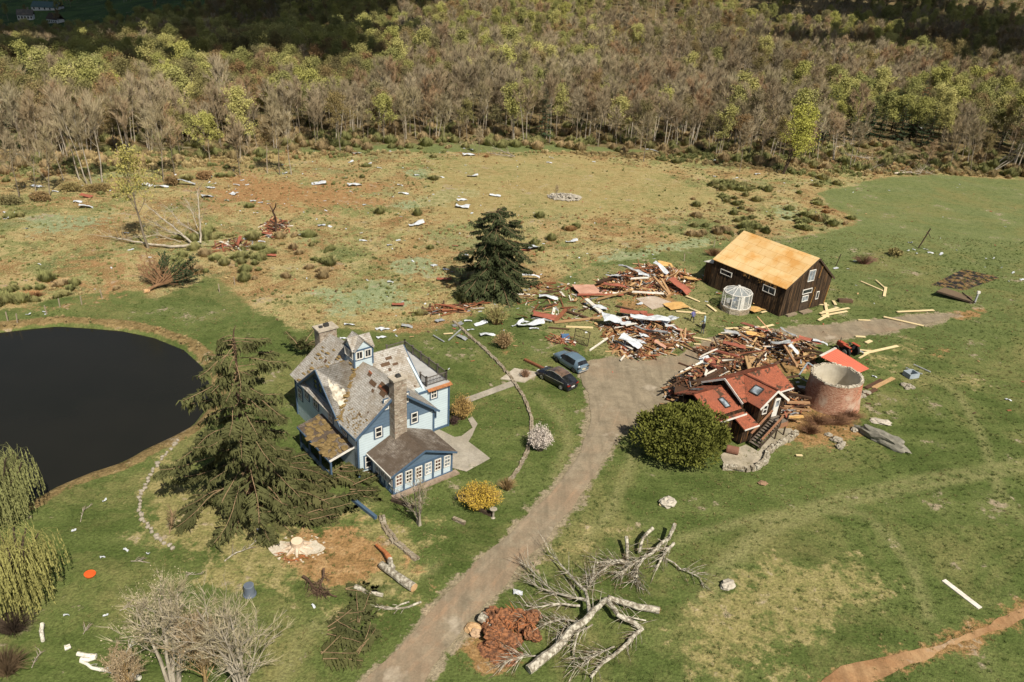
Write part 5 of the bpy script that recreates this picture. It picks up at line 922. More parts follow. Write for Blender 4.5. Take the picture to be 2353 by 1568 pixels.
# ---------------------------------------------------------------- trees between field and woods
for k, (x, y, kd, v_, s, lab) in enumerate([(45, 455, 'bare_tree', 0, .8, 'dark bare tree at the left edge, in front of a torn white sheet'), (112, 452, 'bare_tree', 3, .95, 'bare tree with dark forked trunk in the hedge left of the red sheet'), (78, 440, 'bare_tree', 1, .85, 'bare tree holding the torn white sheet'), (150, 418, 'bare_tree', 3, 1.0, 'twin bare tree between the dark hedge trunks'), (212, 425, 'bare_tree', 2, 1.05, 'tall pale bare tree above the hedge'), (240, 432, 'bare_tree', 4, 1.1, 'thin pale bare tree at the right end of the hedge'), (190, 412, 'bare_tree', 4, 1.0, 'slim pale bare tree behind the hedge'), (372, 418, 'bare_tree', 1, 1.02, 'spreading bare tree with the big white sheet at its foot'), (402, 402, 'bare_tree', 0, .8, 'smaller bare tree beside the spreading bare one'), (552, 406, 'bare_tree', 3, .95, 'dark broad bare tree with forked trunk at the field margin'), (612, 398, 'budding_tree', 1, .78, 'olive budding tree left of a slim pair'), (642, 402, 'bare_tree', 0, .9, 'slim bare tree in a pair at the field margin'), (668, 400, 'bare_tree', 4, .85, 'right one of the slim pair at the field margin'), (785, 348, 'budding_tree', 0, .95, 'rounded olive budding tree at the edge of the wood'), (548, 372, 'spring_leaf_tree', 1, 1.0, 'narrow green leafing tree above the dark broad tree'), (482, 372, 'spring_leaf_tree', 2, .85, 'yellow green tree at the edge of the wood'), (1100, 357, 'bare_tree', 3, .55, 'small dark bare tree beside white sheets at the wood edge'), (1478, 372, 'bare_tree', 1, .8, 'shattered bare tree with a torn crown'), (1700, 395, 'bare_tree', 0, .8, 'thin bare tree left of the bright green tree'), (2040, 390, 'bare_tree', 3, .62, 'broken bare tree over the fallen timber'), (2120, 395, 'bare_tree', 3, .6, 'stunted bare tree in the torn gap'), (2180, 392, 'bare_tree', 1, .9, 'dark leaning bare tree in front of the conifers'), (2230, 400, 'bare_tree', 1, .85, 'bare tree leaning to the right near the green field'), (1960, 385, 'bare_tree', 2, .8, 'pale leaning bare tree right of the bright green tree'), (1278, 462, 'bare_tree', 0, .22, 'small bare sapling behind the stone pile')]):
    p = P(x, y); place_tree(kd, v_, (p.x, p.y, -.1), s, k*1.3, lab, 'single trees of the field margin', tilt=(0, .2 if x > 1900 else rng.gauss(0, .04)))
for x, y, r_, lab in [(20, 470, 2.6, 'dark green hedge clump at the left picture edge'), (95, 462, 2.2, 'dark green hedge clump below the torn sheet in the tree'), (165, 440, 2.4, 'dark hedge clump in the middle of the bare tree row'), (225, 440, 2.6, 'dark hedge clump at the right end of the bare tree row'), (395, 425, 1.6, 'low hedge clump right of the big white sheet'), (470, 412, 1.6, 'round hedge bush left of the dark forked tree')]: bushy('hedge_bush', lab, P(x, y), (r_, 1.3, 1.5), 1500, cr_bud, int(x), .25, 12)
t = thing('green_tree', 'bright yellow green tree leaning at the wood edge behind the barn', 'tree', P(1800, 400)); t.rotation_euler = (0, .14, 0); T, Cn = make_tree(61, 15, 12, 5, 5, .36, .2, .014, leaves=4200, leaf=.2, tri=1, stems=2); T.build('trunk', bark_dark, t); Cn.build('crown', crown_mat('leaf_bright', [(.36, .36, .08), (.34, .34, .08)], vs=.5), t)
T, Cn = make_tree(63, 14.5, 9, 4, 4, .4, .35, .012, leaves=1700, leaf=.17, tri=2, tww=.02); t = thing('lone_tree', 'thin lone tree with sparse yellow leaf buds beside the fallen tree', 'tree', b3(1070, 660)); t.rotation_euler = (0, -.07, 0); T.build('trunk', bark_grey, t); Cn.build('crown', crown_mat('leaf_sparse', [(.33, .3, .09), (.31, .28, .09)]), t)
# ---------------------------------------------------------------- stones, walls, rocks
rs_ = random.Random(21)
rockm = M('field_stone', (.42, .38, .31), (.2, .18, .14), sc=2.5, bump=.5); palerock = M('pale_stone', (.55, .51, .44), (.3, .27, .22), sc=3, bump=.4)
def path_pts(pts, step):
    o = []
    for a, c in zip(pts[:-1], pts[1:]):
        k = max(1, int((c-a).length/step)); o += [a.lerp(c, j/k) for j in range(k)]
    return o+[pts[-1]]
def stone_wall(name, label, pts, h, w, mat, cat='wall', base=0):
    t = thing(name, label, cat, (0, 0, 0)); b = MB(); q = path_pts(pts, .45)
    for i, p in enumerate(q):
        d = (q[min(i+1, len(q)-1)]-q[max(i-1, 0)]); a = math.atan2(d.y, d.x)
        for k in range(max(1, int(h/.22))):
            for s in (-1, 1): b.box((p.x-math.sin(a)*s*w*.25+rs_.uniform(-.06, .06), p.y+math.cos(a)*s*w*.25+rs_.uniform(-.06, .06), .1+k*.22+rs_.uniform(-.03, .03)), (rs_.uniform(.38, .6), w*rs_.uniform(.45, .6), rs_.uniform(.18, .27)), Matrix.Rotation(a+rs_.uniform(-.2, .2), 3, 'Z'), taper=.88)
    b.build('stones', mat, t); return t
swm = stone_mat('wall_stone', [(.2, .16, .11), (.3, .25, .18), (.37, .33, .26)], 1.8, 1.4)
stone_wall('stone_wall', 'low curved stone retaining wall between the blue house lawn and the cars', [P(*q) for q in [(1045, 742), (1080, 775), (1112, 802), (1150, 840), (1176, 872), (1203, 912), (1220, 958), (1222, 1000), (1211, 1040), (1196, 1072), (1170, 1108)]], .4, .34, swm)
stone_wall('stone_wall', 'pale stone edging along the torn bed left of the golden forsythia', [P(*q) for q in [(878, 1192), (885, 1215), (905, 1243), (935, 1268), (955, 1285)]], .25, .5, swm)
stone_wall('stone_wall', 'ring of tumbled stone wall around the terrace below the cottage stair', [c6(*q) for q in [(1480, 1130), (1420, 1190), (1320, 1240), (1200, 1310), (1140, 1380), (1115, 1470), (1020, 1540), (900, 1570), (760, 1550), (640, 1540)]], .5, .5, stone_mat('terrace_stone', [(.26, .22, .16), (.4, .36, .28), (.5, .47, .39)], 2, 1.4))
edg_m = M('edging_stone', (.42, .38, .31), (.22, .19, .15), sc=3, bump=.4); edging = path_pts([P(*q) for q in [(408, 1012), (385, 1040), (345, 1092), (322, 1145), (322, 1180), (340, 1212), (362, 1238), (395, 1262)]], .42); proto = None
for i, p in enumerate(edging):
    b = MB(); b.blob((0, 0, .08), (rs_.uniform(.14, .3), rs_.uniform(.14, .26), .14), 1, .35, 1.5, i); o = b.build('edging_stone', edg_m, loc=(p.x+rs_.uniform(-.12, .12), p.y+rs_.uniform(-.1, .1), 0), rotz=rs_.uniform(0, 6)); tag(o, 'pale rounded stone in the curved edging between lawn and straw bed', 'stone', 'edging stones of the straw bed')
def rock(label, p, r3, yaw=0, mat=None, seed=1, name='boulder'):
    b = MB(); b.blob((0, 0, r3[2]*.55), r3, 3, .42, 1.1, seed); o = b.build(name, mat or rockm, loc=p, rotz=yaw); return tag(o, label, 'rock')
rock('long grey boulder lying on the lawn right of the silo stump', c3(2040, 935), (2.6, .75, .8), -.82, M('boulder_grey', (.3, .285, .24), (.14, .135, .11), sc=1.6, bump=.7), 4); rock('flat pale rock slab above the long boulder', c3(2040, 790), (1.1, .55, .2), -.3, palerock, 5)
rock('rough whitish rock on the lawn right of the driveway', P(1533, 1160), (.75, .6, .45), .2, palerock, 6); rock('small pale rock beside the branch pile', P(1672, 1348), (.6, .45, .35), .6, palerock, 7); rock('reddish flat stone on the lawn below the terrace', P(1752, 1112), (.45, .35, .15), 0, M('stone_red', (.3, .19, .12)), 8)
for i, (x, y, s) in enumerate([(1700, 930, .6), (1740, 960, .5), (1720, 985, .45), (1640, 890, .4), (1840, 850, .5), (1900, 590, .45), (1930, 570, .5), (1880, 600, .3)]): o = rock('broken stone in the scrub below the silo stump', c3(x, y), (s, s*.7, s*.5), i, rockm, 20+i); o['group'] = 'stones below the silo'
for i, (x, y, s) in enumerate([(960, 1385, .4), (1000, 1400, .45), (1025, 1405, .35), (985, 1412, .3)]): o = rock('grey stone in the grassy patch right of the silo', b5(x, y), (s, s*.8, s*.6), i, rockm, 40+i); o['group'] = 'stones in the grassy patch'
t = thing('stone_pile', 'wide low pile of pale broken stones in the tan field', 'stone pile', P(1298, 455)); b = MB()
for i in range(240): a = rs_.uniform(0, 6.28); d = math.sqrt(rs_.random()); b.box((3.3*d*math.cos(a), 2.2*d*math.sin(a), .15+.6*(1-d*d)*rs_.random()), (rs_.uniform(.3, .8), rs_.uniform(.15, .35), rs_.uniform(.1, .25)), Matrix.Rotation(rs_.uniform(0, 6), 3, 'Z') @ Matrix.Rotation(rs_.uniform(-.4, .4), 3, 'X'))
b.build('stones', palerock, t)
ragged('terrace', [c6(*q) for q in [(560, 1380), (720, 1300), (900, 1250), (1040, 1340), (1250, 1060), (1420, 1060), (1480, 1130), (1320, 1230), (1140, 1370), (1100, 1470), (900, 1560), (640, 1520)]], .04, gravel_mat('terrace_rock', (.38, .34, .27), (.2, .17, .1), .3), .2)
hl = lambda u, w: Vector((HO[0]+u*math.cos(R(39.5))-w*math.sin(R(39.5)), HO[1]+u*math.sin(R(39.5))+w*math.cos(R(39.5)), 0))
ragged('patio', [hl(*q) for q in [(7.7, -3.4), (8.6, -4.85), (11.7, -4.4), (11.6, -.9), (12.6, -.2), (14.2, 1.2), (14.6, 2.6), (14.0, 2.5), (13.4, .9), (11.6, .3), (10.9, .5), (10.4, 2.5), (8.2, 2.5), (7.7, 0)]], .045, fm, .04, 1.0)
b = MB(); b.prism([(p.x, p.y) for p in [c5(1290, 470), c5(1480, 440), c5(1690, 520), c5(1460, 585)]], -.05, .08); tag(b.build('concrete_slab', M('slab_pinkish', (.5, .43, .36), (.36, .28, .22), sc=.8)), 'bare pinkish concrete slab at the edge of the upper debris heap', 'slab')
b = MB(); b.prism([(p.x, p.y) for p in [P(1150, 872), P(1182, 848), P(1240, 858), P(1205, 880)]], -.05, .12); tag(b.build('stone_slab', slab_c), 'pale flat stone slab at the wall gap by the black car', 'slab')
# ---------------------------------------------------------------- fallen trees and logs
gb = M('fallen_bark', (.52, .49, .41), (.2, .175, .135), sc=3.5, lo=.42, hi=.6, bump=.4); rawwood = M('raw_wood', (.6, .42, .24), (.42, .24, .11), sc=3); splint = M('splintered_wood', (.5, .2, .08), (.3, .1, .04), sc=4, stretch=(1, 1, .3)); twigm = M('fallen_twigs', (.25, .18, .115), (.14, .095, .06), sc=2); white_b = M('birch_bark', (.7, .68, .6), (.3, .27, .22), sc=3, lo=.35, hi=.5)
def pile(name, label, cr, limbs, seed, n_br=14, L=1.6, bark=gb, cut=(), cat='fallen tree', twm=None, tri=3):
    """limbs: list of (points (x, y, z), r0, r1, twigs factor)"""
    o0 = cr(*limbs[0][0][0][:2]); t = thing(name, label, cat, (o0.x, o0.y, 0)); r = random.Random(seed); Br, Tw, Cu = MB(), MB(), MB()
    for i, (pts, r0, r1, tf) in enumerate(limbs):
        q = limbline(Br, [cr(x, y, z)-Vector((o0.x, o0.y, 0)) for x, y, z in pts], r0, r1, 8, 0, seed+i)
        if tf: brush(Tw, q, r, int(n_br*tf*1.3), L, .02, .12, .15, tri+1, Br)
        if i in cut: d = (q[1]-q[0]).normalized(); Cu.tube([q[0]-d*.02, q[0]-d*.04], [r0*1.0, r0*.96], 10)
    Br.build('trunk', bark, t); Tw.build('twigs', twm or twigm, t)
    if Cu.v: Cu.build('cut_face', rawwood, t)
    return t
pile('fallen_tree', 'big lichen-grey uprooted tree lying across the lawn at the bottom', b2, [([(1150, 1140, .35), (1300, 1020, .6), (1430, 890, .9), (1540, 790, 1.1), (1650, 690, .8)], .36, .2, .6), ([(1985, 760, .25), (1850, 735, .4), (1720, 690, .6), (1650, 680, .8)], .27, .2, .2), ([(1650, 690, .8), (1720, 780, .9), (1820, 840, .5), (1870, 880, .3), (1780, 970, .3), (1690, 1050, .2), (1540, 1180, .2)], .2, .1, 2), ([(1540, 780, 1.0), (1530, 700, .9), (1510, 640, .8), (1400, 520, .6), (1275, 375, .5)], .16, .03, 1), ([(1530, 700, .9), (1420, 670, .5), (1300, 650, .4), (1180, 590, .4)], .14, .04, 1.6), ([(1480, 730, .6), (1350, 720, .4), (1230, 735, .3), (1140, 730, .2)], .1, .03, 1.6), ([(1500, 830, .8), (1380, 815, .6), (1250, 850, .4), (1100, 800, .3)], .1, .03, 1.8), ([(1480, 850, .7), (1450, 950, .5), (1440, 1080, .2)], .1, .05, .8), ([(1330, 660, .4), (1230, 560, .5), (1100, 450, .4)], .06, .015, 1), ([(1700, 990, .3), (1560, 1060, .3), (1450, 1130, .2)], .07, .02, 2), ([(1560, 850, .7), (1480, 890, .5), (1350, 920, .3)], .07, .02, 1.5), ([(1900, 825, .1), (1790, 805, .3), (1730, 800, .6)], .06, .05, .5), ([(1220, 1050, .2), (1130, 1040, .2), (1000, 1090, .1)], .06, .015, 1.5), ([(1430, 560, .3), (1520, 620, .3), (1600, 510, .3)], .04, .01, 1.5)], 3, 16, 1.9, cut=(1,))
t = thing('root_ball', 'torn red earth root ball with broken trunk beside the driveway', 'root ball', b2(1050, 900)); b = MB(); o0 = b2(1050, 900)
for i in range(42): p = b2(rs_.uniform(880, 1200), rs_.uniform(810, 1000))-o0; b.blob((p.x, p.y, rs_.uniform(.0, .9)), (rs_.uniform(.2, .7), rs_.uniform(.2, .6), rs_.uniform(.2, .5)), 3, .55, 1.5, i)
for i in range(20): p = b2(rs_.uniform(860, 1090), rs_.uniform(950, 1080))-o0; b.blob((p.x, p.y, .0), (rs_.uniform(.4, .9), rs_.uniform(.3, .7), .15), 2, .5, 1.5, i)
b.build('soil', M('root_soil', (.34, .15, .07), (.09, .045, .028), sc=4.5, bump=1.0, lo=.38, hi=.62, det=8), t); b = MB()
for i in range(60): p = b2(rs_.uniform(900, 1200), rs_.uniform(800, 980))-o0; d = Vector((rs_.uniform(-1, 1), rs_.uniform(-1, .4), rs_.uniform(-.1, .9))).normalized(); q = p+Vector((0, 0, rs_.uniform(.2, .9))); b.tube([q, q+d*rs_.uniform(.2, .5), q+d*rs_.uniform(.6, 1.3)+Vector((0, 0, -.2))], [.05, .035, .01], 4)
b.build('root', splint, t); b = MB(); limbline(b, [b2(850, 800, .5)-o0, b2(920, 850, .5)-o0, b2(1000, 900, .6)-o0], .42, .3, 10); b.build('trunk', gb, t); b = MB(); p = b2(800, 880)-o0; b.blob((p.x, p.y, .1), (.7, .5, .25), 2, .4, 1, 3); b.build('stone', rawwood, t)
rock('rounded tan stone at the driveway edge by the root ball', b2(815, 915), (.4, .35, .3), 0, M('stone_tan', (.5, .36, .24), (.36, .24, .15)), 60)
pile('branch_pile', 'heap of broken grey branches on the right-hand lawn', b2, [([(2085, 210, 1.2), (2050, 300, .9), (1960, 370, .7), (1880, 430, .5), (1830, 500, .3)], .17, .09, 1), ([(1945, 235, 1.1), (1880, 300, .8), (1850, 390, .4)], .16, .12, .3), ([(1775, 290, 1.0), (1780, 380, .6), (1790, 460, .2)], .16, .13, .5), ([(2080, 330, .7), (2010, 400, .5), (1970, 500, .2)], .13, .07, 1), ([(1800, 450, .3), (1690, 460, .4), (1600, 520, .3), (1540, 600, .2)], .1, .03, 2), ([(1760, 440, .4), (1680, 440, .4), (1590, 460, .3)], .09, .05, .8), ([(2030, 430, .3), (2120, 490, .3), (2240, 545, .2), (2270, 620, .1)], .08, .02, .7), ([(1850, 480, .4), (1830, 580, .2)], .1, .06, 1.5), ([(1900, 400, .5), (1820, 470, .4), (1720, 540, .2)], .08, .02, 2.5), ([(1830, 590, .1), (1890, 635, .1)], .05, .04, 0)], 5, 22, 1.6, cut=(0,), cat='branches')
t = thing('log', 'thick sawn log with torn orange top lying on the torn bed', 'log', b2(300, 500)); o0 = b2(300, 500); b = MB(); limbline(b, [b2(420, 615, .3)-o0, b2(340, 560, .32)-o0, b2(270, 510, .35)-o0, b2(210, 465, .3)-o0], .36, .27, 12, k=.06); limbline(b, [b2(290, 490, .4)-o0, b2(265, 430, .45)-o0], .2, .22, 8); b.build('trunk', gb, t); b = MB(); limbline(b, [b2(265, 432, .45)-o0, b2(225, 380, .5)-o0, b2(180, 340, .4)-o0], .23, .1, 7); b.build('torn_end', splint, t); b = MB(); d = (b2(420, 615)-b2(340, 560)).normalized(); p = b2(420, 615, .3)-o0; b.tube([p+d*.01, p+d*.04], [.36, .35], 14); b.build('cut_face', rawwood, t)
pile('log', 'pale lichen log beside the evergreen branches', b2, [([(45, 610, .15), (120, 650, .2), (215, 665, .15)], .22, .16, .2)], 7, 8, .8, cat='log'); pile('fallen_branch', 'two long grey branches crossing below the pale log', b2, [([(465, 705, .15), (380, 740, .15), (280, 755, .1), (140, 730, .1)], .09, .05, .5), ([(390, 705, .2), (300, 740, .15), (200, 740, .1)], .07, .04, .4)], 8, 10, .8, cat='branch')
pile('fallen_branch', 'tangle of dark broken branches right of the stump', b1, [([(1620, 1000, .3), (1680, 1060, .3), (1740, 1110, .1)], .12, .06, 1.5), ([(1730, 960, .5), (1720, 1040, .3), (1690, 1090, .1)], .09, .05, 1.5), ([(1800, 1110, .1), (1720, 1090, .2)], .06, .02, 1)], 9, 16, 1.1, bark=spr_bark, cat='branch'); pile('fallen_branch', 'thin curved bare branch on the straw left of the stump', b1, [([(1200, 920, .1), (1260, 880, .2), (1330, 850, .2), (1390, 790, .1)], .05, .015, 1)], 10, 12, .8, cat='branch')
pile('birch_log', 'short white birch log standing crooked by the left edge brush', b1, [([(225, 1255, .3), (222, 1300, .25), (230, 1350, .15)], .15, .12, 0)], 11, 0, 0, white_b, cat='log'); pile('birch_log', 'stout white birch piece above the broken birch', b1, [([(345, 1385, .25), (375, 1370, .3)], .2, .17, 0)], 12, 0, 0, white_b, cat='log'); pile('birch_log', 'fallen white birch trunk snapped in three with thin twigs', b1, [([(415, 1415, .2), (515, 1430, .2)], .16, .15, 0), ([(430, 1445, .15), (510, 1440, .15)], .15, .12, 0), ([(430, 1455, .12), (490, 1490, .12), (560, 1510, .15), (650, 1520, .2), (740, 1550, .2)], .1, .17, .3), ([(560, 1500, .2), (650, 1440, .3), (700, 1370, .3)], .05, .015, 1)], 13, 14, .9, white_b, cat='log')
pile('sapling', 'thin leafless sapling bent over the straw bed', b1, [([(905, 775, 0), (915, 720, .8), (925, 660, 1.6)], .05, .03, 2.5)], 14, 16, .9, bough_m, cat='tree', twm=olive)
t = thing('tree_stump', 'fresh cut tree stump with roots covered in white sawdust', 'stump', b1(1590, 850)); b = MB(); b.tube([(0, 0, -.1), (0, 0, .3), (0, 0, .75)], [.75, .52, .47], 14)
for i in range(9): a = i*.7; b.tube([(0, 0, .3), (.6*math.cos(a), .6*math.sin(a), .15), (1.3*math.cos(a), 1.1*math.sin(a), -.02)], [.3, .2, .05], 6)
b.build('wood', M('stump_wood', (.6, .52, .42), (.42, .3, .2), sc=2), t); b = MB(); b.tube([(0, 0, .75), (0, 0, .77)], [.47, .46], 16); b.build('cut_face', M('fresh_cut', (.72, .62, .47), (.62, .5, .35), sc=3), t); b = MB()
ragged('soil', [b1(*q) for q in [(1430, 850), (1500, 805), (1590, 800), (1680, 815), (1740, 850), (1690, 870), (1640, 885), (1560, 880), (1480, 890)]], .03, M('sawdust', (.62, .57, .48), (.42, .36, .27), sc=5), .3, .35, 5)
for i in range(120): a = rs_.uniform(0, 6.28); d = rs_.uniform(.3, 2.0); b.blob((d*1.25*math.cos(a), d*.85*math.sin(a), .0), (rs_.uniform(.04, .14), rs_.uniform(.04, .12), rs_.uniform(.03, .05)), 1, .5, 2, i)
b.build('sawdust', bpy.data.materials['sawdust'], t); b = MB()
for i in range(46): a = rs_.uniform(3.6, 5.7); p = Vector((1.4*math.cos(a)*rs_.uniform(.6, 1.2), 1.5*math.sin(a), .1)); d = Vector((rs_.uniform(-1, 1), -.5, .3)).normalized(); b.tube([p, p+d*.5], [.03, .008], 3)
b.build('root', splint, t)
# uprooted pine lying with its underside to us, its brown limbs fanned
t = thing('fallen_pine', 'uprooted dark pine on its side with brown fanned inner limbs by the pond lawn', 'fallen tree', b3(1110, 965)); r = random.Random(31); Br, N = MB(), MB(); Br.tube([(-.5, -.8, .3), (0, 0, .5), (2.5, 2.2, 1.1), (4.6, 4.2, .9)], [.2, .19, .12, .04], 8)
for i in range(74):
    a = r.uniform(-.35, 3.25); up = r.uniform(.02, .95); f = r.uniform(0, .45); p = Vector((2.5*f*2, 2.2*f*2, .5+.6*f)); d = Vector((math.cos(a), math.sin(a)*.75, up)).normalized(); L = r.uniform(3.2, 5.2); q = [p]; dd = d
    for s in range(4): dd = (dd+Vector((0, .12, .04+r.uniform(-.1, .1)))).normalized(); q.append(q[-1]+dd*L/4)
    Br.tube(q, [.07, .055, .04, .026, .01], 4, caps=False)
    for k in range(26):
        g = r.uniform(.45, 1)*3.99; c = q[int(g)].lerp(q[int(g)+1], g-int(g)); dv = rdir(r, dd, r.uniform(.3, 1.1)); w = dv.orthogonal().normalized()*.06; l = r.uniform(.25, .6); (N if (c.x+c.y > 2.6 or r.random() < .05) else Br).add([c-w*.5, c+w*.5, c+dv*l*.6+w, c+dv*l, c+dv*l*.6-w] if (c.x+c.y > 2.6) else [c-w*.4, c+w*.4, c+dv*l*.9+w*.4, c+dv*l*1.5, c+dv*l*.9-w*.4], [(0, 1, 2, 3, 4)])
Br.build('limb', M('pine_limb', (.28, .165, .085), (.16, .09, .05), sc=2), t); N.build('needles', crown_mat('pine_needles', [(.035, .05, .024), (.04, .055, .026)]), t); b = MB(); b.blob((-.6, -1.0, .2), (.45, .35, .3), 2, .5, 1.5, 3); b.build('root', rawwood, t)
pile('fallen_tree', 'pale bare tree fallen in the field with limbs reaching up and left', b3, [([(1400, 640, .3), (1250, 655, .4), (1080, 635, .4), (950, 615, .5), (730, 575, .5)], .22, .05, 1), ([(1380, 630, .4), (1250, 520, 1.5), (1040, 350, 3)], .17, .04, 1), ([(1440, 625, .3), (1435, 450, 4), (1420, 240, 8)], .17, .05, 1.6), ([(1420, 560, 1.5), (1290, 480, 2), (1200, 370, 3)], .1, .02, 1.6), ([(1420, 520, 2), (1380, 420, 4), (1350, 330, 5)], .07, .02, 1.2), ([(1330, 580, .6), (1180, 530, .6), (1080, 470, 1)], .09, .02, 1.5), ([(1300, 620, .3), (1130, 570, .5), (960, 590, .4)], .07, .02, 1.2)], 15, 14, 2.4, bark_pale)
pile('snapped_tree', 'snapped dark trunk standing in brown wreckage in the field', b3, [([(1985, 560, 0), (1980, 470, 2.2), (1960, 400, 4), (1985, 345, 5.5)], .24, .08, .5), ([(1965, 420, 3.4), (1940, 360, 4.6)], .12, .08, 0)], 16, 12, 1.6, spr_bark, cat='tree')
for k, (pts, lab) in enumerate([([(1190, 1190), (1310, 1140), (1060, 1120)], 'fallen pale trunk in the torn gap of the wood edge'), ([(1100, 1180), (1230, 1205), (1350, 1230)], 'long splintered timber at the foot of the torn wood edge'), ([(1420, 1245), (1600, 1230), (1690, 1245)], 'thin pale trunk lying at the green field margin'), ([(920, 1065), (1050, 1050), (1130, 1030)], 'pale trunk leaning inside the torn gap')]): pile('fallen_tree', lab, b8, [([(x, y, .4+.3*(k == 3)) for x, y in pts], .2, .06, 1.5), ([(pts[0][0]+40, pts[0][1]-20, .3), (pts[1][0], pts[1][1]+20, .5), (pts[2][0]-60, pts[2][1]-30, 1)], .12, .03, 1.5)], 40+k, 16, 2.4, bark_pale)
pile('leaning_tree', 'pale thin trunks leaning low at the right picture edge', b8, [([(2130, 1230, 0), (2230, 1150, 3), (2330, 1050, 7)], .14, .05, 1), ([(2120, 1200, 0), (2230, 1120, 3), (2400, 1010, 8)], .14, .05, 1), ([(2150, 1220, 0), (2260, 1160, 2), (2380, 1090, 5)], .1, .04, 1)], 50, 10, 1.6, bark_pale, cat='tree')
pile('fallen_tree', 'small fallen tree at the wood edge with its root plate turned to the right', b4, [([(1635, 95, .5), (1560, 60, .8), (1480, 30, 1.2)], .16, .04, 1.5), ([(1620, 95, .4), (1540, 85, .4), (1450, 70, .3)], .12, .03, 1.5)], 51, 12, 2.0, bark_pale)
# ---------------------------------------------------------------- small things
t = thing('bucket', 'grey plastic bin standing upside down on the straw', 'bin', P(574, 1366)); b = MB(); b.tube([(0, 0, 0), (0, 0, .12), (0, 0, .13), (0, 0, .95), (0, 0, .96)], [.5, .48, .43, .34, .3], 20); b.build('body', M('bin_grey', (.14, .17, .22), (.09, .11, .15), rough=.5), t); b = MB(); b.tube([(0, 0, .86), (0, 0, .93)], [.37, .365], 20); b.build('rim', M('bin_rim', (.2, .24, .3)), t)
b = MB(); b.tube([(0, 0, 0), (0, 0, .05), (.02, 0, .2)], [.3, .36, .42], 16); tag(b.build('bowl', M('orange_plastic', (.75, .13, .03), (.6, .09, .02), rough=.4), loc=P(207, 1323)), 'orange plastic bowl on the lawn right of the willow', 'bowl')
b = MB(); b.box((0, 0, .25), (1.0, .55, .45)); tag(b.build('tub', M('blue_plastic', (.1, .2, .38), (.07, .14, .27), rough=.4), loc=c5(555, 880), rotz=.2), 'blue plastic tub beside the leaning metal gate', 'tub')
b = MB(); b.tube([(-.45, 0, .3), (.45, 0, .3)], [.3, .3], 14); tag(b.build('barrel', M('blue_barrel', (.04, .14, .45), (.03, .1, .3), rough=.4), loc=c3(625, 455), rotz=.3), 'bright blue barrel lying left of the red cottage', 'barrel')
b = MB(); b.tube([(-.6, 0, .4), (-.5, 0, .4), (.5, 0, .4), (.6, 0, .4)], [.38, .42, .42, .38], 14); tag(b.build('barrel', M('rusty_drum', (.24, .12, .08), (.15, .07, .05)), loc=c3(900, 1025), rotz=-.3), 'rusty drum lying by the corner of the cottage terrace', 'barrel')
def fourbeams(mb, c, w, h, rot, th=.1, d=.1):
    for sx, sz, dx, dz in ((-w/2, 0, th, h), (w/2, 0, th, h), (0, -h/2, w, th), (0, h/2, w, th)): mb.box(Vector(c)+rot @ Vector((sx, 0, sz)), (dx, d, dz), rot)
t = thing('gate', 'dark barred metal gate leaning upright in the grass behind the cars', 'gate', c5(715, 945), -.55); b = MB(); rt = Matrix.Rotation(-.2, 3, 'X'); fourbeams(b, (0, .15, .95), 2.0, 1.8, rt, .08, .06); b.build('frame', bark_dark, t); b = MB()
for i in range(1, 9): b.beam(rt @ Vector((-1+.22*i, 0, -.9))+Vector((0, .15, .95)), rt @ Vector((-1+.22*i, 0, .9))+Vector((0, .15, .95)), .025, .025)
b.beam(rt @ Vector((-1, 0, 0))+Vector((0, .15, .95)), rt @ Vector((1, 0, 0))+Vector((0, .15, .95)), .05, .05); b.build('bars', bark_dark, t)
b = MB(); bl = M('frame_blue_grey', (.36, .42, .48), (.25, .3, .35)); [b.box((x, y, .3), (sx, sy, .6)) for x, y, sx, sy in ((-.65, 0, .12, 1.2), (.65, 0, .12, 1.2), (0, -.54, 1.18, .12), (0, .54, 1.18, .12))]; tag(b.build('window_box', bl, loc=b5(1012, 1315), rotz=.35), 'pale blue grey open box frame on the grass right of the silo', 'frame')
b = MB(); fourbeams(b, (0, 0, 1.3), 1.3, 1.9, Matrix.Rotation(-.5, 3, 'X') @ Matrix.Rotation(.3, 3, 'Y'), .16, .14); tag(b.build('broken_window', bl, loc=c3(1465, 480), rotz=-.5), 'grey blue window frame tilted between the cottage roof and the silo', 'frame')
t = thing('ramp', 'weathered wooden platform tilted in the grass in front of the black fabric bed', 'platform', b5(1340, 715), -.35); b = MB(); b.slab([(-2.6, -.8, .9), (2.3, -1.1, .25), (2.6, .9, .35), (-1.4, 1.2, 1.0)], .12); b.build('deck', M('platform_wood', (.17, .125, .08), (.1, .07, .045), sc=3, stretch=(1, 7, 1)), t); b = MB(); b.beam((-2.6, -.86, .86), (2.5, -1.2, .22), .1, .22); b.beam((1.1, 1.1, .75), (2.8, -1.2, .25), .1, .12); b.build('beam', bark_dark, t)
t = thing('post', 'pale grey leaning utility post with white cap beside the platform', 'post', b5(1502, 755)); b = MB(); b.beam((0, 0, -.1), (.1, 0, 1.9), .22, .2); b.build('shaft', M('post_grey', (.42, .44, .46)), t); b = MB(); b.box((.08, 0, 1.75), (.42, .3, .35)); b.build('cap', white_paint, t)
b = MB(); b.beam((0, 0, -.1), (1.3, .3, 3.6), .16, .16); b.beam((1.1, .25, 2.8), (1.75, .3, 2.0), .1, .1); tag(b.build('post', bark_dark, loc=b5(1070, 335)), 'tall dark forked post leaning in the far lawn', 'post')
b = MB(); b.beam((0, 0, -.1), (.5, .3, 2.0), .1, .1); tag(b.build('post', bark_dark, loc=b5(440, 470)), 'short dark post leaning beside the barn gable', 'post')
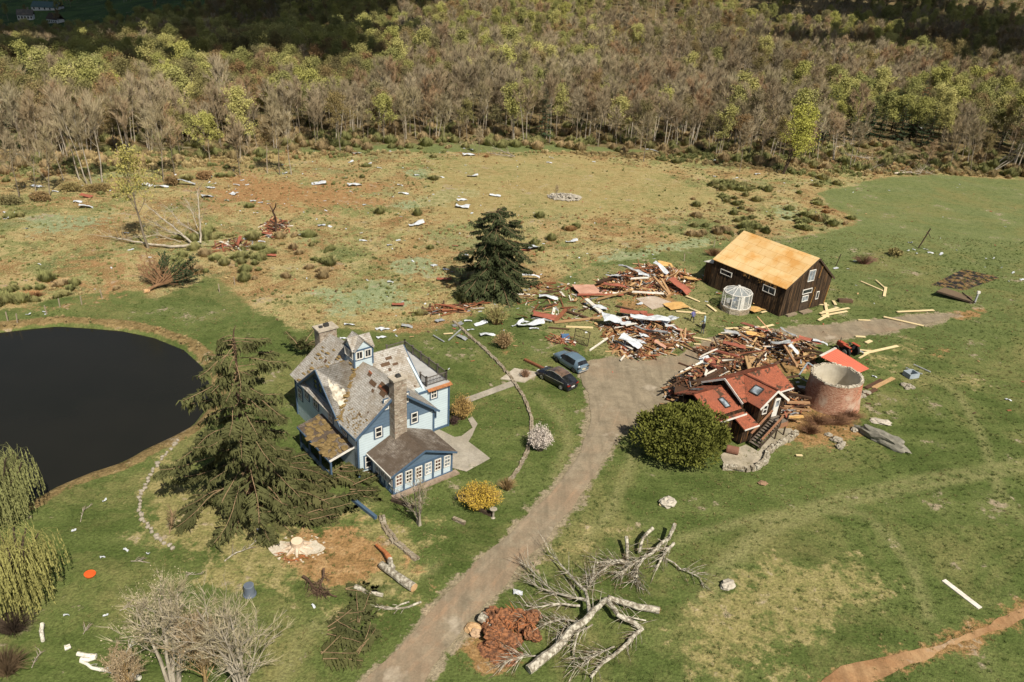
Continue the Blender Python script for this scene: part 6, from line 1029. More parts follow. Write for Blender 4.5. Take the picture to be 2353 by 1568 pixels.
b = MB(); b.box((0, 0, .2), (2.0, .8, .4)); tag(b.build('planter', M('planter_wood', (.13, .08, .05), (.08, .05, .03)), loc=b5(510, 745), rotz=.0), 'long dark wooden planter on the grass right of the barn', 'planter')
t = thing('birdbath', 'small stone pedestal below the golden forsythia', 'birdbath', P(1133, 1190)); b = MB(); b.tube([(0, 0, 0), (0, 0, .1), (0, 0, .8), (0, 0, .85)], [.2, .1, .08, .12], 10); b.build('stem', rockm, t); b = MB(); b.tube([(0, 0, .85), (0, 0, .95)], [.15, .33], 14); b.build('bowl', rockm, t)
for i, (x, y, lx, a) in enumerate([(1110, 1178, 1.7, -.5), (1055, 1200, 1.2, -.5), (925, 1160, 2.2, -.4), (835, 1170, 3.6, -.75)]): b = MB(); b.box((0, 0, .15), (lx, .28, .3)); tag(b.build('garden_edging', [bark_dark, swm, bark_dark, trim_blue][i], loc=P(x, y), rotz=a), ['dark timber edging below the stone pedestal', 'low stone edging left of the stone pedestal', 'dark wooden edging before the glazed room', 'blue painted board torn from the house, lying on the boughs'][i], 'edging')
fpm = M('post_wood', (.4, .34, .26), (.25, .2, .15))
for i, (x, y) in enumerate([(18, 738), (108, 722), (138, 706), (188, 700), (235, 685), (540, 655), (505, 672), (1572, 600), (1640, 568), (1690, 560), (1735, 556), (40, 742)]): b = MB(); b.beam((0, 0, -.1), (rs_.uniform(-.1, .1), rs_.uniform(-.1, .1), 1.2), .1, .1); tag(b.build('fence_post', fpm, loc=P(x, y)), 'thin wooden fence post between mown lawn and rough field', 'post', 'fence posts along the field')
# two houses and a barn far off in the valley
for k, (x, y, w, a, lab) in enumerate([(60, 40, 11, .3, 'far white farmhouse with grey roof in the shaded valley'), (128, 50, 11, -.4, 'far small white house with chimney in the shaded valley'), (110, 18, 22, .1, 'long low white farm building farthest off in the valley')]):
    dv = ry(x, y); s = 300.
    for s in np.arange(300, 1500, 1.5):
        q = CC+dv/np.linalg.norm(dv)*s
        if q[2] <= hz(q[0], q[1])+2: break
    t = thing('farmhouse', lab, 'house', (q[0], q[1], hz(q[0], q[1])), a); b = MB(); d = w*.6; e_ = 4 if k < 2 else 3; b.prism([(-w/2, -d/2), (w/2, -d/2), (w/2, d/2), (-w/2, d/2)], -2, e_); b.build('wall', white_paint, t); b = MB(); b.slab([(-w/2-.5, 0, e_+4), (w/2+.5, 0, e_+4), (w/2+.5, -d/2-.5, e_-.2), (-w/2-.5, -d/2-.5, e_-.2)], .3); b.slab([(-w/2-.5, 0, e_+4), (w/2+.5, 0, e_+4), (w/2+.5, d/2+.5, e_-.2), (-w/2-.5, d/2+.5, e_-.2)], .303); b.build('roof', [roof_grey, roof_dark, M('far_roof_green', (.1, .16, .15))][k], t); b = MB()
    for i in range(5): b.box((-w/2+w*(i+.5)/5, -d/2-.02, e_*.55), (1.1, .1, 1.6))
    b.build('window', glass, t)
    if k < 2: b = MB(); b.box((w*.2, .6, e_+4.2), (1, 1, 2.4)); b.build('chimney', chim, t)
# ---------------------------------------------------------------- scrub, tussocks, undergrowth
SH = []
for k, (m, sx) in enumerate([(crown_mat('scrub_green', [(.27, .27, .11), (.22, .23, .09), (.32, .29, .13)]), 1), (crown_mat('scrub_brown', [(.38, .29, .16), (.44, .33, .18), (.33, .26, .13)]), 1), (crown_mat('scrub_rust', [(.36, .22, .1), (.32, .18, .085)]), .8)]):
    N = MB(); r = random.Random(70+k)
    for i in range(420):
        a = r.uniform(0, 6.28); f = math.sqrt(r.random()); d = Vector((math.cos(a)*f, math.sin(a)*f, 1.35-.6*f)); p = Vector((d.x*.6, d.y*.6, .02+.3*r.random()*(1-f))); q = Vector((d.x*r.uniform(.7, 1.25), d.y*r.uniform(.7, 1.25), d.z*r.uniform(.35, 1.1)*sx)); w = Vector((-d.y, d.x, 0)).normalized()*.035; N.add([p-w, p+w, p.lerp(q, .6)+w*1.4, q, p.lerp(q, .6)-w*1.4], [(0, 1, 2, 3, 4)])
    me = bpy.data.meshes.new('shrub'); me.from_pydata(N.v, [], N.f); me.materials.append(m); SH.append(me)
rm = random.Random(77); mx_ = np.array([(rm.uniform(-125, 110), rm.uniform(70, 205)) for i in range(52000)]); mz = sdist(MEADOW, mx_[:, 0], mx_[:, 1]); mst = np.max([sdist(STRAW[0], mx_[:, 0], mx_[:, 1])], 0); fz = sdist(FPOLY, mx_[:, 0], mx_[:, 1]); wz = sdist(POND, mx_[:, 0], mx_[:, 1])
vv = np.stack([mx_[:, 0], mx_[:, 1], 0*mx_[:, 0]-CAMH], -1); dpt = vv @ CF; px_ = W_/2+FP*(vv @ CR)/dpt; py_ = H_/2-FP*(vv @ CU)/dpt
tuss, scr = [], []
for i, (x, y) in enumerate(mx_):
    if px_[i] < -40 or px_[i] > W_+40 or (mz[i] < .5 and abs(wz[i]+1.2) > .7): continue
    n = noise.noise(Vector((x*.05, y*.05, 1))); n2 = noise.noise(Vector((x*.13, y*.13, 5)))
    if mst[i] > 2 and rm.random() < .93: continue
    k = 0 if n2 > .12 else (2 if n > .18 else 1); dense = fz[i] > -9 and y < 215
    bst = (1580 < px_[i] < 1990 and 420 < py_[i] < 545) or (px_[i] < 330 and 655 < py_[i] < 735) or (400 < px_[i] < 760 and 540 < py_[i] < 650)
    if len(scr) < 285 and mz[i] > .5 and ((bst and rm.random() < .13) or n2+n*.4 > .2) and rm.random() < (.6 if bst else .02 if fz[i] < -12 else .03): scr.append((x, y, 0 if rm.random() < .6 else k, rm.uniform(.5, 1.25)))
    elif rm.random() < (.62 if not dense else .9): tuss.append((x, y, float(height(x, y))-.05, (k if k < 2 or rm.random() < .3 else 1)+3*rm.randrange(2), (.14+.32*rm.random()**3) if not dense else .3+.7*rm.random()**2, rm.uniform(0, 6.28)))
LS = ['low green scrub bush in the rough field', 'brown scrub bush in the rough field', 'rusty scrub bush in the rough field']
for x, y, k, s in scr: o = bpy.data.objects.new('scrub_bush', SH[k]); COL.objects.link(o); o.location = (x, y, -.05); o.scale = (s*rm.uniform(.7, 1.5), s*rm.uniform(.7, 1.3), s*rm.uniform(.7, 1.1)); o.rotation_euler.z = rm.uniform(0, 6); tag(o, LS[k], 'bush', 'scrub bushes of the rough field')
tsrc = bpy.data.collections.new('tussock_source')
for k in range(6):
    N = MB(); r = random.Random(90+k)
    for i in range(60):
        a = r.uniform(0, 6.28); d = Vector((math.cos(a), math.sin(a), 0)); p = d*r.uniform(0, .35); q = p+d*r.uniform(.1, .55)+Vector((0, 0, r.uniform(.4, 1.1))); w = Vector((-d.y, d.x, 0))*.05; N.add([p-w, p+w, p.lerp(q, .6)+w*1.5+Vector((0, 0, .1)), q, p.lerp(q, .6)-w*1.5+Vector((0, 0, .1))], [(0, 1, 2, 3, 4)])
    me = bpy.data.meshes.new('tussock'); me.from_pydata(N.v, [], N.f); me.materials.append([crown_mat('tussock_green', [(.2, .22, .085), (.26, .27, .11), (.17, .19, .075)]), crown_mat('tussock_straw', [(.42, .34, .17), (.33, .25, .12), (.5, .41, .22)]), crown_mat('tussock_rust', [(.4, .26, .13), (.35, .22, .11), (.45, .32, .17)])][k % 3] if k < 3 else tsrc.objects[k-3].data.materials[0]); tsrc.objects.link(bpy.data.objects.new('%02d_tussock' % k, me))
scatter('meadow_grass', tuss, tsrc, 'rough tussocky grass covering the unmown field', 'grass')
usrc = bpy.data.collections.new('undergrowth_source')
for k, me in enumerate(SH): usrc.objects.link(bpy.data.objects.new('%02d_undergrowth' % k, me))
und = []
for i in range(9000):
    x, y = rm.uniform(-140, 150), rm.uniform(105, 235); und.append((x, y))
ua = np.array(und); uf = sdist(FPOLY, ua[:, 0], ua[:, 1]); und = [(x, y, float(height(x, y))-.1, (0 if rm.random() < .5 else 1), rm.uniform(.6, 2.0), rm.uniform(0, 6)) for (x, y), f in zip(und, uf) if -5 < f < 26 and rm.random() < (.55 if f < 14 else .3)]
scatter('undergrowth', und, usrc, 'low brush and brambles along and under the wood edge', 'undergrowth')

gsrc = bpy.data.collections.new('turf_source')
for k in range(4):
    N = MB(); r = random.Random(140+k)
    for i in range(26):
        a = r.uniform(0, 6.28); d = Vector((math.cos(a), math.sin(a), 0)); p = d*r.uniform(0, .6); q = p+d*r.uniform(0, .35)+Vector((0, 0, r.uniform(.3, .7))); w = Vector((-d.y, d.x, 0))*.07; N.add([p-w, p+w, q], [(0, 1, 2)])
    me = bpy.data.meshes.new('turf'); me.from_pydata(N.v, [], N.f); me.materials.append([crown_mat('turf_green', [(.1, .135, .04), (.08, .115, .035), (.13, .155, .055)]), crown_mat('turf_dry', [(.22, .2, .085), (.17, .17, .065), (.28, .24, .11)])][k % 2] if k < 2 else gsrc.objects[k-2].data.materials[0]); gsrc.objects.link(bpy.data.objects.new('%02d_turf' % k, me))
lx = np.array([(rm.uniform(-60, 95), rm.uniform(38, 140)) for i in range(60000)]); ok = (sdist(MEADOW, lx[:, 0], lx[:, 1]) < -.5) & (sdist(POND, lx[:, 0], lx[:, 1]) < -1.5) & (sdist(DRIVE, lx[:, 0], lx[:, 1]) < -.2) & ~inside([(p.x, p.y) for p in [hl(-.2, -4.3), hl(11.8, -4.3), hl(11.8, 13.5), hl(-2.8, 13.5)]], lx[:, 0], lx[:, 1])
scatter('lawn_grass', [(x, y, -.03, (0 if noise.noise(Vector((x*.09, y*.09, 2)))+.5*noise.noise(Vector((x*.5, y*.5, 7))) < .12 else 1)+2*rm.randrange(2), .1+.22*rm.random()**2, rm.uniform(0, 6.28)) for x, y in lx[ok].tolist()], gsrc, 'short tufty grass of the mown lawns', 'grass')
# ---------------------------------------------------------------- storm debris
rd = random.Random(55)
def plank_mesh(nm, L, w, th, m, kink=0.0, k=0):
    r = random.Random(k); b = MB(); n = 3; V = []
    for i in range(n+1):
        x = -L/2+L*i/n; e = (r.uniform(-.3, .3)*w if i in (0, n) else 0); z = kink*(1-abs(2*i/n-1))
        V += [(x+e, -w/2, z-th/2), (x-e, w/2, z-th/2), (x-e, w/2, z+th/2), (x+e, -w/2, z+th/2)]
    F = [(3, 2, 1, 0), (4*n, 4*n+1, 4*n+2, 4*n+3)]
    for i in range(n):
        for j in range(4): F.append((4*i+j, 4*i+(j+1) % 4, 4*i+4+(j+1) % 4, 4*i+4+j))
    b.add(V, F); me = bpy.data.meshes.new(nm); me.from_pydata(b.v, [], b.f); me.materials.append(m); return me
def sheet_mesh(nm, L, w, m, amp, k, ribs=0):
    """torn, bent metal sheet with thickness"""
    r = random.Random(k); b = MB(); nx, ny = (9 if not ribs else ribs), 5; P_ = []; cv = r.choice((-1.2, .5, 1.3))
    for i in range(nx+1):
        for j in range(ny+1):
            u, v = i/nx-.5, j/ny-.5; q = Vector((u*3+k*7, v*3, k*1.3)); ed_ = .5*(noise.noise(q*1.7)) if i in (0, nx) or j in (0, ny) else 0
            P_.append(Vector((L*u*(1+.18*ed_), w*v*(1+.3*ed_), amp*(noise.noise(q*.7)+.35*noise.noise(q*2.2))+amp*cv*(u+.5)**2+(.03*(i % 2) if ribs else 0))))
    lo = min(p.z for p in P_); P_ = [Vector((p.x, p.y, p.z-lo+.02)) for p in P_]; T_ = [p+Vector((0, 0, .02)) for p in P_]; N = len(P_); ix = lambda i, j: i*(ny+1)+j; F = []
    for i in range(nx):
        for j in range(ny): q = (ix(i, j), ix(i+1, j), ix(i+1, j+1), ix(i, j+1)); F.append(tuple(N+a for a in q)); F.append(tuple(reversed(q)))
    rim = [ix(i, 0) for i in range(nx+1)]+[ix(nx, j) for j in range(1, ny+1)]+[ix(i, ny) for i in range(nx-1, -1, -1)]+[ix(0, j) for j in range(ny-1, 0, -1)]
    for a, c in zip(rim, rim[1:]+rim[:1]): F.append((a, c, N+c, N+a))
    b.add(P_+T_, F); me = bpy.data.meshes.new(nm); me.from_pydata(b.v, [], b.f); me.materials.append(m); return me
wood_r = M('board_red_brown', (.3, .115, .055), (.15, .06, .032), sc=2.5, rnd=.4, hue=.012, stretch=(.5, 5, 5)); wood_d = M('board_dark', (.12, .065, .038), (.05, .03, .02), sc=2.5, rnd=.35, stretch=(.5, 5, 5)); wood_t = M('board_tan', (.5, .32, .17), (.3, .18, .09), sc=2.5, rnd=.25, hue=.01, stretch=(.5, 5, 5)); wood_y = M('lumber_yellow', (.72, .6, .36), (.58, .45, .25), sc=2, rnd=.08, stretch=(.4, 4, 4)); wood_w = M('board_white', (.72, .69, .63), (.5, .46, .4), sc=2, rnd=.12); sheet_w = M('sheet_white', (.6, .64, .69), (.42, .45, .49), sc=1.5, rough=.45, rnd=.08); sheet_r = M('sheet_red', (.38, .13, .085), (.24, .08, .052), sc=1.2, rough=.5, rnd=.12); sheet_g = M('sheet_grey', (.36, .38, .4), (.2, .21, .22), sc=1.5, rough=.4, rnd=.2); wood_o = M('plywood_orange', (.62, .4, .16), (.5, .29, .1), sc=2); pink_b = M('board_pink', (.55, .33, .25), (.4, .22, .16), sc=2)
def mk(nm, mesh, p, yaw, pitch=0, roll=0, sc=(1, 1, 1), label=None, cat=None, group=None):
    o = bpy.data.objects.new(nm, mesh); COL.objects.link(o); o.location = p; o.rotation_euler = (roll, pitch, yaw); o.scale = sc; return tag(o, label, cat, group)
PL = {'r': [plank_mesh('plank', 2.6, .2, .06, wood_r, .05, i) for i in range(3)], 'd': [plank_mesh('plank', 2.8, .22, .08, wood_d, .06, 5+i) for i in range(3)], 't': [plank_mesh('plank', 2.4, .18, .06, wood_t, .04, 9+i) for i in range(3)], 'w': [plank_mesh('plank', 2.2, .28, .05, wood_w, .05, 13+i) for i in range(2)]}
LW = {'r': 'red brown broken board', 'd': 'dark weathered board', 't': 'tan splintered board', 'w': 'white painted board'}
def poly_pts(poly, n, r):
    xs = [p[0] for p in poly]; ys = [p[1] for p in poly]; o = []
    while len(o) < n:
        x, y = r.uniform(min(xs), max(xs)), r.uniform(min(ys), max(ys))
        if inside(poly, np.array([x]), np.array([y]))[0]: o.append((x, y))
    return o
def heap(cr, poly, n, hmax, mixw, where, group, yaw0=0.0, spread=1.6, lsc=(.5, 1.5), frag=0, fm_=None):
    G = [cr(x, y) for x, y in poly]; P_ = poly_pts([(g.x, g.y) for g in G], n, rd); dd = sdist([(g.x, g.y) for g in G], np.array([p[0] for p in P_]), np.array([p[1] for p in P_])); dm = max(dd.max(), .5)
    for (x, y), d in zip(P_, dd):
        k = rd.choices('rdtw', mixw)[0]; h = hmax*min(1, d/dm*1.4); z = .06+h*rd.random()**.7
        mk('plank', rd.choice(PL[k]), (x, y, z), yaw0+rd.gauss(0, spread), rd.gauss(0, .1+.12*min(h, 1.2)), rd.gauss(0, .25), (rd.uniform(*lsc), rd.uniform(.7, 1.4), 1), LW[k]+' '+where, 'board', group)
    if frag:
        b = MB(); Q = poly_pts([(g.x, g.y) for g in G], frag, rd); dq = sdist([(g.x, g.y) for g in G], np.array([p[0] for p in Q]), np.array([p[1] for p in Q]))
        for (x, y), d in zip(Q, dq):
            h = hmax*.75*min(1, d/dm*1.4); R3 = Matrix.Rotation(rd.uniform(0, 6.3), 3, 'Z') @ Matrix.Rotation(rd.gauss(0, .4), 3, 'X') @ Matrix.Rotation(rd.gauss(0, .3), 3, 'Y'); b.box((x, y, .03+h*rd.random()), (rd.uniform(.2, 2.0), rd.uniform(.05, .3), rd.uniform(.02, .08)), R3, rd.choices(range(6), [5, 3, 4, 2, 1, 1])[0])
        o = b.build('debris', [wood_r, wood_d, wood_t, wood_w, sheet_g, sheet_r]); tag(o, 'splinters and scraps '+where, 'debris', kind='stuff')
A_ = [(900, 300), (1010, 250), (1170, 205), (1330, 110), (1480, 125), (1750, 165), (1900, 235), (1950, 280), (1850, 330), (1830, 430), (1700, 440), (1640, 390), (1480, 440), (1290, 450), (1150, 430), (980, 420), (860, 370)]
heap(c5, A_, 55, 1.3, (5, 3, 3, 1), 'in the upper debris heap beside the barn', 'boards of the upper debris heap', .2, 1.0, frag=620)
B_ = [(900, 760), (1050, 700), (1200, 640), (1440, 680), (1700, 740), (1880, 850), (1900, 900), (1750, 1010), (1600, 1060), (1400, 1100), (1150, 1090), (1020, 1010), (980, 900)]
heap(c5, B_, 58, 1.2, (5, 1, 4, 2), 'in the lower debris heap by the drive', 'boards of the lower debris heap', .3, 1.0, frag=700)
C_ = [(620, 230), (760, 200), (900, 110), (1150, 90), (1420, 160), (1560, 240), (1540, 330), (1450, 420), (1300, 320), (1150, 310), (950, 350), (800, 390), (680, 380), (640, 310)]
heap(c3, C_, 46, 1.9, (4, 4, 4, 1), 'in the wreck heap behind the red cottage', 'boards of the wreck heap', -.45, .7, (.7, 2.0), frag=560)
cl = lambda u, w: Vector((CO[0]+u*math.cos(R(36.8))-w*math.sin(R(36.8)), CO[1]+u*math.sin(R(36.8))+w*math.cos(R(36.8)), 0))
heap(cl, [(0, 2.7), (8.4, 2.4), (9, -1.5), (11.5, -1.5), (13, 1), (14, 5), (10, 8), (4, 9), (-1, 7), (-2, 4)], 50, 4.0, (3, 5, 4, 1), 'in the wreck heap behind the red cottage', 'boards of the wreck heap', .65, .6, (.8, 2.2), frag=1100)
for k, (u, w, z, L, wd, yw, pt, rl, m, lab) in enumerate([(3.5, 5.2, 2.2, 5.5, 3.0, .5, .15, -.35, wood_d, 'slab of dark broken roof deck behind the cottage ridge'), (9.5, 3.2, 2.2, 4.6, 2.4, .9, -.2, .4, wood_t, 'slab of tan broken roof deck at the far end of the cottage ridge'), (0.5, 5.4, 1.6, 4.2, 2.2, .7, .12, -.3, wood_d, 'dark broken wall slab at the near end of the wreck heap'), (6.5, 6.2, 2.4, 3.6, 2.0, .2, .25, .2, sheet_r, 'red roof fragment on the crest of the wreck heap')]):
    b = MB(); b.box((0, 0, 0), (L, wd, .14))
    for i in range(6): b.box((-L/2+L*(i+.5)/6, 0, -.14), (.1, wd*.98, .16))
    o = b.build('roof_fragment', m, loc=cl(u, w)+Vector((0, 0, z)), rotz=R(36.8)+yw); o.rotation_euler.x = rl; o.rotation_euler.y = pt; tag(o, lab, 'roof piece')
heap(c3, [(1290, 560), (1440, 540), (1520, 620), (1460, 700), (1350, 780), (1270, 760)], 16, 1.0, (3, 4, 2, 1), 'between the cottage stair and the silo', 'boards between stair and silo', -.3, .7, (.6, 1.4), frag=120)
heap(c5, [(60, 330), (500, 300), (900, 380), (960, 560), (900, 680), (500, 720), (200, 600), (60, 480)], 30, .12, (6, 3, 3, 1), 'strewn over the grass left of the upper heap', 'boards strewn left of the heap', .3, .9, (.5, 1.6), frag=150)
heap(b4, [(930, 1235), (1000, 1180), (1250, 1160), (1420, 1150), (1400, 1200), (1150, 1230)], 20, .5, (6, 2, 1, 1), 'in the red strip below the lone conifer', 'boards of the red strip', .25, .25, (.8, 1.6), frag=120)
heap(b3, [(1880, 500), (1960, 440), (2100, 480), (2080, 560), (1980, 610), (1890, 590)], 14, .6, (6, 3, 1, 1), 'in the wreckage round the snapped field trunk', 'boards round the snapped trunk', .3, 1, frag=170)
heap(b3, [(1500, 640), (1680, 590), (1820, 640), (1790, 690), (1560, 690)], 12, .4, (6, 3, 1, 2), 'in the wreckage at the fallen pale tree', 'boards at the fallen pale tree', .3, 1, frag=120)
heap(c5, [(370, 900), (520, 840), (680, 930), (640, 960), (420, 930)], 8, .2, (6, 1, 1, 0), 'beside the blue tub', 'boards beside the blue tub', -.2, .4, (.5, 1.1), frag=50)
heap(c5, [(2250, 820), (2353, 760), (2353, 900), (2250, 900)], 4, .3, (1, 1, 4, 1), 'at the left end of the wreck heap', 'boards at the wreck heap end', -.3, .5)
# long timbers, one mesh each, end to end between two points
def timber(cr, a, c, w, th, m, label, nm='beam', cat='beam', z=(.15, .15), group=None):
    p, q = cr(*a, z[0]), cr(*c, z[1]); d = q-p; L = d.length; b = MB(); b.box((0, 0, 0), (L, w, th), taper=.97); o = b.build(nm, m); o.location = (p+q)/2; o.rotation_euler = d.to_track_quat('X', 'Z').to_euler(); return tag(o, label, cat, group)
for a, c, z, m, lab in [((600, 225), (890, 345), (1.4, 1.1), wood_d, 'long dark beam sloping at the left end of the wreck heap'), ((900, 85), (1180, 160), (1.0, 1.4), wood_d, 'long dark beam behind the curved grey sheets'), ((1150, 80), (1340, 200), (1.8, 1.0), wood_d, 'dark beam under the end of the red metal strip'), ((660, 300), (890, 385), (1.5, .9), wood_d, 'dark beam lying against the cottage roof edge'), ((1300, 560), (1510, 605), (1.4, 1.7), wood_d, 'charred looking beam from the cottage gable to the silo'), ((1320, 635), (1500, 640), (1.0, 1.3), wood_t, 'pale edged board under the beam at the silo'), ((740, 230), (1040, 310), (1.5, 1.6), sheet_r, 'red painted rail across the wreck heap'), ((1290, 190), (1420, 150), (1.6, 1.6), sheet_r, 'red board on top of the wreck heap'), ((1300, 200), (1400, 360), (1.7, 1.5), wood_t, 'tan plank propped upright in the wreck heap'), ((1010, 340), (1140, 260), (1.5, 1.6), wood_t, 'tan plank leaning on the cottage ridge'), ((1380, 210), (1600, 260), (1.2, 1.2), wood_d, 'dark beam running towards the red metal roof'), ((820, 330), (900, 310), (1.5, 1.6), wood_d, 'short dark beam at the cottage roof edge')]: timber(c3, a, c, .26, .22, m, lab, z=z)
for a, c, z, m, w, lab in [((890, 300), (1170, 210), (.8, .6), wood_d, .5, 'broad dark beam along the upper edge of the upper heap'), ((770, 470), (930, 610), (1.0, .3), wood_w, .6, 'thick white beam lying across the strewn boards'), ((440, 715), (930, 665), (.2, .25), wood_t, .3, 'long tan timber lying behind the cars'), ((560, 590), (850, 690), (.3, .2), wood_d, .28, 'dark timber crossing the long tan one'), ((450, 710), (560, 580), (.2, .8), wood_r, .5, 'wide red brown plank propped on the long timber'), ((100, 330), (460, 300), (.2, .2), wood_r, .3, 'long rusty timber lying right of the lone conifer'), ((680, 425), (1170, 425), (.4, .5), sheet_r, .25, 'long red rail in front of the upper heap'), ((880, 480), (1240, 380), (.4, .9), wood_t, .2, 'pale tan pole leaning into the upper heap'), ((1250, 395), (1590, 415), (.8, .7), wood_w, .22, 'white pole across the front of the upper heap'), ((1480, 240), (1640, 420), (1.3, .9), wood_t, .3, 'tan rafter lying down the middle of the upper heap'), ((1560, 260), (1650, 415), (1.3, .8), wood_t, .3, 'second tan rafter right of the first in the upper heap'), ((1080, 540), (1400, 625), (.2, .2), wood_d, .2, 'thin dark pole between the two heaps'), ((810, 1010), (1000, 880), (.1, .6), wood_w, .14, 'thin white pole leaning at the left end of the lower heap'), ((130, 1100), (340, 1200), (.2, .2), wood_r, .3, 'broken red brown post lying behind the black car'), ((550, 980), (690, 1045), (.1, .1), wood_d, .25, 'dark split board behind the blue grey car'), ((1740, 1140), (1900, 1200), (.1, .1), wood_d, .2, 'dark pole lying on the gravel yard'), ((380, 770), (600, 790), (.1, .1), wood_d, .12, 'thin dark stick on the grass above the blue tub'), ((560, 760), (850, 770), (.1, .1), wood_y, .12, 'thin yellow lath on the grass left of the lower heap')]: timber(c5, a, c, w, .2, m, lab, z=z)
# pale new lumber strewn about
for k, (cr, a, c, w, lab) in enumerate([(b5, (630, 585), (800, 658), .3, 'yellow plank on the grass right of the barn gable'), (b5, (825, 630), (812, 700), .4, 'short broad yellow board beside the scrub strip'), (b5, (910, 820), (1195, 807), .35, 'yellow plank lying level above the track'), (b5, (805, 857), (1115, 928), .35, 'yellow plank lying across the track'), (b5, (590, 1008), (668, 1012), .35, 'short pale board below the track'), (b5, (672, 1058), (712, 1040), .5, 'stubby pale board above the tractor'), (b5, (650, 1140), (918, 1080), .4, 'long yellow plank right of the tractor'), (b5, (595, 1108), (720, 1122), .25, 'yellow lath behind the long plank by the tractor'), (b5, (620, 1175), (710, 1125), .25, 'yellow lath in front of the long plank by the tractor'), (b5, (610, 882), (705, 885), .2, 'thin lath on the verge above the track'), (b5, (745, 575), (815, 635), .2, 'tan lath in the scrub strip'), (b5, (320, 832), (545, 790), .35, 'topmost yellow plank of the small lumber stack by the barn'), (b5, (340, 822), (460, 788), .35, 'rear yellow plank of the small lumber stack'), (b5, (335, 850), (530, 815), .35, 'front yellow plank of the small lumber stack'), (b5, (310, 885), (372, 850), .4, 'short yellow plank sticking out of the lumber stack'), (b5, (360, 750), (380, 860), .4, 'yellow plank crossing the lumber stack'), (b5, (262, 760), (390, 770), .25, 'yellow plank leaning at the barn corner'), (b5, (420, 735), (440, 765), .4, 'stubby yellow board by the planter'), (b5, (1035, 1222), (1168, 1282), .14, 'thin grey pole on the lawn right of the silo'), (b5, (975, 1248), (1105, 1297), .12, 'thinner grey pole by the open box frame'), (c4, (5, 1045), (310, 1165), .3, 'yellow plank sloping towards the people'), (c4, (0, 1150), (385, 1180), .35, 'long yellow plank behind the people'), (c4, (400, 1065), (512, 1150), .35, 'yellow plank left of the greenhouse'), (c4, (1090, 1168), (1155, 1150), .3, 'short yellow board at the barn foot'), (c3, (850, 70), (1115, 55), .35, 'yellow plank under the red strip by the track'), (c3, (870, 122), (1040, 55), .35, 'yellow plank pointing at the red strip'), (c3, (1005, 92), (1220, 40), .35, 'yellow plank passing below the red strip'), (c5, (1820, 440), (1960, 500), .3, 'yellow plank at the corner of the concrete slab'), (c5, (1890, 870), (2080, 905), .3, 'yellow plank at the right tip of the lower heap'), (c5, (1900, 940), (1970, 945), .25, 'short pale board at the right tip of the lower heap'), (b2, (1985, 80), (2000, 90), .2, 'tiny pale offcut by the rough rock'), (c1, (1945, 270), (2020, 315), .14, 'white stick on the lawn behind the roof deck'), (c1, (2015, 262), (2080, 258), .2, 'tan board on the lawn behind the roof deck'), (c1, (2050, 305), (2140, 225), .16, 'grey pole leaning on the stone wall top'), (c3, (1390, 1040), (1440, 1042), .25, 'short yellow board on the lawn below the terrace')]): timber(cr, a, c, w, .08, wood_y if 'grey' not in lab and 'white' not in lab else sheet_g, lab, 'lumber_plank', 'plank', (.1+.05*(k % 4), .1+.05*(k % 3)))
timber(c3, (975, 25), (1165, 88), .75, .08, sheet_r, 'long red metal strip on top of the yellow planks by the track', 'metal_strip', 'metal sheet', (.8, 1.9))
b = MB(); b.box((0, 0, .04), (3.3, .45, .08)); tag(b.build('board', wood_w, loc=P(2209, 1366), rotz=2.05), 'single long white board on the lower right lawn', 'board')
# sheets: white, red, grey
SHM = {'w': [sheet_mesh('metal_sheet', 1.0, .62, sheet_w, .22, i) for i in range(6)], 'r': [sheet_mesh('metal_sheet', 1.0, .42, sheet_r, .12, 20+i) for i in range(3)], 'g': [sheet_mesh('metal_sheet', 1.0, .3, sheet_g, .22, 30+i) for i in range(3)], 'o': [sheet_mesh('plywood_piece', 1.0, .6, wood_o, .1, 40+i) for i in range(2)], 'p': [sheet_mesh('panel', 1.0, .5, pink_b, .08, 45)]}
rd2 = random.Random(66)
def sheet(cr, x, y, s, label, group=None, k='w', yaw=None, z=0.0, asp=None, pitch=0, cat='metal sheet'):
    s *= .82 if k == 'w' else 1
    s *= (.62 if cr is b3 or cr is b4 else .85) if k == 'r' else 1
    m = rd2.choice(SHM[k]); a = rd2.gauss(.25, .5) if yaw is None else yaw; asp = asp or rd2.uniform(.45, 1.1)
    return mk('metal_sheet' if k in 'wrg' else 'panel', m, cr(x, y)+Vector((0, 0, z)), a, pitch+rd2.gauss(0, .06), rd2.gauss(0, .1), (s, s*asp, max(.5, s*.55)), label, cat, group)
GF = 'torn white sheets strewn over the rough field'; LF = 'torn white metal sheet lying in the rough field'
for x, y, s in [(260, 225, 2.1), (175, 225, .8), (1060, 215, 2.2), (1160, 230, 3), (1510, 235, 2.0), (1500, 198, .8), (1540, 205, .9), (1490, 300, 2.5), (1495, 155, 1.9), (1700, 215, 1.4), (1775, 213, .9), (1680, 280, 1.9), (1630, 325, .9), (1870, 340, 1.1), (1820, 330, 1.3), (1840, 415, 1.1), (2045, 130, 1.3), (2290, 207, 3.4), (620, 375, 2.7), (560, 335, 1.7), (940, 680, 1.1), (1380, 680, 1.4), (1880, 622, 1.3), (1770, 600, 1.2), (1830, 577, 1.4), (1390, 580, 1.1), (2310, 505, 1.5), (2150, 572, 1.2), (1080, 735, .6), (400, 262, 1.3), (790, 256, .5), (30, 410, .6), (100, 415, .5), (45, 455, .9), (190, 528, .7), (285, 785, .5), (800, 810, .5), (205, 1145, .8), (1465, 826, .5), (910, 560, .8), (1740, 180, .9), (1690, 145, .7), (1930, 350, .8), (2340, 400, .6)]: sheet(b3, x, y, s, LF, GF)
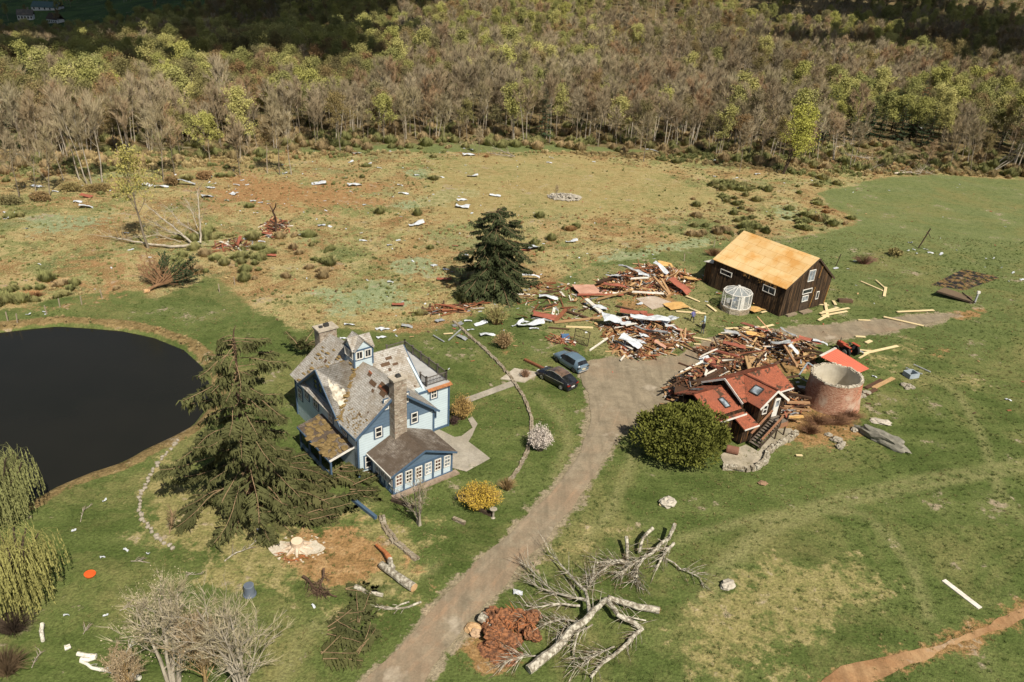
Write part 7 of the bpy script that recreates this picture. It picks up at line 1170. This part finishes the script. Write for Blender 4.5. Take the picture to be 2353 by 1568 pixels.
for x, y, s in [(505, 78, 2.2), (460, 138, 1.5), (590, 150, 1.5), (665, 180, 1.2), (935, 233, 1.4), (1105, 247, 1.8), (490, 306, 3.4), (815, 305, 1.4), (840, 366, 2.4), (1335, 241, 2.6), (1495, 381, 2.7), (1260, 412, 2.5), (1260, 463, 3.1), (930, 590, 3.2), (250, 596, 1.5), (310, 600, 1), (1310, 90, 3.6), (1545, 28, 2.4), (1900, 108, 1.4), (1885, 142, 1.5), (1275, 806, 1.6), (1760, 762, 3.9), (2045, 712, 2.4), (1060, 880, 1.4), (1145, 908, 1.1), (745, 1000, 1), (740, 735, 1.1), (2205, 135, .9), (1330, 47, 1), (1275, 40, .8), (835, 180, .5), (305, 910, .5), (905, 850, .6), (1190, 930, .6), (1690, 605, .5), (460, 350, .5), (760, 390, .5), (560, 445, 1), (1330, 505, .9), (550, 703, 1.5), (800, 700, 1)]: sheet(b4, x, y, s, LF, GF)
for x, y, s in [(110, 1158, 1.9), (485, 1175, 1.2), (440, 1255, 2.0), (610, 1224, 1.6), (135, 1272, 1.5), (290, 1280, 1), (825, 1298, .7), (515, 1252, .6), (632, 1318, .6), (-40, 1090, 1.4), (-220, 1110, 1.7), (-170, 1115, 1.2), (-350, 1075, 1.2), (270, 1290, .7), (860, 1294, .5), (1665, 1243, .9), (1890, 1330, .5), (1385, 1372, .6)]: sheet(b8, x, y, s, 'torn white sheet at the foot of the right-hand woods', 'white sheets along the right-hand wood edge')
for x, y, s in [(600, 440, 1.5), (440, 490, 1.1), (1010, 294, .9), (1130, 347, 1.0), (1165, 371, 1.2), (1245, 384, 1.3), (1040, 349, .6), (1060, 376, .6), (990, 357, .6), (1365, 353, .4), (1590, 416, .5), (1645, 416, .5), (1705, 488, .4), (1870, 577, 1.4), (1795, 526, .6), (1760, 1498, .9), (735, 1320, .7), (535, 498, .7), (355, 357, .3)]: sheet(b5, x, y, s, 'small white scrap on the mown lawn right of the barn', 'white scraps on the lawn right of the barn')
GH = 'white sheets behind the blue house'
for x, y, s in [(1385, 207, 1.6), (1590, 230, 1.5), (1625, 238, 1.5), (1600, 290, 1.6), (2265, 200, 2.3), (2310, 275, 2.4), (2180, 180, 1.3), (1345, 295, 1.1), (2200, 240, 1.2)]: sheet(c1, x, y, s, 'white sheet on the ground behind the blue house', GH, yaw=rd2.uniform(.2, 1.0), asp=.5)
for x, y in [(2110, 205), (2140, 295), (1990, 180), (1770, 218)]: sheet(c1, x, y, 1.4, 'blue grey sheet scrap behind the blue house', 'blue grey scraps behind the house', 'g', asp=1.6)
for x, y, s, k, lab in [(60, 745, 2.4, 'w', None), (190, 760, 4.2, 'w', None), (310, 715, 2.6, 'g', None), (140, 720, 1.6, 'w', None), (230, 790, 1.6, 'w', None)]: sheet(c5, x, y, s, 'bent white or blue grey sheet beyond the tan shrub', 'sheets beyond the tan shrub', k, asp=.4)
tr = sheet(b3, 170, 130, 2.6, 'torn white sheet caught high in a bare tree at the left', None, z=3.2, pitch=.5); sheet(b8, 1572, 1040, 1.3, 'white sheet caught up in the trees at the right', None, z=4.5, pitch=.6)
for cr, x, y, s, a, z, pt, asp, k, lab in [(c5, 1035, 765, 3.4, .2, 1.0, .15, 1.0, 'w', 'large white wall panel on the left end of the lower heap'), (c5, 1420, 790, 6.2, -.12, 1.1, 0, .45, 'w', 'long white sheet across the top of the lower heap'), (c5, 1640, 775, 2.5, .5, 1.0, -.35, 1.3, 'w', 'white square panel tilted at the right of the lower heap'), (c5, 1225, 1000, 3.4, -.6, .8, .2, .8, 'w', 'folded white panel at the front of the lower heap'), (c5, 1330, 985, 1.8, .2, .8, .1, 1, 'w', 'white panel corner right of the folded panel'), (c5, 1180, 795, 2, .3, .8, .1, .7, 'w', 'white sheet between the large panel and the long sheet'), (c5, 1650, 830, 2.4, .3, .7, .1, .8, 'w', 'white sheet below the tilted square panel'), (c5, 1370, 925, 1.5, .2, .9, .2, 1.0, 'w', 'crumpled white sack in the lower heap'), (c5, 1430, 900, 4.2, -.5, .9, .1, .5, 'g', 'long curved dark grey metal trough in the lower heap'), (c5, 1540, 1000, 1.6, -.4, .7, .3, 1.0, 'p', 'pink board square in the lower heap'), (c5, 1720, 840, 1.4, -.3, .7, .1, .8, 'p', 'pink board at the right of the lower heap'), (c5, 1260, 670, 4.2, -.2, .6, .1, .8, 'r', 'big red metal sheet behind the lower heap'), (c5, 1410, 690, 2.4, .3, .6, .2, 1.2, 'r', 'smaller red sheet right of the big red one'), (c5, 350, 680, 4.0, -.05, .15, .1, .8, 'r', 'long red sheet on the grass above the blue tub'), (c5, 100, 690, 2.2, .9, .4, .4, .8, 'r', 'red sheet sticking up beyond the tan shrub'), (c5, 1070, 400, 4.0, .05, .8, .1, .9, 'r', 'faded red panel at the front of the upper heap'), (c5, 1740, 400, 4.2, -.8, .8, .25, .9, 'r', 'dark red panel sloping beside the concrete slab'), (c5, 780, 400, 3.6, .4, .3, .15, 1.6, 'p', 'pinkish door panel left of the upper heap'), (c5, 1250, 285, 4.5, -.25, 1.1, .1, .5, 'g', 'long silvery sheet lying on the upper heap'), (c5, 1360, 310, 2.2, .1, 1.2, .1, .9, 'w', 'pale blue white sheet in the middle of the upper heap'), (c5, 1040, 300, 2.2, .2, .9, .2, 1.2, 'g', 'dark grey sheet at the left of the upper heap'), (c5, 1540, 250, 3.4, -.7, 1.4, .3, .5, 'w', 'white rafter panel standing out of the upper heap'), (c5, 380, 475, 3.2, .05, .1, 0, .5, 'w', 'long pale board lying left of the strewn boards'), (c5, 190, 270, 3.4, .15, .3, 0, .35, 'w', 'white strip lying in the grass right of the lone conifer'), (c5, 910, 590, 2.6, .1, .3, .1, .9, 'w', 'crumpled white sheet at the end of the white beam'), (c5, 1860, 300, 2.0, .3, .6, .2, 1.1, 'o', 'tan plywood box end at the right of the upper heap'), (c5, 1590, 175, 2.2, .1, 1.0, .1, .9, 'o', 'tan plywood piece at the top of the upper heap'), (c5, 1330, 535, 1.0, .3, .1, 0, 1, 'w', 'small white board in front of the concrete slab'), (c5, 1710, 560, 3.0, .4, .15, 0, 1.2, 'o', 'pale plywood panel lying behind the people'), (c4, 1000, 1150, 2.6, .7, .2, .2, 1.1, 'o', 'torn orange plywood beside the greenhouse'), (c4, 1040, 1060, 2.0, 1.2, .8, -.6, .9, 'o', 'orange plywood leaning on the barn wall'), (c4, 545, 945, 1.0, .1, .2, .1, .8, 'r', 'orange red scrap at the barn foot'), (c4, 385, 745, 1.6, .2, .4, .2, 1, 'w', 'white box scrap at the left barn corner'), (c3, 690, 420, 2.6, -.9, 1.2, .9, 1.4, 'w', 'white wall panel leaning at the left of the red cottage'), (c3, 1185, 245, 2.8, 1.2, 1.9, .5, .9, 'g', 'curved blue grey duct bent upwards on the wreck heap'), (c3, 1300, 215, 2.4, -1.0, 1.9, .3, .9, 'g', 'second curved grey duct right of the first'), (c3, 1250, 290, 2.6, .1, 1.8, .1, 1, 'g', 'dark grey sheet lying under the grey ducts'), (c3, 900, 290, 3.2, -.3, 1.5, .1, .9, 'r', 'red roofing sheet inside the wreck heap'), (c3, 900, 165, 2.6, .0, .8, .1, .9, 'g', 'green grey netted sheet at the back of the wreck heap'), (c3, 1060, 205, 2.4, .0, 1.6, .1, .5, 'o', 'tan plywood strip on the wreck heap'), (c3, 1480, 220, 3.2, -.3, 1.0, .1, .8, 'r', 'pink red roofing strip behind the silo'), (c3, 1560, 235, 2.4, -.2, .9, .05, .5, 'w', 'white strip beside the pink roofing behind the silo'), (c3, 1350, 320, 1.8, -.8, 1.5, .4, .7, 'w', 'white torn strip hanging by the grey window frame'), (c3, 1110, 140, 2.2, .1, .9, .1, .7, 'g', 'pale grey scrap at the back edge of the wreck heap'), (c3, 1430, 575, 1.5, .2, .8, .1, .7, 'w', 'white slats beside the cottage gable'), (c3, 1380, 805, 1.5, 0, .9, 0, .6, 'o', 'orange plywood piece beside the stair'), (c3, 1860, 270, 1.6, .2, .3, .2, 1.0, 'g', 'crumpled pale sheet beside the tractor wheel'), (b4, 800, 1170, 2.6, .1, .2, .1, 1.1, 'r', 'red sheet at the left end of the red strip'), (b4, 960, 1215, 1.5, .3, .3, .2, 1, 'r', 'red scrap in the middle of the red strip'), (b4, 1340, 1130, 2.4, .3, .2, 0, .4, 'w', 'white board lying under the lone conifer'), (b4, 1130, 985, 3.4, .15, .1, 0, .7, 'r', 'dark red sheet in the grass left of the lone conifer'), (b4, 1210, 742, 1.6, 0, .1, 0, .8, 'r', 'pink red scrap in the field left of the lone conifer'), (b4, 1720, 775, 2.4, .1, .1, .1, .8, 'r', 'red edged scrap beside the white sheet right of the conifer'), (b3, 620, 300, 3.6, -.1, .2, .1, .9, 'r', 'bright red sheet by the left hedge'), (b3, 1722, 640, 2.6, 1.2, .6, -.9, .8, 'r', 'red sheet standing up in the wreckage at the fallen pale tree'), (b3, 1910, 575, 2.0, .2, .3, .1, 1, 'r', 'red sheet at the foot of the snapped trunk'), (b3, 1970, 600, 1.4, .4, .3, .1, 1, 'r', 'small red scrap right of the snapped trunk'), (b3, 1940, 725, 3.0, .2, .1, .05, .8, 'r', 'dark red wreck piece below the snapped trunk'), (b3, 1340, 215, 3.0, .2, .3, .1, .9, 'g', 'dark grey crumpled sheet beside red scraps in the field'), (b3, 1270, 205, 1.0, .6, .2, .1, .9, 'r', 'small red scrap left of the dark crumpled sheet'), (b3, 2120, 685, 1.0, .6, .1, .1, .8, 'r', 'orange scrap at the right of the field wreckage'), (b8, -300, 1105, 2.4, -.3, .3, .1, .8, 'g', 'dark green grey sheet at the shattered tree')]: sheet(cr, x, y, s, lab, None, k, a, z, asp, pt, 'metal sheet' if k in 'wrg' else 'panel')
# red metal roof thrown against the silo, tractor beyond it
rm_ = sheet_mesh('roof_sheet', 1, 1, M('roof_metal_red', (.55, .15, .09), (.47, .125, .08), sc=.8, rough=.5), .02, 90, 24)
b = MB(); q = [c3(1575, 285, 1.9), c3(1695, 222, 2.0), c3(1950, 378, .5), c3(1850, 420, .5)]; ctr = sum(q, Vector())/4; ux, uy = (q[2]-q[1]), (q[0]-q[1]); V = []; n = 40
for i in range(n+1):
    for j in (0, 1): p = (q[1].lerp(q[2], i/n) if j == 0 else q[0].lerp(q[3], i/n)); V.append(p-ctr+Vector((0, 0, .06*(i % 2))))
for i in range(n+1):
    for j in (0, 1): V.append(V[2*i+j]-Vector((0, 0, .05)))
N = 2*(n+1); b.add(V, [(2*i, 2*i+1, 2*i+3, 2*i+2) for i in range(n)]+[(N+2*i+2, N+2*i+3, N+2*i+1, N+2*i) for i in range(n)]+[(2*i, 2*i+2, N+2*i+2, N+2*i) for i in range(n)]+[(2*i+3, 2*i+1, N+2*i+1, N+2*i+3) for i in range(n)]+[(1, 0, N, N+1), (2*n, 2*n+1, N+2*n+1, N+2*n)])
t = thing('fallen_roof_sheet', 'large ribbed red metal roof thrown down against the back of the silo', 'roof', tuple(ctr)); b.build('sheet', rm_.materials[0], t); b = MB(); b.beam(q[1]-ctr+Vector((0, 0, .06)), q[0]-ctr+Vector((0, 0, .06)), .3, .06); b.build('edge_trim', wood_w, t); b = MB()
for f in (.15, .5, .85): b.beam(q[1].lerp(q[2], f)-ctr-Vector((0, 0, .14)), q[0].lerp(q[3], f)-ctr-Vector((0, 0, .14)), .12, .16)
b.build('rafter', wood_t, t)
t = thing('tractor', 'small red farm tractor half buried beside the thrown red metal roof', 'tractor', c3(1775, 270), R(118)); red_p = M('tractor_red', (.45, .1, .05), (.35, .075, .04), sc=2, rough=.45); b = MB(); b.box((.9, 0, 1.0), (1.5, .55, .6), taper=.9); b.box((-.1, 0, .8), (.8, .5, .5)); b.build('hood', red_p, t)
for s in (-1, 1):
    b = MB(); b.tube([(-.4, s*.62, .72), (-.4, s*.64, .72), (-.4, s*.94, .72), (-.4, s*.96, .72)], [.62, .72, .72, .62], 24); wh = b.build('wheel', rub, t); b = MB(); b.tube([(-.4, s*.95, .72), (-.4, s*.99, .72)], [.36, .3], 16); b.build('rim', M('tractor_rim', (.4, .38, .35), rough=.5), wh); b = MB(); b.tube([(1.3, s*.4, .38), (1.3, s*.6, .38)], [.38, .38], 18); b.build('wheel', rub, t); b = MB(); b.box((-.4, s*.75, 1.5), (1.1, .4, .08)); b.build('fender', red_p, t)
b = MB(); b.box((-.5, 0, 1.15), (.5, .5, .12)); b.box((-.75, 0, 1.4), (.1, .5, .4)); b.build('seat', blk, t); b = MB(); b.beam((.1, 0, 1.2), (-.1, 0, 1.6), .05, .05); b.tube([(-.1, 0, 1.6), (-.13, 0, 1.64)], [.2, .2], 12); b.build('steering_wheel', blk, t); b = MB(); b.tube([(1.2, .15, 1.3), (1.2, .15, 1.9)], [.04, .04], 8); b.build('exhaust', dark_metal, t)
for i, (x, y, s) in enumerate([(1980, 480, .9), (2050, 470, 1.1), (1960, 545, .6)]): timber(c3, (x-60*s, y+50*s), (x+80*s, y-20*s), .5, .12, [wood_d, wood_t, wood_d][i], ['dark slab of wood on the lawn right of the silo', 'long weathered slab on the lawn right of the silo', 'short dark slab at the silo foot'][i], 'board', 'board')
# a few twigs and white scraps on the near lawns
for cr, pts, lab in [(b1, [((430, 710), (445, 650), (490, 610))], 'straw coloured forked stick on the lawn left of the stone edging'), (b1, [((640, 1185), (690, 1160))], 'small pale twig on the lawn above the bare thicket'), (b1, [((445, 1310), (475, 1260))], 'pale crooked twig left of the bare thicket'), (b1, [((170, 1490), (220, 1400))], 'pale forked twig between the birch pieces'), (b1, [((700, 920), (800, 930))], 'brown twig on the lawn left of the straw'), (b1, [((1030, 980), (1000, 990), (1080, 985))], 'greenish stick on the straw edge')]:
    pile('twig', lab, cr, [([(x, y, .06) for x, y in pts[0]], .03, .012, 1.2)], len(lab), 6, .6, bark_pale, cat='twig')
for i, (x, y) in enumerate([(675, 865), (550, 905), (1385, 765), (355, 1215), (560, 600), (790, 885), (1675, 1165), (565, 1215), (395, 760)]): sheet(b1, x, y, .45, 'small pale scrap on the lower left lawn', 'pale scraps on the lower left lawn')
t = sheet(b2, 1083, 650, .9, 'crumpled white and red bag beside the drive edge', None, 'w', 0, 0, 1, .2, 'bag')
t = sheet(b1, 1390, 770, 1.0, 'upright white scrap on the straw above the stump', None, 'w', .4, .1, .7, .7)

b = MB(); k_ = 0
while k_ < 900:
    x, y = rd.uniform(-110, 105), rd.uniform(75, 190); w = rd.random()
    v3 = np.array([x-CC[0], y-CC[1], -CAMH]); q = v3 @ CF; u_, w_ = W_/2+FP*(v3 @ CR)/q, H_/2-FP*(v3 @ CU)/q
    dn = math.exp(-((u_-1350)/420)**2-((w_-700)/110)**2)+.5*math.exp(-((u_-520)/330)**2-((w_-470)/90)**2)+.35*math.exp(-((u_-1000)/420)**2-((w_-480)/130)**2)+.05
    if w > dn or float(sdist(POND, np.array([x]), np.array([y]))[0]) > -.5: continue
    b.box((x, y, .06), (rd.uniform(.1, .55), rd.uniform(.06, .25), .03), Matrix.Rotation(rd.uniform(0, 6.3), 3, 'Z') @ Matrix.Rotation(rd.gauss(0, .4), 3, 'X'), rd.choices(range(5), [4, 3, 2, 4, 1])[0]); k_ += 1
tag(b.build('debris', [wood_r, wood_d, wood_t, sheet_w, sheet_r]), 'tiny scraps of wood and white sheet scattered over the grass', 'debris', kind='stuff')
